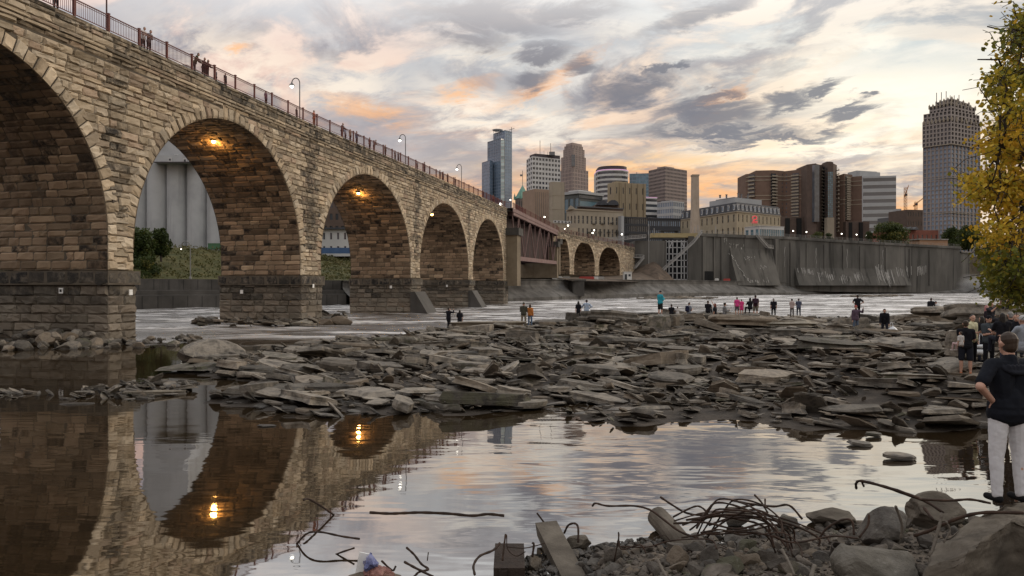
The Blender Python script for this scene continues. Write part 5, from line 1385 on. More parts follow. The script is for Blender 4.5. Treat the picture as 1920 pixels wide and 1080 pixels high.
vault_lamp(810, 402, s_at_depth(810, .4), .4, 'glowing orange lamp at the edge of the fourth visible arch', 110)
# small white marker plates on the piers
for px, py, lab in ((114, 545, 'white square marker plate on the side of the nearest pier'), (237, 548, 'white marker plate near the right corner of the nearest pier'), (453, 547, 'small white marker plate on the side of the second pier'), (581.5, 536, 'white marker plate on the front of the second pier'), (733, 538, 'tiny white marker plate on the side of the third pier'), (838, 536, 'tiny white marker plate on the side of the fourth pier')):
    front = px in (237, 581.5)
    if front: s_ = s_of_px(px); q = at(s_, .36 if py < 545 else .36, 0); ang = math.atan2(normal([s_])[0][1], normal([s_])[0][0]) + math.pi / 2
    else:
        se = {114: ARCH[1][1], 453: ARCH[2][1], 733: ARCH[3][1], 838: ARCH[4][1]}[px] - .12 - .22
        best = min(np.linspace(0, BW, 400), key=lambda o_: abs(CX + F * at(se, -o_, 0)[0] / at(se, -o_, 0)[1] - px)); q = at(se, -best, 0); ang = math.atan2(path([se + 1])[0][1] - path([se])[0][1], path([se + 1])[0][0] - path([se])[0][0]) - math.pi / 2
    mb = MB().box((0, 0, 0), (.32, .05, .38), mi=0)
    if px == 114: mb.box((0, -.03, 0), (.16, .02, .18), mi=1)
    tag(mb.build('marker_plate', [plain('white_sign', (.75, .75, .73), .5), plain('joint_dark', (.02, .02, .019))], loc=(q[0], q[1], zof(py, q[1]))), lab, 'sign', 'marker plates on the piers').rotation_euler = (0, 0, ang)
# ------------------------------------------------------------------ rocks: the shoal in mid river
ROCK_HUE = [(.030, .026, .022), (.062, .054, .044), (.105, .092, .075), (.165, .143, .115), (.085, .077, .068), (.215, .185, .145)]
def rock_mat(name, cols, rnd=.45, layered=True, scale=1.6):
    m = bpy.data.materials.new(name); m.use_nodes = True; t = NT(m.node_tree); t.n.clear()
    out = t.new('ShaderNodeOutputMaterial'); b = t.new('ShaderNodeBsdfPrincipled')
    co = t.new('ShaderNodeTexCoord').outputs['Object']; pos = t.new('ShaderNodeNewGeometry').outputs['Position']
    oi = t.new('ShaderNodeObjectInfo').outputs['Random']
    nz = t.noise(pos, scale, 7, .62, .4); k = len(cols)
    c = t.ramp(nz, [(.28 + .44 * i / (k - 1), q) for i, q in enumerate(cols)])
    at = t.new('ShaderNodeAttribute', attribute_name='tint').outputs['Color']; sp = t.new('ShaderNodeSeparateColor'); t.put(sp.inputs[0], at)
    v = t.m('FRACT', t.m('ADD', sp.outputs[0], t.m('MULTIPLY', oi, 7.31)))
    c = t.mix(1.0, c, t.mix(v, tuple([1 - rnd] * 3), tuple([1 + rnd * 1.35] * 3)), 'MULTIPLY')
    # ochre and mossy patches that belong to single stones
    hv = t.m('FRACT', t.m('ADD', sp.outputs[1], t.m('MULTIPLY', oi, 3.77)))
    c = t.mix(t.m('MULTIPLY', t.sstep(hv, .72, .95), .55), c, (.165, .125, .085)); c = t.mix(t.m('MULTIPLY', t.sstep(hv, .16, .02), t.sstep(t.noise(pos, 2.4, 4, .6), .45, .6)), c, (.068, .064, .040))
    c = t.mix(t.m('MULTIPLY', t.sstep(t.noise(pos, 7.0, 4, .7), .60, .74), .35), c, (.26, .245, .215))
    # wet stone close to the water
    zz = t.new('ShaderNodeSeparateXYZ'); t.put(zz.inputs[0], pos); wet = t.sstep(zz.outputs[2], .17, .02)
    c = t.mix(t.m('MULTIPLY', wet, .72), c, (.022, .018, .014))
    t.put(b.inputs['Base Color'], c); t.put(b.inputs['Roughness'], t.m('MULTIPLY_ADD', wet, -.45, .85)); b.inputs['Specular IOR Level'].default_value = .35
    bn = t.new('ShaderNodeBump'); bn.inputs['Strength'].default_value = .8; bn.inputs['Distance'].default_value = .06
    h = t.noise(pos, 6.0, 6, .65)
    if layered: h = t.m('ADD', h, t.m('MULTIPLY', t.noise(t.scale(co, (1.2, 1.2, 22)), 1.0, 3, .6), .8))
    t.put(bn.inputs['Height'], h); t.l.new(bn.outputs[0], b.inputs['Normal']); t.l.new(b.outputs[0], out.inputs[0]); MATS[name] = m; return m
M_rock = rock_mat('shale', ROCK_HUE, .58)
M_rockpale = rock_mat('pale_shale', [(.14, .125, .10), (.20, .18, .145), (.26, .235, .19)], .2)
M_rubble = rock_mat('rubble_stone', [(.026, .021, .016), (.054, .044, .035), (.088, .074, .060), (.125, .107, .088)], .38, False, 3.0)


def slab_geo(seed, thick=.22, n=None, layers=3):
    """an irregular flat slab about 1 m across: broken polygon outline, stepped edges, uneven top"""
    r = random.Random(seed); n = n or r.choice((7, 8, 9, 10)); asp = r.uniform(.45, .95)
    ang = sorted(2 * math.pi * (i + r.uniform(-.38, .38)) / n for i in range(n)); rad = [r.uniform(.36, .56) for _ in range(n)]
    V, Fc = [], []
    ring = lambda k, z, j: [V.append((math.cos(a) * q * k * (1 + r.uniform(-j, j)), math.sin(a) * q * asp * k * (1 + r.uniform(-j, j)), z + r.uniform(-.012, .012))) for a, q in zip(ang, rad)]
    hs = np.linspace(0, thick, layers + 1); ks = [r.uniform(.86, 1.06) for _ in hs]; ks[-1] = r.uniform(.84, .97)
    tx, ty = r.uniform(-.12, .12), r.uniform(-.12, .12)
    for h, k in zip(hs, ks): ring(k, h, .05)
    ring(ks[-1] * .62, thick + r.uniform(.0, .03), .18)
    m = layers + 2
    for i in range(m - 1):
        for k in range(n): Fc.append((i * n + k, i * n + (k + 1) % n, (i + 1) * n + (k + 1) % n, (i + 1) * n + k))
    V.append((r.uniform(-.08, .08), r.uniform(-.06, .06), thick + r.uniform(-.01, .035))); L = len(V) - 1
    for k in range(n): Fc.append(((m - 1) * n + k, (m - 1) * n + (k + 1) % n, L))
    Fc.append(tuple(range(n - 1, -1, -1)))
    V = np.array(V); top = V[:, 2] / thick; V[:, 2] += top * (V[:, 0] * tx + V[:, 1] * ty)
    return V, Fc


def chunk_geo(seed, planes=9, sub=2, rough=.03, cut=(.24, .42)):
    """a broken angular chunk of stone about 1 m across"""
    r = np.random.default_rng(seed); V, Fc = ico(sub); V = V * .5 * r.uniform(.8, 1.15, 3)
    for _ in range(planes):
        n = r.normal(size=3); n /= np.linalg.norm(n); d = r.uniform(*cut); k = V @ n - d
        V -= np.where(k > 0, k, 0)[:, None] * n * .94
    V += np.array([noise.noise_vector(Vector(p * 3.1 + seed)) for p in V]) * rough * 1.6 + np.array([noise.noise_vector(Vector(p * 9 + seed)) for p in V]) * rough * .6
    return V, Fc
_ICO = {}
def ico(sub):
    if sub not in _ICO:
        import bmesh
        b = bmesh.new(); bmesh.ops.create_icosphere(b, subdivisions=sub, radius=1); b.verts.index_update()
        _ICO[sub] = (np.array([v.co for v in b.verts]), [tuple(v.index for v in f.verts) for f in b.faces]); b.free()
    V, Fc = _ICO[sub]; return V.copy(), Fc


def mesh_of(name, geo, m, seed=0):
    r = random.Random(seed); return MB().add(geo[0], geo[1], 0, (r.random(), r.random(), r.random())).mesh(name, m)

# terrain of the shoal: height falls below the water outside its outline
def ray_ground(px, py, a=-.245, b=.0197):                             # where the photo pixel meets the gently rising shoal
    Y = (H - a) * F / ((py - HZ) + F * b); return ((px - CX) / F * Y, Y)
OUT = [(345, 683), (352, 660), (440, 648), (620, 632), (760, 620), (850, 610), (960, 606), (1100, 597), (1250, 590), (1400, 592), (1500, 594), (1600, 592), (1720, 590), (1800, 588), (2100, 586), (2100, 800), (1900, 806), (1800, 797), (1700, 800), (1600, 793), (1480, 795), (1420, 775), (1330, 772), (1250, 782), (1150, 788), (1080, 772), (1000, 757), (920, 762), (850, 765), (760, 760), (690, 768), (620, 770), (545, 768), (470, 748), (385, 745), (420, 728), (520, 715), (470, 700)]
POLY = [ray_ground(*p) for p in OUT]
SPIT = [ray_ground(px, py, -.1, .0) for px, py in [(150, 755), (110, 757), (170, 735), (240, 722), (330, 718), (362, 722), (358, 738), (300, 752), (240, 757)]]
SPIT2 = [ray_ground(px, py, -.1, .0) for px, py in [(-40, 752), (-40, 742), (20, 738), (70, 742), (105, 747), (60, 753)]]
LEFTR = [ray_ground(px, py, -.1, .0) for px, py in [(-60, 662), (-60, 636), (100, 634), (255, 642), (375, 634), (378, 650), (260, 657), (120, 660)]]
PIER2 = [ray_ground(px, py, -.1, .0) for px, py in [(350, 614), (385, 602), (500, 599), (600, 596), (648, 590), (650, 608), (560, 617), (440, 617)]]
def inside(p, poly):
    x, y = p; c = False; n = len(poly)
    for i in range(n):
        x0, y0 = poly[i]; x1, y1 = poly[(i + 1) % n]
        if (y0 > y) != (y1 > y) and x < (x1 - x0) * (y - y0) / (y1 - y0) + x0: c = not c
    return c
def edge_dist(p, poly):
    P_ = np.array(poly); Q = np.roll(P_, -1, 0); d = Q - P_; w = np.array(p) - P_
    t = np.clip((w * d).sum(1) / (d * d).sum(1), 0, 1); return float(np.hypot(*(w - d * t[:, None]).T).min())
def shoal_z(x, y):
    e = edge_dist((x, y), POLY); s = e if inside((x, y), POLY) else -e
    base = -.245 + .0197 * y - .10
    k = min(max((s + .4) / 2.2, -.35), 1.0)
    bump_ = noise.noise(Vector((x * .13, y * .13, 1.7))) * .28 + noise.noise(Vector((x * .4, y * .4, 4))) * .12
    f_ = lambda v, a, b: min(1, max(0, (v - a) / (b - a)))
    base += .72 * f_(x, 8.5, 13.5) * f_(y, 19.5, 23) * (1 - f_(y, 32, 48))
    return (base + bump_) * k if k > 0 else k * 1.2
xs = np.arange(-30, 62, .8); ys = np.arange(16, 78, .8); V = []
for y in ys:
    for x in xs: V.append((x, y, shoal_z(x, y)))
nx = len(xs); mb = MB(); mb.add(V, [(j * nx + i, j * nx + i + 1, (j + 1) * nx + i + 1, (j + 1) * nx + i) for j in range(len(ys) - 1) for i in range(nx - 1)])
mb.build('shoal', pmat('shoal_silt', [(.020, .016, .013), (.045, .036, .028), (.085, .068, .052)], .9, .9, .8, bscale=5, bdist=.08), None, True)['kind'] = 'structure'

PROTO = [slab_geo(500 + i, thick=.06 + .03 * (i % 5), layers=2 + i % 2) for i in range(22)]
PROTO_ME = [mesh_of('flat_rock', g, M_rock, i) for i, g in enumerate(PROTO)]
def rotm(rz, tilt, tdir):
    return Matrix.Rotation(tdir, 3, 'Z') @ Matrix.Rotation(tilt, 3, 'X') @ Matrix.Rotation(-tdir, 3, 'Z') @ Matrix.Rotation(rz, 3, 'Z')
cand = []
r = random.Random(21)
def scatter(poly, n, zf, size, tilt=14):
    bx = [p[0] for p in poly]; by = [p[1] for p in poly]; k = 0; tries = 0
    while k < n and tries < n * 40:
        tries += 1; x, y = r.uniform(min(bx), max(bx)), r.uniform(min(by), max(by))
        if abs(x) > .74 * y + 1.5 or not inside((x, y), poly): continue
        s = size(r, y); k += 1
        # slabs dip together the way a current stacks them
        td = r.gauss(2.5, .7); tl = abs(r.gauss(0, R(tilt))) if r.random() < .68 else R(r.uniform(22, 55))
        if s > 1.5: tl *= .35
        cand.append((s * s / (y * y), x, y, zf(x, y), s, r.randrange(len(PROTO)), r.uniform(0, 6.28), tl, td))
def sz(r_, y):
    f = r_.random()
    return r_.uniform(.16, .45) if f < .70 else (r_.uniform(.45, 1.0) if f < .94 else r_.uniform(1.1, 2.9))
scatter(POLY, 13500, lambda x, y: shoal_z(x, y) + r.uniform(-.06, .13), sz)
scatter(SPIT, 120, lambda x, y: r.uniform(-.08, .10), lambda q, y: q.uniform(.2, .8), 12); scatter(SPIT2, 40, lambda x, y: r.uniform(-.08, .05), lambda q, y: q.uniform(.2, .6), 12)
scatter(LEFTR, 70, lambda x, y: r.uniform(-.12, .08), lambda q, y: q.uniform(.4, 1.3), 26); scatter(PIER2, 190, lambda x, y: r.uniform(-.1, .5), lambda q, y: q.uniform(.6, 1.9), 24)
cand.sort(key=lambda c: -c[0])
def place(me, name, x, y, z, sx, sy, sz_, rm):
    o = bpy.data.objects.new(name, me); COL.objects.link(o)
    o.matrix_world = Matrix.Translation((x, y, z)) @ rm.to_4x4() @ Matrix.Diagonal((sx, sy, sz_, 1)); return o
GR = 'flat grey slabs lying jumbled on the river shoal'
for c in cand[:225]:
    _, x, y, z, s, k, rz, tl, td = c
    o = place(PROTO_ME[k], 'flat_rock', x, y, z, s * r.uniform(.9, 1.4), s, s * r.uniform(.5, .9), rotm(rz, tl, td)); tag(o, 'weathered flat grey slab lying jumbled among others of its kind on the shoal', 'rock', GR)
mb = MB()
for c in cand[225:]:
    _, x, y, z, s, k, rz, tl, td = c; V, Fc = PROTO[k]
    m = np.array(rotm(rz, tl, td)); W = (V * np.array([s * r.uniform(.9, 1.5), s, s * r.uniform(.6, 1.1)])) @ m.T + np.array([x, y, z]); mb.add(W, Fc, 0, (r.random(), r.random(), r.random()))
o = mb.build('small_flat_rocks', M_rock); o['kind'] = 'stuff'; o['label'] = 'thousands of small flat grey slabs covering the shoal'

# single rocks one can point at
def big_slab(px, py, Y, w_, d_, h_, label, seed, rz=0.0, tilt=0.0, td=0.0, m=None, lay=4):
    p = P(px, py, Y); g = slab_geo(seed, .5, n=11, layers=lay); o = place(mesh_of('flat_rock', g, m or M_rock, seed), 'flat_rock', p.x, p.y, p.z - h_ * .55, w_, d_ * 1.5, h_ * 2, rotm(rz, tilt, td)); tag(o, label, 'rock'); return o
BIG = [
    (540, 678, 36.5, 4.4, 2.0, .5, 'long dark layered slab right of the tilted boulder', 12, .05, R(4), 1),
    (420, 694, 34.5, 3.2, 1.6, .25, 'pale brown sloping slab under the tilted boulder', 13, .25, R(10), 2.2, M_rockpale),
    (925, 612, 53.0, 6.5, 4.0, .7, 'broad pale flat slab where two anglers stand at the far edge', 14, .1, R(3), 3.4, M_rockpale),
    (1020, 634, 47.0, 3.6, 2.4, .3, 'pale slab below the man in khaki', 15, .3, R(5), 3.0, M_rockpale),
    (1128, 628, 50.0, 4.5, 2.2, .35, 'mossy flat slab right of centre near the couple', 16, .15, R(4), 3.2),
    (1148, 594, 57.0, 4.8, 2.6, .7, 'dark humped slab in front of the couple in plaid', 17, .1, R(9), 2.8),
    (1264, 596, 55.0, 5.4, 2.6, .5, 'long dark ledge under the person in teal', 18, .05, R(6), 3.4),
    (1385, 600, 52.0, 5.6, 3.0, .7, 'rounded dark ledge below the girls in pink', 19, .0, R(5), 2.7),
    (1470, 607, 52.0, 4.6, 3.0, .4, 'pale sandy slab below the lone man in black', 20, .2, R(4), 3.1, M_rockpale),
    (1200, 770, 22.6, 1.9, 1.1, .28, 'dark wet slab with a shiny edge at the pool side', 22, .1, R(7), 3.3),
    (1520, 786, 21.6, 2.9, 1.3, .26, 'wide flat slab reaching into the pool', 23, -.06, R(4), 3.0),
    (1380, 748, 24.0, 1.3, 1.0, .3, 'angular slab standing on edge near the pool', 24, .5, R(26), 2.2),
    (605, 748, 25.5, 1.1, .7, .2, 'smooth tilted pale stone at the left pool edge', 25, .3, R(22), 2.4, M_rockpale),
    (745, 738, 26.0, 1.4, .9, .2, 'flat pale slab above the pool edge left of centre', 26, .1, R(8), 3, M_rockpale),
    (700, 645, 42.0, 4.2, 2.2, .35, 'broad low grey slab on the left half of the shoal', 27, .1, R(4), 3),
    (830, 650, 42.0, 3.2, 1.6, .3, 'pale long slab left of centre on the shoal', 28, .05, R(4), 3, M_rockpale),
    (280, 738, 26.0, 2.4, 1.3, .22, 'peaked pale brown slab on the small spit at the left', 29, .1, R(9), 3.2, M_rockpale),
    (150, 758, 23.9, 1.2, .7, .10, 'flat slab awash in the pool left of the spit', 30, .05, R(4), 3),
    (1440, 690, 30.0, 1.8, 1.4, .5, 'dark blocky layered boulder in the middle of the shoal', 31, .2, R(6), 2),
    (1640, 695, 29.0, 1.9, 1.3, .5, 'dark blocky boulder on the right part of the shoal', 32, .1, R(6), 2),
    (1745, 582, 58.0, 3.6, 2.4, .5, 'hump of rock under the squatting pair', 33, .1, R(8), 2.6),
    (1830, 585, 52.0, 6.5, 3.0, .9, 'long dark ridge of rock at the far right edge', 34, .02, R(8), 2.8),
    (1870, 598, 46.0, 5.2, 2.6, .5, 'long pale flat ledge behind the group on the right', 35, .04, R(3), 2.8),
    (1792, 640, 24.5, .7, .6, .8, 'squat stump-like block of rock left of the man holding a toddler', 36, .1, R(3), 1),
    (1690, 855, 16.2, .72, .45, .09, 'small dark rock alone in the pool at the right', 37, .1, R(5), 1),
    (1612, 831, 17.6, .62, .4, .07, 'small flat rock in the pool below the wide slab', 38, -.3, R(6), 1),
    (1640, 814, 18.6, .5, .35, .08, 'tiny rock in the pool beside the wide flat slab', 39, .3, R(6), 1),
    (500, 798, 20.0, .55, .28, .03, 'thin chip of stone floating low in the dark pool', 40, .1, R(3), 1),
    (625, 780, 21.5, .62, .4, .08, 'small pale stone in the pool below the tilted one', 41, .1, R(8), 1, M_rockpale),
]
for b in BIG: big_slab(*b)
def chunk(px, py, Y, s, label, seed, sx=1, sy=1, sz_=.7, m=None, rz=0, tilt=0, cat='rock', name='boulder', planes=10, sub=3, group=None):
    p = P(px, py, Y); o = place(mesh_of(name, chunk_geo(seed, planes, sub), m or M_rubble, seed), name, p.x, p.y, p.z, s * sx, s * sy, s * sz_, rotm(rz, tilt, 1.0)); tag(o, label, cat, group); return o
chunk(402, 678, 36.8, 3.4, 'big tilted grey boulder at the left tip of the shoal', 97, 1.05, .8, .66, m=M_rock, tilt=.30, rz=.3, planes=8, name='boulder')
chunk(476, 730, 27.2, .75, 'rounded grey boulder at the left edge of the shoal', 71, 1.1, 1, .75, planes=3)
chunk(640, 604, 72.0, 2.0, 'dark jagged rock at the right foot of the second pier', 72, 1.4, 1, .7); chunk(612, 606, 71.0, 1.6, 'angular rock just left of the jagged one at the second pier', 73, 1.3, 1, .8); chunk(573, 610, 70.0, 1.9, 'leaning pale rock before the second pier', 74, 1.4, 1, .7, M_rockpale)
BO_ME = [mesh_of('boulder', chunk_geo(1500 + i, 9, 2, .03), M_rock, i) for i in range(8)]
k = 0
while k < 95:
    x, y = r.uniform(-40, -20), r.uniform(38, 58)
    if not inside((x, y), LEFTR): continue
    k += 1; s = r.uniform(.45, 1.35) * (.7 if x > -26 else 1); o = place(BO_ME[k % 8], 'boulder', x, y, (min(.5, max(0, (y - 43) * .09)) if x < -27.5 else 0) + r.uniform(-.05, .2), s * 1.2, s, s * .75, rotm(r.uniform(0, 6.3), r.uniform(-.4, .4), r.uniform(0, 6.3)))
    tag(o, 'grey boulder heaped with others round the foot of the nearest bridge pier', 'rock', 'boulders round the nearest pier')
# low dark gravel bars in the fast water
for pts, nm in (([(1190, 559.5), (1260, 557), (1340, 558), (1330, 560.5), (1230, 561.5)], 0), ([(1560, 555.5), (1660, 553.5), (1720, 554), (1690, 556.5), (1600, 557.5)], 1)):
    q = [((px - CX) / F * H * F / (py - HZ), H * F / (py - HZ)) for px, py in pts]; mb = MB(); c = centroid(q)
    for k in range(160):
        a, b_ = random.sample(q, 2); f, f2 = random.random(), random.random() ** .5; x = c[0] + ((a[0] * f + b_[0] * (1 - f)) - c[0]) * f2; y = c[1] + ((a[1] * f + b_[1] * (1 - f)) - c[1]) * f2
        V, Fc = PROTO[k % 22]; s = random.uniform(1.2, 3.2); mb.add(V * np.array([s * 1.6, s, s]) @ np.array(Matrix.Rotation(random.uniform(-.5, .5), 3, 'Z')).T + np.array([x, y, -.12]), Fc, 0, (random.random(), random.random(), 0))
    o = mb.build('gravel_bar', M_rock); o['kind'] = 'stuff'; o['label'] = ('low dark gravel bar in the channel below the lock' if nm == 0 else 'low gravel bar in the channel below the dam')
# ------------------------------------------------------------------ people
def cloth(name, col, pat=None):
    if name in MATS: return MATS[name]
    if not pat: return pmat(name, [tuple(c * .8 for c in col), col], 4.0, .9, .35, bscale=14, bdist=.02, spec=.15)
    m = bpy.data.materials.new(name); m.use_nodes = True; t = NT(m.node_tree); b = t.n['Principled BSDF']; co = t.new('ShaderNodeTexCoord').outputs['Object']
    sp = t.new('ShaderNodeSeparateXYZ'); t.put(sp.inputs[0], co); f = lambda s, k: t.m('GREATER_THAN', t.m('FRACT', t.m('MULTIPLY', s, k)), .5)
    mx = t.m('MULTIPLY_ADD', f(sp.outputs[0], 9.0), .5, t.m('MULTIPLY', f(sp.outputs[2], 9.0), .5)); t.put(b.inputs['Base Color'], t.mix(mx, col, pat)); b.inputs['Roughness'].default_value = .9; MATS[name] = m; return m
SKIN = {k: pmat('skin_' + k, [tuple(c * .9 for c in v), v], 6, .6, .05, spec=.3) for k, v in (('light', (.46, .27, .20)), ('mid', (.34, .19, .13)), ('dark', (.12, .06, .04)))}
HAIRM = {k: pmat('hair_' + k, [tuple(c * .7 for c in v), v], 20, .55, .5, bscale=60, bdist=.01, stretch=(1, 1, .25)) for k, v in (('dark', (.018, .014, .011)), ('brown', (.038, .022, .013)), ('red', (.14, .03, .018)), ('grey', (.22, .21, .20)), ('pink', (.45, .20, .20)), ('blond', (.22, .15, .08)))}


def capsule(mb, a, b, r1, r2=None, seg=10, flat=(1, 1)):
    a, b = Vector(a), Vector(b); r2 = r1 if r2 is None else r2; d = b - a; L = d.length
    z = d / L if L > 1e-6 else Vector((0, 0, 1)); q = z.to_track_quat('Z', 'Y').to_matrix()
    prof = [(r1 * math.cos(t), -r1 * math.sin(t)) for t in (1.35, .9, .45)] + [(r1, 0), (r2, L)] + [(r2 * math.cos(t), L + r2 * math.sin(t)) for t in (.45, .9, 1.35)]
    V = [a + q @ Vector((r * flat[0] * math.cos(2 * math.pi * k / seg), r * flat[1] * math.sin(2 * math.pi * k / seg), h)) for r, h in prof for k in range(seg)]; n = len(prof)
    mb.add(V, [(i * seg + k, i * seg + (k + 1) % seg, (i + 1) * seg + (k + 1) % seg, (i + 1) * seg + k) for i in range(n - 1) for k in range(seg)] + [tuple(range(seg - 1, -1, -1)), tuple((n - 1) * seg + k for k in range(seg))])


def fuse(mb, name, m, parent, vox, it=4):
    o = mb.build(name, m, parent); md = o.modifiers.new('join', 'REMESH'); md.mode = 'VOXEL'; md.voxel_size = vox; md.use_smooth_shade = True
    s_ = o.modifiers.new('soften', 'SMOOTH'); s_.factor = .5; s_.iterations = it
    if vox < .01 and name in ('shirt', 'trousers'):
        for sc_, st_ in ((.22, .018), (.07, .009)):
            tx = bpy.data.textures.new('folds', 'CLOUDS'); tx.noise_scale = sc_; dm_ = o.modifiers.new('folds', 'DISPLACE'); dm_.texture = tx; dm_.strength = st_; dm_.mid_level = .5
    return o

ARMS = dict(hang=((.16, .03, -1), (.04, -.16, -1)), phone=((.12, -.15, -1), (-.30, -.85, .40)), photo=((.25, -.85, -.25), (-.35, -.55, .75)), up=((.35, -.6, .55), (-.2, -.4, .9)), akimbo=((.70, .32, -.72), (-.74, -.30, -.58)),
            cross=((.14, -.22, -1), (-1, -.38, .16)), carry=((.16, -.25, -1), (-.55, -.85, .12)), rail=((.14, -.6, -.8), (-.12, -.95, -.1)), knees=((.12, -.55, -.8), (-.1, -.9, .1)), out=((.55, -.35, -.75), (.1, -.85, .2)))
LEGS = dict(stand=((.06, -.02, -1), (.02, .05, -1)), walk=((.04, -.34, -1), (.02, .18, -1)), back=((.04, .22, -1), (.02, .32, -1)), sit=((.18, -1, .12), (.02, -.12, -1)), low=((.18, -.88, .5), (.0, -.42, -1)), squat=((.36, -.85, .25), (-.02, .36, -1)), bentk=((.08, -.25, -1), (.0, .28, -1)))


def person(loc, h, yaw, label, top=(.02, .02, .02), bottom=(.03, .03, .035), hair='dark', skin='light', arms=('hang', 'hang'), legs=('stand', 'stand'), lean=0.0, sleeves='short', low='trousers', shoes=(.02, .02, .02), group='people by the river', longhair=False, cap=None,
           vox=.020, head_turn=0.0, nod=0.0, pat=None, bpat=None, build=1.0, fingers=False, socks=None, hood=False, bald=False, tall_hair=0.0):
    root = empty('person', tuple(loc), yaw); tag(root, label, 'person', group)
    seated = legs[0] in ('sit', 'low', 'squat')
    hz = {'sit': .30, 'low': .10, 'squat': .17}.get(legs[0], .515); k = h; B = build
    rot = Matrix.Rotation(-R(lean), 3, 'X').inverted() if False else Matrix.Rotation(R(lean), 3, 'X')
    pel = Vector((0, 0, hz))
    up = lambda x, y, z: (pel + rot @ Vector((x, y, z - .515))) * k
    J = dict(pel=pel * k, waist=up(0, 0, .61), chest=up(0, -.005, .735), neck=up(0, .004, .845))
    hd0 = up(0, -.012, .925); hr = Matrix.Rotation(head_turn, 3, 'Z') @ Matrix.Rotation(R(nod) + R(lean) * .5, 3, 'X')
    hp = lambda x, y, z: hd0 + hr @ (Vector((x, y, z)) * k)
    arm, leg = {}, {}
    for sg, nm, an, lg in ((1, 'L', arms[0], legs[0]), (-1, 'R', arms[1], legs[1])):
        s = up(sg * .108 * B, .005, .805); (e1, e2) = ARMS[an]; d1 = rot @ Vector((sg * e1[0], e1[1], e1[2])).normalized(); d2 = rot @ Vector((sg * e2[0], e2[1], e2[2])).normalized()
        if an == 'hang' and lean > 12: d1 = Vector((sg * .12, -.1, -1)).normalized(); d2 = Vector((sg * .05, -.2, -1)).normalized()
        e = s + d1 * .172 * k; w = e + d2 * .148 * k; arm[nm] = (s, e, w, d2, sg)
        hpnt = Vector((sg * .055 * B, 0, hz - .0)) * k; (l1, l2) = LEGS[lg]; q1 = Vector((sg * l1[0], l1[1], l1[2])).normalized(); q2 = Vector((sg * l2[0], l2[1], l2[2])).normalized()
        kn = hpnt + q1 * .238 * k; an_ = kn + q2 * .235 * k
        if not seated: an_.z = .042 * k
        leg[nm] = (hpnt, kn, an_, sg)
    if legs[0] != 'stand' and not seated:
        lowest = min(leg['L'][2].z, leg['R'][2].z)
    c = lambda v: v * k
    body = MB(); shirt = MB(); pants = MB(); shoe = MB(); hairb = MB()
    # torso
    def torso(mb, g=0.0, z0=0):
        capsule(mb, J['pel'] + Vector((-.035 * k * B, 0, 0)), J['pel'] + Vector((.035 * k * B, 0, 0)), c(.062 * B) + g, flat=(1, 1)); capsule(mb, up(0, 0, .53), up(0, -.004, .62), c(.074 * B) + g, c(.070 * B) + g, 12, (.98, .98))
        for sx in (-1, 1): capsule(mb, up(sx * .035 * B, 0, .60), up(sx * .050 * B, 0, .755), c(.052 * B) + g, c(.060) + g)
        capsule(mb, up(-.088 * B, .004, .797), up(.088 * B, .004, .797), c(.040) + g); capsule(mb, up(0, .01, .79), up(0, .008, .835), c(.048) + g, c(.034) + g)
    torso(body)
    capsule(body, up(0, .012, .83), hp(0, .012, -.03), c(.031), c(.029))
    capsule(body, hp(0, .012, .012), hp(0, .004, .02), c(.047), c(.046)); capsule(body, hp(0, -.008, -.036), hp(0, .0, .0), c(.032), c(.043)); capsule(body, hp(0, -.046, -.002), hp(0, -.053, -.016), c(.007), c(.0095)); capsule(body, hp(-.012, -.041, -.034), hp(.012, -.041, -.034), c(.007))
    for sx in (-1, 1): capsule(body, hp(sx * .046, .008, -.012), hp(sx * .048, .012, .008), c(.008), c(.011)); capsule(body, hp(sx * .016, -.040, .013), hp(sx * .008, -.042, .014), c(.008))
    for nm in 'LR':
        s, e, w, d2, sg = arm[nm]; capsule(body, s, e, c(.031 * B), c(.025)); capsule(body, e, w, c(.025), c(.0175))
        # hand: palm, four unequal fingers, thumb from its side
        side = d2.cross(Vector((0, 1, 0))) if abs(d2.y) < .9 else d2.cross(Vector((0, 0, 1))); side.normalize(); nrm_ = d2.cross(side).normalized(); pe = w + d2 * c(.050)
        if fingers or vox < .016:
            for q in (-1, -.33, .33, 1): capsule(body, w + side * q * c(.008), pe + side * q * c(.017), c(.0095), c(.0085), 8)
            for i, L_ in enumerate((.036, .043, .041, .031)):
                b0 = pe + side * (i - 1.5) * c(.0115); m1 = b0 + (d2 + nrm_ * .35).normalized() * c(L_ * .55); capsule(body, b0, m1, c(.0058), c(.0054), 7); capsule(body, m1, m1 + (d2 + nrm_ * 1.1).normalized() * c(L_ * .5), c(.0054), c(.0046), 7)
            t0 = w + d2 * c(.014) + side * c(.016); t1 = t0 + (d2 * .6 + side * .8 + nrm_ * .3).normalized() * c(.026); capsule(body, t0, t1, c(.0075), c(.0065), 7); capsule(body, t1, t1 + (d2 + side * .2 + nrm_ * .5).normalized() * c(.020), c(.0063), c(.0052), 7)
        else:
            capsule(body, w, pe, c(.016), c(.016)); capsule(body, pe, pe + (d2 + nrm_ * .4).normalized() * c(.035), c(.013), c(.010)); capsule(body, w + d2 * c(.014), w + d2 * c(.03) + side * c(.024), c(.009), c(.008))
        hpnt, kn, an_, sg = leg[nm]; capsule(body, hpnt, kn, c(.050 * B), c(.034)); capsule(body, kn, kn.lerp(an_, .35), c(.033), c(.034)); capsule(body, kn.lerp(an_, .35), an_, c(.034), c(.021))
        ft = Vector((sg * .02, -1, 0)).normalized(); heel = an_ + Vector((0, .012 * k, -.022 * k)); capsule(body, an_, heel, c(.02), c(.018)); capsule(body, heel, heel + ft * c(.085), c(.018), c(.015), 10)
        g = .012 * k
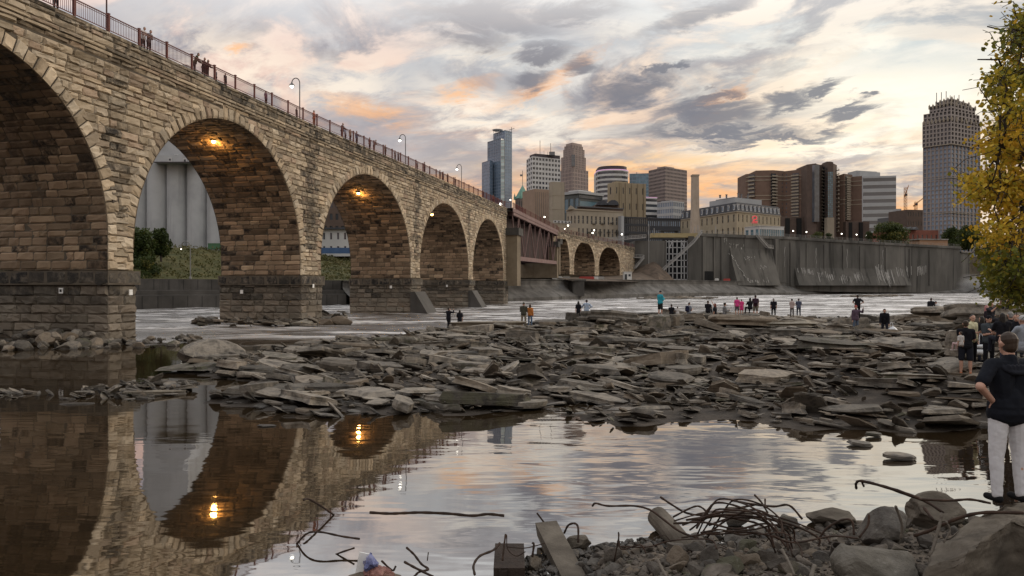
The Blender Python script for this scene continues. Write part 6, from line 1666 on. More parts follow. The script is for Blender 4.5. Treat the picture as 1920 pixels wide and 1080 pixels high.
        capsule(shirt, s, s.lerp(e, .75 if sleeves != 'long' else 1), c(.034 * B) + g * .7, c(.030) + g * .7)
        if sleeves == 'long': capsule(shirt, e, e.lerp(w, .97), c(.027) + g * .7, c(.020) + g * .7)
        if low in ('trousers', 'jeans'):
            capsule(pants, hpnt, kn, c(.053 * B) + g * .3, c(.036) + g * .4); capsule(pants, kn, an_ + Vector((0, 0, .006 * k)), c(.036) + g * .4, c(.025) + g * .4)
        elif low == 'shorts': capsule(pants, hpnt, hpnt.lerp(kn, .92), c(.056 * B) + g * .6, c(.047) + g * .7)
        elif low == 'skirt': capsule(pants, hpnt, hpnt.lerp(kn, .9) + Vector((sg * .02 * k, 0, 0)), c(.062 * B) + g, c(.062) + g)
        if socks: capsule(pants if False else shoe, an_, an_ + Vector((0, 0, .05 * k)), c(.024), c(.025))
        capsule(shoe, heel + Vector((0, .002 * k, .004 * k)), heel + ft * c(.092) + Vector((0, 0, -.001 * k)), c(.0245), c(.020), 10); 
    torso(shirt, .011 * k); capsule(pants, up(-.026 * B, 0, .55), up(.026 * B, 0, .55), c(.060 * B) + .004 * k, flat=(1, 1)); capsule(shirt, up(-.036 * B, 0, .565), up(.036 * B, 0, .565), c(.066 * B) + .013 * k); capsule(pants, J['pel'] + Vector((-.036 * k * B, 0, 0)), J['pel'] + Vector((.036 * k * B, 0, 0)), c(.062 * B) + .006 * k)
    capsule(shirt, up(-.036 * B, 0, .525), up(.036 * B, 0, .525), c(.070 * B) + .013 * k)
    fuse(body, 'body', SKIN[skin], root, vox * h / 1.75, 3)
    key = 'cloth_%02d%02d%02d%s' % (*[int(q * 99) for q in top], 'p' if pat else ''); fuse(shirt, 'dress' if low == 'dress' else 'shirt', cloth(key, top, pat), root, vox * h / 1.75)
    key = 'cloth_%02d%02d%02d' % tuple(int(q * 99) for q in bottom)
    if low == 'dress': capsule(pants, up(-.03, 0, .52), up(-.06, 0, .33), c(.07), c(.075)); capsule(pants, up(.03, 0, .52), up(.06, 0, .33), c(.07), c(.075))
    fuse(pants, {'shorts': 'shorts', 'skirt': 'skirt', 'dress': 'skirt'}.get(low, 'trousers'), cloth(key, bottom), root, vox * h / 1.75)
    fuse(shoe, 'shoes', cloth('cloth_%02d%02d%02d' % tuple(int(q * 99) for q in shoes), shoes), root, vox * h / 1.75 * .8, 2)
    if cap is not None:
        cm = MB(); capsule(cm, hp(0, .010, .026), hp(0, .008, .032), c(.053), c(.050)); capsule(cm, hp(-.02, -.05, .032), hp(.02, -.05, .032), c(.018), flat=(1, .3)); fuse(cm, 'cap', cloth('cloth_%02d%02d%02d' % tuple(int(q * 99) for q in cap), cap), root, vox * .8, 2)
    if not bald and (cap is None or longhair):
        capsule(hairb, hp(0, .017, .026), hp(0, .016, .030), c(.0490), c(.0470)); capsule(hairb, hp(0, .024, -.012), hp(0, .018, .02), c(.041), c(.045))
        if tall_hair: 
            for q in range(14): a = q * 2.4; capsule(hairb, hp(.035 * math.cos(a), .015 + .03 * math.sin(a), .03 + .02 * math.sin(q)), hp(.04 * math.cos(a), .02 + .035 * math.sin(a), .035 + .02 * math.sin(q)), c(.022))
        if longhair: capsule(hairb, hp(0, .028, .0), hp(0, .036, -.10), c(.046), c(.036)); [capsule(hairb, hp(sx * .036, .012, .0), hp(sx * .042, .02, -.09), c(.022), c(.018)) for sx in (-1, 1)]
        fuse(hairb, 'hair', HAIRM[hair], root, vox * .8, 2)
    if vox < .03:
        ey = MB(); [ey.sphere(hp(sx * .017, -.043, .004), c(.0045), 6, 4) for sx in (-1, 1)]; ey.build('eyes', plain('eye_dark', (.015, .012, .01), .3), root)
    if hood:
        hb = MB(); [capsule(hb, up(.075 * math.cos(a), .045 + .03 * math.sin(a), .80 - .035 * math.sin(a)), up(.075 * math.cos(a + .35), .045 + .03 * math.sin(a + .35), .80 - .035 * math.sin(a + .35)), c(.014)) for a in np.arange(-.2, 3.3, .35)]; [capsule(hb, up(x, .062, .80), up(x * .7, .064, .765), c(.016)) for x in (-.05, -.025, 0, .025, .05)]
        fuse(hb, 'hood', cloth('hood_navy', tuple(q * 1.15 for q in top)), root, vox)
    root['hand_l'] = list(arm['L'][2] + arm['L'][3] * .05 * k); root['hand_r'] = list(arm['R'][2] + arm['R'][3] * .05 * k)
    return root, J, arm, up


def on_shoal(px, feet, head, h, Y=None, lift=True):
    Y = Y or h * F / (feet - head); p = P(px, feet, Y); t = shoal_z(p.x, p.y) + .06
    if p.z < t: p.z = t
    elif p.z > t + .10 and lift:
        g = slab_geo(int(px * 7), .5, n=10, layers=3); d = p.z - t + .3; o = place(mesh_of('flat_rock', g, M_rock, int(px)), 'flat_rock', p.x, p.y + .3, p.z - d + .03, 2.3, 2.0, d * 1.96, rotm(px, .0, 0)); tag(o, 'weathered flat grey slab lying jumbled among others of its kind on the shoal', 'rock', GR)
    return p
N_ = (.014, .016, .024)
def who(px, feet, head, label, h=1.75, yaw=180, Y=None, lift=True, **kw):
    return person(on_shoal(px, feet, head, h, Y, lift), h, R(yaw), label, **kw)
def worn_pack(pr, col, label, sc=1.0):
    root, J, arm, up = pr; c_ = up(0, .115, .715); m = root.matrix_basis
    o = empty('backpack', tuple(Matrix.Translation(root.location) @ Matrix.Rotation(root.rotation_euler.z, 4, 'Z') @ c_), root.rotation_euler.z); tag(o, label, 'backpack')
    mb = MB(); capsule(mb, (-.07 * sc, 0, -.14 * sc), (-.07 * sc, 0, .13 * sc), .11 * sc, .10 * sc); capsule(mb, (.07 * sc, 0, -.14 * sc), (.07 * sc, 0, .13 * sc), .11 * sc, .10 * sc); capsule(mb, (-.06 * sc, .07, -.12 * sc), (.06 * sc, .07, -.12 * sc), .08 * sc)
    fuse(mb, 'bag_body', cloth('pack_%02d' % int(col[2] * 99), col), o, .02); st = MB()
    for sx in (-1, 1): st.tube([(sx * .10, -.02, .16), (sx * .11, -.16, .16), (sx * .11, -.26, .06), (sx * .11, -.2, -.12), (sx * .10, -.04, -.16)], .018, 6)
    st.build('strap', cloth('pack_%02d' % int(col[2] * 99), col), o); return o

who(841, 619, 576.5, 'man in black taking a photo behind the broad pale slab, leftmost on the shoal', yaw=150, arms=('photo', 'photo'), top=(.012, .012, .016), bottom=(.015, .015, .018), sleeves='long', lift=False, legs=('walk', 'stand'))
who(862, 620, 581, 'shorter person in black and grey beside the leftmost man with the camera', h=1.62, yaw=-170, top=(.014, .013, .016), bottom=(.10, .10, .105), arms=('phone', 'hang'), longhair=True, lift=False)
who(982, 612, 567, 'man in dark camouflage top and khaki trousers on the pale slab', yaw=170, top=(.05, .05, .032), pat=(.025, .022, .016), bottom=(.20, .175, .13), arms=('phone', 'phone'), build=1.06, sleeves='long', cap=(.05, .048, .035))
who(994, 612, 570, 'person in an orange jacket and blue jeans on the pale slab', h=1.65, yaw=150, top=(.46, .17, .045), bottom=(.10, .15, .23), arms=('phone', 'hang'), sleeves='long', hair='brown', longhair=True)
who(1084.5, 605, 569, 'slim woman all in black facing the water beside the plaid shirt', h=1.66, yaw=180, top=(.012, .012, .014), bottom=(.012, .012, .015), longhair=True, build=.86, Y=58)
who(1100, 605, 567.5, 'man in a blue and white plaid shirt facing the river', h=1.75, yaw=175, top=(.12, .20, .34), pat=(.50, .54, .58), bottom=(.05, .07, .11), arms=('out', 'akimbo'), sleeves='long', Y=58)
who(1238, 592.5, 545, 'tall person in a bright teal top with a green jacket round the waist', h=1.82, yaw=125, top=(.035, .30, .38), bottom=(.02, .022, .02), low='shorts', arms=('phone', 'phone'), socks=True, shoes=(.40, .40, .39), cap=(.025, .025, .03), sleeves='long', nod=14)
who(1259, 592, 576, 'boy in a dark shirt sitting on the rock right of the teal top', h=1.45, yaw=165, Y=54, top=(.014, .014, .017), bottom=(.10, .095, .085), legs=('low', 'low'), arms=('knees', 'knees'))
who(1270.5, 591.5, 580, 'small child in white sitting next to the boy in the dark shirt', h=1.12, yaw=190, Y=54, top=(.50, .48, .46), bottom=(.30, .28, .26), legs=('low', 'low'), arms=('knees', 'knees'), hair='brown')
pr = who(1292, 609, 571, 'man looking down in a grey plaid shirt and dark shorts with a backpack', yaw=120, top=(.24, .25, .28), pat=(.12, .13, .16), bottom=(.018, .02, .03), low='shorts', arms=('phone', 'phone'), nod=28, Y=58); worn_pack(pr, (.016, .018, .045), 'dark blue backpack on the man looking down on the shoal')
who(1327.5, 588, 573.5, 'seated person in black just left of the red haired woman', h=1.7, yaw=150, Y=56, top=(.013, .013, .015), bottom=(.03, .028, .026), legs=('low', 'low'), arms=('knees', 'knees'), hair='brown')
who(1340.5, 613.5, 568.5, 'red haired woman in a black tunic and jeans reaching up to another', h=1.72, yaw=-125, top=(.012, .012, .014), bottom=(.055, .07, .10), hair='red', longhair=True, arms=('hang', 'up'), sleeves='none')
who(1359, 614, 567.5, 'curly haired person in a dark checked shirt beside the red haired woman', h=1.76, yaw=95, top=(.05, .05, .055), pat=(.20, .20, .20), bottom=(.013, .013, .015), arms=('phone', 'phone'), sleeves='long', tall_hair=1, nod=10)
who(1382, 591, 559, 'girl in a pink shirt and dark shorts at the water edge', h=1.4, yaw=170, Y=57, top=(.58, .06, .22), bottom=(.10, .08, .09), low='shorts', hair='brown', arms=('hang', 'phone'))
who(1390.5, 589.5, 563.5, 'smaller girl in a pink dress beside the taller one in pink', h=1.2, yaw=160, Y=58, top=(.60, .05, .20), bottom=(.60, .05, .20), low='dress', hair='brown')
who(1406.5, 590, 564, 'seated woman in black left of the man with the burgundy shirt', h=1.7, yaw=190, Y=58, top=(.012, .012, .014), bottom=(.012, .012, .014), legs=('sit', 'sit'), arms=('knees', 'knees'), longhair=True)
pr = who(1416.5, 593.5, 555.5, 'man in a burgundy shirt and khaki shorts standing by the seated woman', yaw=170, Y=60, top=(.055, .022, .032), bottom=(.13, .115, .09), low='shorts', arms=('phone', 'hang')); worn_pack(pr, (.04, .022, .035), 'dark plum backpack on the man in khaki shorts')
who(1450.5, 596, 561.5, 'lone man in a black shirt and trousers seen from behind on pale rock', yaw=178, Y=66, top=(.011, .011, .012), bottom=(.011, .011, .012), build=1.08, hair='grey', lift=True)
who(1485, 594, 566, 'woman in a pale top with dark bun looking down at the water', h=1.62, yaw=130, Y=66, top=(.42, .33, .31), bottom=(.05, .04, .04), arms=('phone', 'phone'), tall_hair=1)
who(1497.5, 594, 569.5, 'man in a slate blue shirt right of the woman in the pale top', h=1.7, yaw=180, Y=68, top=(.075, .085, .125), bottom=(.03, .035, .05), build=1.1, arms=('phone', 'phone'))
who(1608, 597, 552.5, 'man in a black shirt standing behind the man in the red cap', h=1.8, yaw=180, Y=56, top=(.012, .012, .013), bottom=(.013, .013, .015), build=1.05, arms=('akimbo', 'akimbo'))
who(1604.5, 627, 573, 'man in a red cap, purple checked shirt and jeans holding up a phone', h=1.78, yaw=15, Y=46, top=(.085, .05, .075), pat=(.045, .03, .05), bottom=(.085, .11, .155), arms=('photo', 'hang'), cap=(.38, .10, .09), sleeves='long')
who(1659, 634, 582, 'person in dark clothes bending forward with a white carrier bag', h=1.75, yaw=-30, Y=44, top=(.014, .013, .018), bottom=(.02, .02, .03), lean=20, nod=20, sleeves='long', legs=('bentk', 'stand'), arms=('hang', 'hang'))
q = P(1669, 628, 44.0); bag = empty('carrier_bag', (q.x, q.y - .2, q.z - .05)); tag(bag, 'full white plastic carrier bag held low by the bending person', 'bag')
mb = MB(); V, Fc = chunk_geo(909, 5, 3, .05); mb.add(V * np.array([.62, .45, .62]) + np.array([0, 0, .28]), Fc); mb.build('bag_body', pmat('white_plastic', [(.55, .57, .60), (.70, .72, .74)], 3, .45, .5, bscale=9), bag, True); hm = MB(); hm.tube([(-.08, 0, .55), (-.10, 0, .72), (-.02, 0, .84)], .015); hm.tube([(.08, 0, .55), (.04, 0, .74), (-.02, 0, .84)], .015); hm.build('handle', MATS['white_plastic'], bag)
who(1745.5, 585, 562.5, 'person in black crouching on a rock hump at the far right edge', h=1.72, yaw=145, Y=58, top=(.011, .011, .013), bottom=(.013, .013, .018), legs=('squat', 'squat'), arms=('knees', 'knees'), lean=12, sleeves='long', lift=False)
who(1762, 585.5, 570, 'person in a white shirt huddled next to the one crouching in black', h=1.6, yaw=-150, Y=58, top=(.48, .48, .48), bottom=(.10, .10, .11), legs=('low', 'low'), arms=('knees', 'knees'), lean=26, sleeves='long', cap=(.03, .03, .035), lift=False)
who(1895, 582, 560.5, 'man in black sitting with elbows out on the ridge below the leaves', h=1.78, yaw=180, Y=50, top=(.013, .012, .012), bottom=(.014, .014, .016), legs=('sit', 'sit'), arms=('akimbo', 'akimbo'), lift=False)
# the close group on the right
V2 = .0125
pr = who(1811, 706, 604, 'bare legged man in a black shirt and navy shorts carrying a toddler', h=1.78, yaw=150, top=(.014, .012, .013), bottom=(.018, .02, .03), low='shorts', arms=('carry', 'carry'), hair='brown', shoes=(.42, .15, .07), vox=V2, lift=True)
q = P(1801.5, 661, 23.6); person((q.x, q.y, q.z), .86, R(200), "toddler in a white dress held on the bare legged man's arm", top=(.55, .52, .50), bottom=(.50, .36, .36), low='trousers', hair='brown', legs=('sit', 'sit'), arms=('hang', 'hang'), vox=.016, shoes=(.5, .45, .44))
who(1823, 697, 601, 'young man in a pale yellow shirt and black trousers beside the toddler', h=1.76, yaw=25, Y=25.4, top=(.55, .52, .34), bottom=(.013, .013, .015), hair='dark', shoes=(.6, .6, .6), vox=V2, arms=('hang', 'carry'), head_turn=-.5)
who(1841, 692, 617, 'dark haired woman with a white shoulder bag behind the yellow shirt', h=1.64, yaw=-160, Y=26.5, top=(.013, .013, .016), bottom=(.016, .016, .022), hair='dark', longhair=True, vox=.016)
q = P(1841, 655, 26.0); sb = empty('shoulder_bag', tuple(q)); tag(sb, 'white shoulder bag at the hip of the dark haired woman', 'bag'); mb = MB(); capsule(mb, (-.12, 0, -.1), (.12, 0, -.1), .10, flat=(1, 1)); capsule(mb, (-.10, 0, .1), (.10, 0, .1), .07); fuse(mb, 'bag_body', MATS['white_plastic'], sb, .015); hm = MB(); hm.tube([(-.1, 0, .1), (-.05, .05, .45), (.02, .1, .62), (.08, .05, .4), (.1, 0, .1)], .012); hm.build('strap', MATS['white_plastic'], sb)
who(1854, 700, 611, 'man in a slate grey shirt and black cap with folded arms', h=1.78, yaw=12, Y=25.0, top=(.055, .065, .075), bottom=(.013, .013, .016), arms=('cross', 'cross'), cap=(.013, .013, .015), vox=V2, build=1.08)
who(1850, 640, 572, 'woman with pink hair standing on the ledge behind the group', h=1.66, yaw=60, Y=34.0, top=(.022, .016, .022), bottom=(.02, .02, .025), hair='pink', longhair=True, sleeves='none', vox=.016, arms=('phone', 'hang'))
who(1858, 622, 588, 'woman in a dark sleeveless top sitting with raised hands before the pink haired one', h=1.66, yaw=20, Y=32.0, top=(.025, .024, .022), bottom=(.03, .03, .028), legs=('sit', 'sit'), arms=('up', 'photo'), sleeves='none', hair='blond', vox=.016)
who(1895, 690, 583.5, 'broad man in a black hooded top with grey hair behind the seated ones', h=1.86, yaw=178, Y=24.5, top=(.012, .013, .018), bottom=(.014, .014, .018), hair='grey', sleeves='long', build=1.12, hood=True, vox=.016, arms=('phone', 'phone'), nod=15)
who(1880, 668, 614, 'dark haired seated person just left of the foreground man, mostly hidden', h=1.65, yaw=170, Y=22.0, top=(.018, .017, .02), bottom=(.02, .02, .022), legs=('sit', 'sit'), arms=('knees', 'knees'), longhair=True, vox=.016, lift=False)
who(1906, 672, 607, 'dark haired man in black with his face turned to us at the right edge', h=1.74, yaw=-40, Y=22.5, top=(.013, .013, .016), bottom=(.02, .02, .024), legs=('sit', 'sit'), arms=('knees', 'knees'), vox=.014, lift=False)
who(1918, 690, 617, 'person in a pale grey sweater and white cap at the far right edge', h=1.72, yaw=-165, Y=19.0, top=(.33, .36, .41), bottom=(.035, .04, .06), legs=('sit', 'sit'), arms=('knees', 'knees'), sleeves='long', cap=(.5, .5, .5), vox=.014, lift=False)

# the man standing close by with his hand on his hip
MAN = P(1891, 941, 8.0); MAN_H = 1.84
person(MAN, MAN_H, R(186), 'man in the foreground from behind in a navy hooded shirt and white jeans', top=(.0095, .011, .016), bottom=(.62, .62, .64), hair='brown', arms=('akimbo', 'akimbo'), legs=('stand', 'stand'), hood=True, vox=.0075, fingers=True, shoes=(.010, .010, .011), group=None, build=1.02, low='jeans')

# people on the bridge deck, most leaning on the railing
BP = 'people along the bridge railing'
def rail_person(px, label, off=-.62, yaw=None, **kw):
    s_ = s_of_px(px) ; p = at(s_, off, float(zdeck(s_))); n = normal([s_])[0]; base = math.atan2(n[0], -n[1])     # facing outwards
    kw.setdefault('vox', .024 if s_ < 90 else .032); person(p, kw.pop('h', 1.74), base + R(yaw or 0), label, group=BP, **kw)
rail_person(121, 'person in grey at the railing nearest the left end of the bridge', top=(.20, .21, .23), arms=('rail', 'rail'), lean=8)
rail_person(282.5, 'person in a white shirt in the leftmost close pair at the railing', top=(.50, .47, .45), arms=('rail', 'rail'), lean=10, hair='grey', h=1.8)
rail_person(293, 'dark haired person in grey in the leftmost close pair at the railing', top=(.16, .15, .16), arms=('phone', 'phone'), lean=14, h=1.78)
rail_person(378, 'man in an olive green jacket leaning far over the railing', top=(.055, .060, .035), arms=('rail', 'rail'), lean=22, h=1.84, sleeves='long', yaw=30)
rail_person(394, 'left one of two dark heads close together above the railing', top=(.04, .03, .035), arms=('rail', 'rail'), lean=12, h=1.72, sleeves='long')
rail_person(401, 'right one of two dark heads close together above the railing', top=(.06, .03, .03), arms=('rail', 'rail'), lean=10, h=1.70, sleeves='long', longhair=True)
rail_person(417, 'child in grey at the railing right of the close pair', top=(.16, .15, .17), h=1.25); rail_person(435, 'child in dark clothes by the railing left of a post', top=(.05, .045, .05), h=1.32)
rail_person(510, 'short person in mauve behind the railing left of the tall lamp', top=(.17, .09, .13), h=1.45); rail_person(567, 'person crouched low behind the railing at the lamp foot', top=(.05, .04, .045), h=1.25)
rail_person(599, 'person in an orange red shirt standing right of the tall lamp', top=(.42, .13, .07), bottom=(.35, .16, .10), h=1.82, arms=('phone', 'phone'))
rail_person(651, 'tall person in a dark grey coat at the railing between the lamps', top=(.06, .055, .06), h=1.86, sleeves='long', build=1.1, arms=('rail', 'rail'), lean=8)
rail_person(657, 'person in a pale blue shirt beside the dark grey coat', top=(.36, .40, .50), h=1.5); rail_person(666, 'person in a tan top right of the pale blue shirt', top=(.30, .20, .14), h=1.6)
rail_person(678, 'person in a blue jacket pointing from the railing', top=(.07, .09, .15), h=1.72, arms=('rail', 'hang'), sleeves='long'); rail_person(702, 'person in maroon at the railing left of the second lamp', top=(.12, .04, .045), h=1.7)
rail_person(710, 'person in dark grey bending over beside the one in maroon', top=(.08, .08, .085), h=1.68, lean=22, arms=('rail', 'rail')); rail_person(731, 'person in brown at the railing before the second lamp', top=(.10, .065, .05), h=1.68)
rail_person(749, 'left one of a small grey pair below the second lamp', top=(.20, .17, .17), h=1.55); rail_person(755, 'right one of a small grey pair below the second lamp', top=(.14, .13, .14), h=1.55)
rail_person(790, 'child in grey at the railing right of the second lamp', top=(.17, .16, .17), h=1.4); rail_person(803.5, 'tall dark person standing upright right of the second lamp', top=(.02, .02, .022), h=1.85)
for px, lab, c in ((832, 'dark person far along the railing, first of a distant cluster', (.05, .05, .055)), (838, 'grey person far along the railing, second of a distant cluster', (.2, .19, .19)), (846, 'brown clad person far along the railing, right of the cluster', (.10, .08, .06)), (860, 'dark person at the railing just left of the farthest lamp', (.03, .03, .035)), (912, 'tiny dark person at the railing left of the glass tower foot', (.03, .03, .03)), (930, 'tiny red clad person at the railing near the steel span', (.25, .06, .05))):
    rail_person(px, lab, top=c, h=1.72)
# ------------------------------------------------------------------ near bank: mound, rubble, bent rods
def mound_z(x, y):
    z = .0 + .20 * (10.9 - y) + .05 * (min(x, 7) - 2.2)
    if x < 1.2: z -= .55 * (1.2 - x) * (1 if y > 5 else .3)
    return z + noise.noise(Vector((x * .9, y * .9, 2))) * .12 + noise.noise(Vector((x * 2.3, y * 2.3, 8))) * .06
xs = np.arange(-6, 16, .25); ys = np.arange(-2, 15, .25); nx = len(xs); mb = MB()
mb.add([(x, y, max(mound_z(x, y), -.9)) for y in ys for x in xs], [(j * nx + i, j * nx + i + 1, (j + 1) * nx + i + 1, (j + 1) * nx + i) for j in range(len(ys) - 1) for i in range(nx - 1)])
mb.build('near_bank', pmat('bank_soil', [(.045, .036, .028), (.085, .068, .052), (.13, .105, .08)], 3.5, .95, .8, bscale=16, bdist=.04), None, True)['kind'] = 'structure'
M_oldconc = pmat('old_concrete', [(.050, .041, .031), (.098, .082, .064), (.155, .133, .105)], 1.8, .92, .7, bscale=14, bdist=.02)
M_rough = rock_mat('rough_stone', [(.030, .026, .022), (.062, .055, .047), (.10, .09, .076)], .3, False, 5.0)
M_palerough = rock_mat('pale_rough_stone', [(.075, .066, .054), (.125, .112, .092), (.17, .155, .13)], .12, False, 4.0)
def ground_hit(px, py):
    """where the sight line of the photo pixel meets the mound"""
    Y = 5.0
    while Y < 16:
        p = P(px, py, Y)
        if p.z <= max(mound_z(p.x, p.y), 0.0): return p
        Y += .03
    return P(px, py, 11)
CH = [chunk_geo(1200 + i, 20, 3, .012, (.17, .36)) for i in range(10)]; CHM = [mesh_of('rubble_rock', g, M_rubble if i % 3 else M_rough, i) for i, g in enumerate(CH)]
r = random.Random(77); pts = []
def rub(px, py, w_px, k=None):
    p = ground_hit(px, py); s = w_px * p.y / F; k = r.randrange(10) if k is None else k
    o = place(CHM[k], 'rubble_rock', p.x, p.y, p.z + s * .10, s * r.uniform(.9, 1.3), s * r.uniform(.8, 1.1), s * r.uniform(.6, .95), rotm(r.uniform(0, 6.3), r.uniform(-.5, .5), r.uniform(0, 6.3)))
    tag(o, 'broken grey brown stone among the rubble of the near bank', 'rock', 'broken stones of the near bank')
for _ in range(285):
    px = r.uniform(985, 1935); lo = np.interp(px, [985, 1200, 1500, 1700, 1935], [1055, 1015, 990, 985, 975]); py = r.uniform(lo, 1105); rub(px, py, r.choice((16, 20, 26, 34, 44, 60)))
for px, py, w_ in ((940, 1072, 40), (1040, 1078, 46), (1118, 1058, 44), (1150, 1075, 52), (1330, 1055, 88), (1270, 1060, 62), (1228, 1075, 50), (1445, 1050, 60), (1405, 1062, 70), (1500, 1040, 52), (1375, 1075, 72), (1480, 1075, 66), (1340, 1085, 90)): rub(px, py, w_)

# loose fill between the stones
fl = MB(); FR = [chunk_geo(1700 + i, 8, 1, .02, (.2, .4)) for i in range(12)]
for _ in range(5200):
    px = r.uniform(960, 1960); lo = np.interp(px, [960, 1200, 1500, 1700, 1960], [1052, 1012, 988, 985, 972]); p = ground_hit(px, r.uniform(lo, 1110)); s = r.choice((3, 4, 5, 7, 9, 13, 18)) * p.y / F; V, Fc = FR[r.randrange(12)]
    W0 = (V * np.array([s * r.uniform(.8, 1.5), s, s * r.uniform(.5, .9)])) @ np.array(rotm(r.uniform(0, 6.3), r.uniform(-.6, .6), r.uniform(0, 6.3))).T + np.array([p.x, p.y, p.z + s * .15]); fl.add(W0, Fc, 0, (r.random(), r.random(), r.random()))
o = fl.build('loose_gravel', M_rubble); tag(o, 'small broken stone filling the gaps of the near bank', kind='stuff')

def near_chunk(px, py, w_px, label, seed, sx=1, sy=1, sz_=.8, m=None, rz=0, tilt=0, planes=12, dz=0.0, name='boulder', sub=4):
    p = ground_hit(px, py); s = w_px * p.y / F; o = place(mesh_of(name, chunk_geo(seed, planes + 5, sub, .026, (.22, .42)), m or M_rough, seed), name, p.x, p.y, p.z + s * sz_ * .3 + dz, s * sx, s * sy, s * sz_, rotm(rz, tilt, 1.0)); tag(o, label, 'rock'); return o
near_chunk(1640, 1095, 185, 'large pale rounded boulder at the bottom edge of the bank', 1301, 1, .8, .62, M_palerough, planes=4)
near_chunk(1660, 1022, 112, 'big dark square pitted boulder behind the pale rounded one', 1302, 1, .8, .86, M_rough, .2, planes=9)
near_chunk(1380, 985, 62, 'dark stone half hidden beneath the tangle of rods', 1303, 1, .9, .8); near_chunk(1480, 990, 46, 'small grey stone at the right end of the rod tangle', 1304)
near_chunk(1820, 1058, 82, 'rough dark rock lying on the sloping slab at the lower right', 1305, 1, .9, .75, M_rough, planes=10)
near_chunk(1895, 1078, 110, 'rough grey rock cut by the lower right corner', 1306, 1, .9, .6, M_rough)
near_chunk(1568, 985, 90, 'flat broken concrete block with a sharp edge left of the dark square boulder', 1307, 1.2, .9, .5, M_oldconc, 0.1, planes=14)
near_chunk(1752, 985, 118, 'wedge of old concrete leaning right of the dark square boulder', 1308, 1.15, .9, .62, M_oldconc, .3, planes=14)

# the sloping broken slab the man stands on
sl = []; top = [(1762, 1012, 8.0), (1840, 965, 8.15), (1880, 942, 8.2), (1990, 935, 8.5), (2150, 945, 8.2), (2150, 1010, 6.9), (1990, 1000, 7.35), (1900, 975, 7.55), (1820, 1030, 7.1), (1740, 1062, 7.2)]
T = [P(*q) for q in top]
mb = MB(); n = len(T); cen_ = sum(T, Vector()) / n; jr = random.Random(4)
rings = [[p.copy() for p in T]]
for f, dz in ((1.05, -.10), (1.10, -.38), (1.16, -.9)): rings.append([cen_ + (p - cen_) * f * jr.uniform(.97, 1.04) + Vector((0, 0, dz)) for p in T])
inner = [[cen_.lerp(p, f) + Vector((0, 0, jr.uniform(-.015, .015))) for p in T] for f in (.75, .5, .25)]
rows = rings[::-1] + inner; V = [v for row in rows for v in row] + [cen_]
Fc = [(i * n + k, i * n + (k + 1) % n, (i + 1) * n + (k + 1) % n, (i + 1) * n + k) for i in range(len(rows) - 1) for k in range(n)] + [((len(rows) - 1) * n + k, (len(rows) - 1) * n + (k + 1) % n, len(V) - 1) for k in range(n)]
mb.add(V, Fc); o = mb.build('concrete_slab', M_oldconc, None, True); tag(o, 'large sloping slab of worn tan concrete under the standing man', 'slab', kind='thing')
ms = o.modifiers.new('s', 'SUBSURF'); ms.subdivision_type = 'SIMPLE'; ms.levels = 4; ms.render_levels = 4
for sc_, st_ in ((.5, .16), (.14, .055), (.04, .016)):
    tx = bpy.data.textures.new('wear', 'CLOUDS'); tx.noise_scale = sc_; dm_ = o.modifiers.new('wear', 'DISPLACE'); dm_.texture = tx; dm_.strength = st_

def pole(name, pts, rad, label, cat, m, seg=14, caps=(1, 1)):
    q = [Vector(p) for p in pts]; mb = MB(); mb.tube([p - q[0] for p in q], rad, seg); o = mb.build(name, m, None, False, tuple(q[0])); tag(o, label, cat, kind='thing'); return o
M_rodm = pmat('rusty_rod', [(.016, .010, .007), (.035, .020, .013), (.060, .033, .020)], 6, .8, .3)
M_timber = pmat('grey_timber', [(.09, .075, .06), (.16, .14, .115)], 3, .85, .6, stretch=(1, 1, 1))
a = ground_hit(1285, 1030); b = P(1232, 968, a.y + .9)
pole('concrete_post', [b, b.lerp(a, .35) + Vector((.01, 0, 0)), b.lerp(a, .7), a + Vector((.05, -.1, -.1))], [.16, .165, .17, .175], 'broken round concrete post lying slanted at the left end of the rod tangle', 'post', M_oldconc, 16)
a = ground_hit(1060, 1090); b = P(1022, 990, a.y + 1.5)
mb = MB(); d = (a - b); mb.bar((0, 0, 0), tuple(d + Vector((.12, -.1, -.05))), .30, .22); V = mb.v[0]; V += np.random.default_rng(3).normal(0, .015, V.shape)
mb.tube([(.03, 0, .02), (-.12, .0, .22)], .014, 6, 1); tag(mb.build('concrete_beam', [M_oldconc, M_rodm], loc=tuple(b)), 'broken concrete beam pointing out over the pool left of the rods', 'beam', kind='thing')
a = ground_hit(1115, 1048); near_chunk(1085, 1028, 60, 'wedge shaped concrete piece beside the broken beam', 1310, 1, .8, .6, M_oldconc)
# hollow rusty pipe standing in the rubble
p = ground_hit(1568, 1050); mb = MB(); h_ = .20
for (r0, r1, z0, z1) in ((.075, .075, 0, h_), (.075, .058, h_, h_), (.058, .058, h_, .02)): mb.lathe([(r0, z0), (r1, z1)], seg=18)
mb.f = [f for f in mb.f if len(f) == 4]; mb.mi = [0] * len(mb.f); mb.tint = []
o = mb.build('rusty_pipe', pmat('pipe_rust', [(.030, .024, .020), (.065, .052, .042)], 6, .85, .5), loc=(p.x, p.y, p.z + .02)); tag(o, 'short hollow rusty pipe standing upright in the rubble', 'pipe'); o.rotation_euler = (R(24), R(-5), 0)
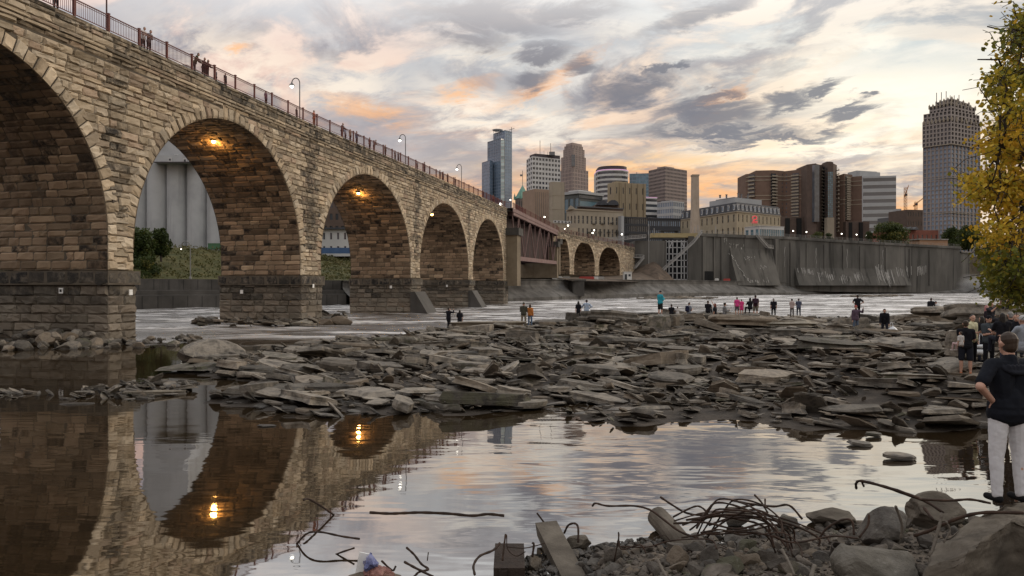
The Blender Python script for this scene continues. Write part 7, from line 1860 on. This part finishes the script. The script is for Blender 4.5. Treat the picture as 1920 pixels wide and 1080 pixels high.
# dark timber end and litter at the bottom edge
a = ground_hit(955, 1085); mb = MB(); mb.box((0, .2, 0), (.40, .9, .26)); mb.box((-.08, -.26, .02), (.10, .04, .16)); tag(mb.build('timber_balk', pmat('black_timber', [(.020, .014, .011), (.045, .030, .022)], 5, .85, .7), loc=(a.x, a.y, a.z + .10)), 'dark sawn timber end poking in at the bottom edge of the picture', 'timber')
lt = empty('litter', (P(700, 1085, 7.3))); tag(lt, 'crumpled pink and blue bag with a pale card at the bottom edge', 'litter'); V, Fc = chunk_geo(1400, 6, 4, .11)
MB().add(V * np.array([.16, .13, .24]) + np.array([-.02, 0, .14]), Fc).build('bag_top', pmat('blue_film', [(.08, .09, .2), (.17, .19, .36), (.35, .33, .40)], 9, .4, .6, bscale=20), lt, True); V, Fc = chunk_geo(1401, 6, 4, .11); MB().add(V * np.array([.28, .16, .24]) + np.array([.05, -.02, .03]), Fc).build('bag_base', pmat('pink_film', [(.10, .045, .04), (.26, .12, .10), (.38, .22, .18)], 8, .5, .6, bscale=20), lt, True)
MB().box((-.12, .06, .06), (.13, .012, .34), Matrix.Rotation(.2, 3, 'Y')).build('card', plain('white_sign', (.75, .75, .73), .5), lt)
mb = MB().sphere((0, 0, -.06), (.34, .2, .12), 12, 6); tag(mb.build('sunk_stone', M_rubble, loc=tuple(P(700, 1085, 7.3))), 'low stone under the crumpled bag at the bottom edge', 'rock')


def curve_pts(pp, n=6):
    """Catmull-Rom through points"""
    P_ = [Vector(p) for p in pp]; P_ = [P_[0] * 2 - P_[1]] + P_ + [P_[-1] * 2 - P_[-2]]; out = []
    for i in range(1, len(P_) - 2):
        for k in range(n):
            t = k / n; a, b, c, d = P_[i - 1:i + 3]
            out.append(.5 * (2 * b + (c - a) * t + (2 * a - 5 * b + 4 * c - d) * t * t + (3 * b - a - 3 * c + d) * t ** 3))
    return out + [P_[-2]]
def rod(pix, Y0, Y1, label, rad=.018, name='steel_rod', cat='rod', m=None, group=None, flat=False):
    n = len(pix); q = curve_pts([P(px, py, W(py, .004) if flat else Y0 + (Y1 - Y0) * i / max(n - 1, 1)) for i, (px, py) in enumerate(pix)]); o0 = q[0]
    rr = [rad * .68 * (1 + .12 * math.sin(k * 1.7)) for k in range(len(q))]; mb = MB(); mb.tube([p - o0 for p in q], rr, 7); o = mb.build(name, m or M_rodm, None, True, tuple(o0)); tag(o, label, cat, group, 'thing'); return o
W = lambda py, z=.012: (H - z) * F / (py - HZ)                          # distance of the water surface seen at row py
rod([(693, 961), (730, 963), (758, 962), (790, 961), (840, 963), (885, 967), (915, 964), (945, 967)], 0, 0, 'long wavy rusty rod lying level across the pool', .030, flat=True)
rod([(569, 938), (578, 936), (600, 948), (626, 966)], W(950, .25), W(966, 0), 'short rusty rod rising at an angle from the pool at the left', .026)
rod([(556, 1020), (575, 1001), (600, 998), (640, 1006), (674, 1011)], W(1020, 0), W(1012, .15), 'bent rod hooked over the pool below the short rising one', .022)
rod([(556, 1022), (566, 1042), (580, 1057), (605, 1055), (630, 1040), (664, 1028)], W(1024, .0), W(1030, .1), 'V shaped rod dipping into the pool at the lower left', .020)
rod([(762, 1027), (776, 1040), (790, 1058), (803, 1068), (786, 1073), (776, 1082)], W(1030, .3), W(1082, .1), 'zigzag rod standing in the pool at the bottom', .022)
rod([(758, 1054), (780, 1066), (812, 1082)], W(1056, .2), W(1082, .1), 'straight dark rod crossing below the zigzag one', .024); rod([(715, 1052), (735, 1070), (742, 1062)], W(1060, .2), W(1070, .1), 'short bent rod right of the crumpled bag', .02)
rod([(937, 1019), (925, 1032), (900, 1043), (888, 1060), (890, 1078)], W(1024, .3), W(1078, .2), 'S shaped rod left of the dark timber end', .024)
rod([(803, 1036), (801, 1052)], 9.4, 9.4, 'tiny upright twig in the pool near the zigzag rod', .010, 'twig', 'twig')
rod([(948, 1002), (945, 1025), (942, 1052)], 9.3, 9.1, 'upright rod left of the broken beam', .018); rod([(950, 1003), (952, 1030), (968, 1043), (985, 1035)], 9.3, 9.0, 'thin looped wire beside the upright rod', .010, 'wire', 'wire')
rod([(952, 1026), (985, 1028), (1022, 1019)], 9.2, 9.3, 'level wire running from the upright rod to the beam', .010, 'wire', 'wire'); rod([(998, 1045), (1001, 1022), (998, 1018)], 9.0, 9.0, 'short upright stub between the wire and the beam', .020)
rod([(1058, 1000), (1066, 985), (1078, 982), (1084, 990), (1084, 1018)], 9.5, 9.2, 'rod bent into a hook above the concrete wedge', .020)
rod([(1111, 949), (1117, 944), (1140, 949), (1190, 949), (1220, 957), (1245, 975), (1275, 997), (1310, 1010)], 9.9, 8.9, 'long curled rod reaching left from the tangle over the water', .020)
rod([(1238, 932), (1262, 948), (1290, 963), (1330, 965), (1400, 950), (1420, 946)], 9.5, 9.3, 'rod with a raised straight tip at the upper left of the tangle', .020)
rod([(1262, 970), (1295, 953), (1312, 950), (1324, 962), (1305, 975), (1280, 985)], 9.4, 9.1, 'rod curled into a loop left in the tangle', .018)
tg = random.Random(9)
for i in range(15):
    x0 = 1262 + tg.uniform(0, 95); y0 = 985 + tg.uniform(-12, 38); xm = 1380 + tg.uniform(-45, 55); ym = 936 + i * 4.6 + tg.uniform(-9, 9); x1 = 1455 + tg.uniform(-20, 85); y1 = 965 + i * 2.2 + tg.uniform(0, 24)
    rod([(x0, y0), ((x0 + xm) / 2, (y0 + ym) / 2 - tg.uniform(2, 12)), (xm, ym), ((xm + x1) / 2 + 6, (ym + y1) / 2 - tg.uniform(4, 12)), (x1, y1), (x1 + tg.uniform(0, 18), y1 + tg.uniform(12, 34))], 8.7 + tg.uniform(0, .8), 8.7 + tg.uniform(-.2, .5), 'arched rusty rod in the dense tangle on the near bank', tg.uniform(.013, .020), group='rods of the dense tangle')
rod([(1415, 928), (1428, 942), (1440, 962)], 9.2, 9.0, 'short rod end sticking up from the crest of the tangle', .018); rod([(1435, 936), (1435, 952)], 9.2, 9.1, 'stub pointing straight up at the crest of the tangle', .016); rod([(1372, 938), (1400, 944), (1450, 950), (1480, 948), (1505, 974)], 9.3, 9.0, 'outermost rod arching over the right end of the tangle', .020)
rod([(1606, 916), (1606, 906), (1616, 902), (1650, 910), (1690, 922), (1735, 940), (1770, 962)], 9.6, 8.4, 'long hooked rod leaning out over the water at the right', .024); rod([(1620, 912), (1620, 904), (1660, 914), (1700, 928), (1730, 938)], 9.6, 8.6, 'second hooked rod just inside the long leaning one', .020)
rod([(1730, 937), (1780, 939), (1820, 937), (1858, 944)], 8.6, 8.5, 'level rod running right from the two hooked ones', .022); rod([(1715, 1005), (1745, 995), (1790, 975), (1840, 962), (1920, 962)], 7.9, 7.4, 'thick rod lying over the sloping slab to the right edge', .026)
rod([(1690, 1010), (1692, 985), (1682, 955), (1680, 950)], 8.0, 7.9, 'pale crooked stick standing before the dark square boulder', .022, 'stick', 'stick', M_timber); rod([(1630, 965), (1628, 985), (1612, 1008)], 8.3, 8.2, 'dark curved rod on the left side of the square boulder', .018)
rod([(1745, 1045), (1756, 1010), (1768, 962)], 7.6, 7.7, 'grey stick leaning upright by the slab', .024, 'stick', 'stick', M_timber); rod([(1770, 1018), (1782, 995), (1775, 978)], 7.6, 7.6, 'thin curved stick right of the leaning grey one', .014, 'stick', 'stick', M_timber)
rod([(1733, 952), (1750, 975)], 8.3, 8.1, 'short rusty spike in the concrete wedge', .024); rod([(1466, 1030), (1478, 1052), (1490, 1080)], 7.4, 7.2, 'pale stick lying at the bottom left of the pipe', .022, 'stick', 'stick', M_timber); rod([(1528, 1060), (1520, 1085)], 7.3, 7.2, 'pale stub of wood below the pipe', .03, 'stick', 'stick', M_timber)
rod([(1233, 1050), (1242, 1068), (1252, 1085)], 7.6, 7.4, 'pale peeled stick at the bottom left of the rubble', .022, 'stick', 'stick', M_timber)
rod([(1152, 1052), (1160, 1010), (1160, 1000), (1165, 1030), (1200, 1022), (1212, 1038)], 9.0, 8.7, 'spiky upright wire left of the concrete post', .014, 'wire', 'wire'); rod([(1160, 1025), (1215, 1026), (1260, 1014), (1330, 1012), (1345, 1030)], 8.9, 8.2, 'long thin wire trailing before the concrete post', .012, 'wire', 'wire')
rod([(1535, 1012), (1552, 990), (1580, 975), (1598, 978), (1602, 1004)], 8.4, 8.2, 'rod bent in an arch over the flat concrete block', .018); rod([(1450, 1005), (1490, 1018), (1560, 1006), (1610, 1010)], 8.2, 8.0, 'thin rod lying level between the pipe and the tangle', .015); rod([(1420, 1003), (1470, 1000), (1500, 1025), (1505, 1045)], 8.2, 7.8, 'thin curved wire drooping left of the pipe', .010, 'wire', 'wire')
for i in range(10):
    x0 = tg.uniform(1180, 1500); y0 = tg.uniform(1015, 1050); g0 = ground_hit(x0, y0).y - .06
    rod([(x0, y0), (x0 + tg.uniform(15, 30), y0 - tg.uniform(4, 16)), (x0 + tg.uniform(40, 70), y0 + tg.uniform(-8, 8)), (x0 + tg.uniform(70, 110), y0 + tg.uniform(-4, 16))], g0, g0 - .1, 'thin rusty wire lying over the rubble', tg.uniform(.006, .010), 'wire', 'wire', group='loose wires on the rubble')

# ------------------------------------------------------------------ trees
def leaf_mat(name, stops, tr=(.45, .26, .03), amt=.35):
    if name in MATS: return MATS[name]
    m = bpy.data.materials.new(name); m.use_nodes = True; t = NT(m.node_tree); t.n.clear(); out = t.new('ShaderNodeOutputMaterial')
    at = t.new('ShaderNodeAttribute', attribute_name='tint').outputs['Color']; sp = t.new('ShaderNodeSeparateColor'); t.put(sp.inputs[0], at)
    c = t.ramp(sp.outputs[0], stops); b = t.new('ShaderNodeBsdfPrincipled'); t.put(b.inputs['Base Color'], c); b.inputs['Roughness'].default_value = .55; b.inputs['Specular IOR Level'].default_value = .25
    tl = t.new('ShaderNodeBsdfTranslucent'); t.put(tl.inputs[0], t.mix(.3, c, tr)); mx = t.new('ShaderNodeMixShader'); mx.inputs[0].default_value = amt
    t.l.new(b.outputs[0], mx.inputs[1]); t.l.new(tl.outputs[0], mx.inputs[2]); t.l.new(mx.outputs[0], out.inputs[0]); MATS[name] = m; return m
M_autumn = leaf_mat('autumn_leaf', [(0, (.060, .090, .016)), (.25, (.19, .20, .025)), (.45, (.46, .36, .035)), (.7, (.66, .42, .04)), (1, (.54, .27, .028))])
M_bark = pmat('bark', [(.020, .016, .013), (.045, .036, .029), (.075, .06, .048)], 3, .95, .9, bscale=12, stretch=(1, 1, .2))


def leaves(mb, C, size, tint, r_, droop=.3):
    """pointed five-vertex leaves at the points C"""
    n = len(C); d = r_.normal(size=(n, 3)); d[:, 2] -= droop; d /= np.linalg.norm(d, axis=1, keepdims=True); u = r_.normal(size=(n, 3)); u -= (u * d).sum(1)[:, None] * d; u /= np.linalg.norm(u, axis=1, keepdims=True); w_ = np.cross(d, u)
    s = size * r_.uniform(.65, 1.25, n)[:, None]; c = np.asarray(C)
    V = np.stack([c, c + d * s * .40 + u * s * .38 + w_ * s * .08, c + d * s * .75 + u * s * .30, c + d * s * 1.05, c + d * s * .75 - u * s * .30, c + d * s * .40 - u * s * .38 + w_ * s * .08], 1).reshape(-1, 3)
    i = np.arange(n)[:, None] * 6; mb.add(V, np.concatenate([i + np.array([0, 1, 2, 3]), i + np.array([0, 3, 4, 5])]).tolist(), 0, np.concatenate([tint, tint]))

tree = empty('autumn_tree', (13.2, 14.6, .6)); tag(tree, 'tall tree with golden orange and green autumn leaves hanging in from the right edge', 'tree'); TO = Vector(tree.location)
r = np.random.default_rng(31)
edge_y = np.array([20, 45, 75, 120, 160, 200, 235, 270, 310, 350, 400, 430, 460, 490, 525, 552]); edge_x = np.array([1890, 1868, 1836, 1824, 1838, 1842, 1836, 1828, 1815, 1796, 1800, 1808, 1838, 1836, 1838, 1875])
limbs = MB(); tips = []
def limb(a, b, r0, r1, n=7, wob=.12):
    a, b = Vector(a), Vector(b); L = (b - a).length; q = [a.lerp(b, i / n) + Vector(r.normal(0, wob * L / n, 3)) * (0 < i < n) + Vector((0, 0, .06 * L * math.sin(math.pi * i / n))) for i in range(n + 1)]
    limbs.tube([p - TO for p in q], [r0 + (r1 - r0) * i / n for i in range(n + 1)], 7); return q
trunk = MB(); tq = [Vector((13.2, 14.6, .4)), Vector((13.1, 14.6, 2.5)), Vector((12.8, 14.5, 5)), Vector((12.7, 14.4, 8)), Vector((12.9, 14.3, 11)), Vector((13, 14.2, 13.5))]
trunk.tube([p - TO for p in curve_pts(tq, 4)], list(np.linspace(.36, .08, 21)), 12); trunk.build('trunk', M_bark, tree, True)
centers = []
for i in range(185):
    py = r.uniform(20, 556); ex = float(np.interp(py, edge_y, edge_x)); Y = r.uniform(12.6, 16.2); px = ex + 34 + abs(r.normal(0, 66)); 
    if 500 < py and px > 1960: continue
    if noise.noise(Vector((px * .022, py * .022, 1.5))) > (.18 if py > 240 else -.02): continue
    if py < 240 and r.uniform() < .30: continue
    centers.append((P(px, py, Y), py, px))
for i in range(90):
    Y = r.uniform(12, 18); px = r.uniform(2010, 2350); centers.append((Vector(((px - CX) / F * Y, Y, r.uniform(5, 13.5))), 200, px))
main = []
limb((12.8, 14.5, 7.0), P(1832, 112, 14.0), .07, .012, 9, .2); limb((12.8, 14.5, 7.6), P(1850, 50, 14.3), .06, .012, 9, .2)
for k in range(16):
    p, py, px = centers[int(r.integers(len(centers)))]; st = min(tq, key=lambda t_: abs(t_.z - (p.z - .9))); q = limb(st, p, .10, .022, 9, .14); main += q
for p, py, px in centers:
    b = min(main, key=lambda t_: (t_ - p).length); limb(b, p, .022, .008, 5, .2); [limb(p, p + Vector(r.normal(0, .26, 3)), .009, .005, 3, .25) for _ in range(7 if px < 1990 else 0)]
lf = MB()
for p, py, px in centers:
    inframe = px < 1990; n = int((r.uniform(120, 270) if py > 240 else r.uniform(60, 150)) if inframe else 130); rad = (r.uniform(.15, .30) if py > 240 else r.uniform(.13, .22)) if inframe else .7
    C = np.array(p) + np.clip(r.normal(0, 1, (n, 3)), -1.7, 1.7) * rad * np.array([1, 1, .72])
    zone = .56 if 250 < py < 455 else (.44 if 150 < py <= 250 else (.32 if py <= 150 else .16)); base = np.clip(zone + r.normal(0, .10), 0, 1)
    leaves(lf, C, .085, np.stack([np.clip(base + r.normal(0, .12, n), 0, 1), r.uniform(0, 1, n), r.uniform(0, 1, n)], 1), r)
lf.v = [v - np.array(TO) for v in lf.v]; limbs.build('branches', M_bark, tree, True); lf.build('crown', M_autumn, tree)

M_green = leaf_mat('green_leaf', [(0, (.022, .035, .010)), (.5, (.050, .070, .018)), (.8, (.095, .095, .022)), (1, (.17, .13, .025))], (.12, .15, .03), .22)
def far_tree(px0, px1, pytop, pybase, Y, label, warm=.3, n=9000, group=None, seed=0, name='tree', lobes=26, cut=None):
    r_ = np.random.default_rng(900 + seed); b = P((px0 + px1) / 2, pybase, Y); w_ = (px1 - px0) / F * Y / 2; h_ = (pybase - pytop) / F * Y; o = empty(name, tuple(b)); tag(o, label, 'bush' if name == 'bush' else 'tree', group)
    t_ = MB(); t_.tube([(0, 0, -.5), (.1, 0, h_ * .35), (0, .1, h_ * .75)], [h_ * .035, h_ * .025, .05], 8); cs = []
    for k in range(lobes):
        a = r_.uniform(0, 6.28); f = r_.uniform(.15, .86); z = r_.uniform(.16, .86); pr = math.sin(math.pi * min(1, (z * .86 + .12))) ** .6; cs.append((math.cos(a) * w_ * f * pr, math.sin(a) * w_ * f * pr * .8, h_ * z, r_.uniform(.20, .36)))
        t_.tube([(0, 0, h_ * r_.uniform(.2, .5)), (cs[-1][0] * .5, cs[-1][1] * .5, cs[-1][2] * .8), cs[-1][:3]], [h_ * .012, h_ * .007, .02], 5)
    t_.build('trunk', M_bark, o); lf_ = MB(); per = n // lobes
    for x, y, z, q in cs:
        u = r_.normal(size=(per, 3)); u /= np.linalg.norm(u, axis=1, keepdims=True); C = np.array([x, y, z]) + u * (r_.uniform(.45, 1.0, per) ** .6)[:, None] * np.array([w_ * q * 1.25, w_ * q * 1.25, h_ * q * .62]); base = np.clip(warm + r_.normal(0, .16), 0, 1)
        leaves(lf_, C, h_ * .055, np.stack([np.clip(base + r_.normal(0, .13, per), 0, 1), r_.uniform(0, 1, per), r_.uniform(0, 1, per)], 1), r_)
    lf_.build('crown', M_green, o); return o
far_tree(1640, 1706, 416, 462, 400, 'round leafy tree with yellow tinged crown on the dam top left of the tall tower', .55, 9000, seed=1, lobes=34)
far_tree(1768, 1800, 424, 468, 420, 'dark green tree at the foot of the tall tower', .25, 6000, seed=2); far_tree(1792, 1840, 422, 470, 430, 'broad green tree partly behind the golden leaves on the far shore', .38, 7000, seed=3)
far_tree(1840, 1900, 436, 490, 420, 'large dark tree behind the golden leaves right of the broad green one', .2, 7000, seed=4); far_tree(1895, 1960, 430, 500, 415, 'dark tree at the right edge of the far shore', .2, 6000, seed=5)
far_tree(1520, 1548, 434, 452, 395, 'low yellow green bush on the dam beside the promenade lamps', .6, 3000, seed=6, name='bush', lobes=12); far_tree(1544, 1566, 436, 452, 397, 'low dark bush next to the yellow green one on the dam', .15, 3000, seed=7, name='bush', lobes=12); far_tree(1622, 1642, 434, 455, 396, 'small dark bush between the last lamps and the leafy tree', .15, 3000, seed=8, name='bush', lobes=12)
far_tree(232, 292, 426, 512, 137, 'bushy dark green tree on the grassy bank seen through the second arch', .42, 14000, seed=9, lobes=46); far_tree(286, 318, 426, 486, 140, 'narrower darker tree right of the bushy one on the grassy bank', .30, 9000, seed=10, lobes=28)
far_tree(250, 300, 478, 524, 130, 'low shrubby bush at the foot of the grassy bank', .40, 5000, seed=11, name='bush', lobes=18)
# right hand shore beyond the falls: bank, white fall, spray
bank = MB(); Q = [(1740, 548, 424), (1800, 548, 420), (1850, 548, 400), (1960, 548, 380), (2300, 548, 360)]; tp = [3, 11, 15, 19, 20]
for (a, b), (t0, t1) in zip(zip(Q, Q[1:]), zip(tp, tp[1:])):
    A_, B_ = P(a[0], 548, a[2]), P(b[0], 548, b[2])
    for f0, f1 in ((0, .35), (.35, .7), (.7, 1)): bank.quad((A_.x, A_.y + f0 * 26, -.5 + t0 * f0), (B_.x, B_.y + f0 * 26, -.5 + t1 * f0), (B_.x, B_.y + f1 * 26, -.5 + t1 * f1), (A_.x, A_.y + f1 * 26, -.5 + t0 * f1))
    bank.quad((A_.x, A_.y + 26, t0 - .5), (B_.x, B_.y + 26, t1 - .5), (B_.x + 60, B_.y + 300, t1), (A_.x + 60, A_.y + 300, t0))
bank.build('far_shore', pmat('scrub', [(.035, .038, .014), (.075, .070, .028), (.12, .10, .045)], .25, .95, .9, bscale=3, bdist=.4))['kind'] = 'structure'

fall = MB(); a0, a1 = P(1783, 530, 417), P(1960, 522, 400); nf = 40; rf_ = random.Random(3)
prev = None
for i in range(nf + 1):
    f = i / nf; p = Vector((a0.x, a0.y, 0)).lerp(Vector((a1.x, a1.y, 0)), f); j = rf_.uniform(-.6, .6); zt2 = 5.0 + 2.6 * f + rf_.uniform(-.3, .3)
    col_ = [(p.x, p.y + 2.5, zt2), (p.x, p.y + .8 + j * .3, zt2 - .3), (p.x, p.y - .4 + j, zt2 * .5), (p.x, p.y - 1.6 + j, -.2)]
    if prev: [fall.quad(prev[k], col_[k], col_[k + 1], prev[k + 1]) for k in range(3)]
    prev = col_
o = fall.build('waterfall', pmat('white_water', [(.55, .54, .52), (.85, .84, .82)], .6, .7, .8, bscale=1.5, bdist=.5, stretch=(1, 1, .12))); o['kind'] = 'structure'
ms_ = bpy.data.materials.new('spray'); ms_.use_nodes = True; tt = NT(ms_.node_tree); tt.n.clear(); ou = tt.new('ShaderNodeOutputMaterial'); pv = tt.new('ShaderNodeVolumePrincipled'); pv.inputs['Color'].default_value = (.95, .94, .92, 1)
pp = tt.new('ShaderNodeTexCoord').outputs['Object']; rr_ = tt.new('ShaderNodeVectorMath', operation='LENGTH'); tt.put(rr_.inputs[0], pp)
tt.put(pv.inputs['Density'], tt.m('MULTIPLY', tt.m('MULTIPLY', tt.sstep(rr_.outputs['Value'], 1.0, .15), tt.sstep(tt.noise(pp, 2.2, 4, .6), .28, .58)), .40)); tt.l.new(pv.outputs[0], ou.inputs['Volume'])
q = P(1818, 548, 388); o = MB().sphere((0, 0, 0), 1.0, 24, 14).build('spray', ms_, None, True, (q.x, q.y, 2.5)); o.scale = (28, 9, 8.5); tag(o, 'white spray drifting off the falls at the far right', kind='stuff')

# dry scrub and tall grass over the bank behind the river wall
rs = np.random.default_rng(55); sc = MB(); C = []; W_ = []
while len(C) < 15000:
    i = int(rs.integers(0, nq - 1)) if False else int(rs.integers(20, 148)); k = int(rs.integers(1, 22)); p0, p1 = np.array(BANK[k][i]), np.array(BANK[k + 1][i + 1]); p = p0 + (p1 - p0) * rs.uniform(0, 1, 3)
    if abs(p[0]) > .74 * p[1]: continue
    C.append(p + np.array([0, 0, rs.uniform(.0, .55)])); W_.append(np.clip(.5 + .45 * noise.noise(Vector((p[0] * .18, p[1] * .18, 2))) + rs.normal(0, .12), 0, 1))
W_ = np.array(W_); leaves(sc, C, .42, np.stack([W_, W_, W_], 1), rs, droop=-1.2)
o = sc.build('scrub', leaf_mat('dry_scrub', [(0, (.034, .044, .012)), (.5, (.078, .078, .024)), (1, (.13, .105, .042))], (.12, .10, .04), .15)); tag(o, 'dry scrub and grass over the bank behind the river wall', kind='stuff')
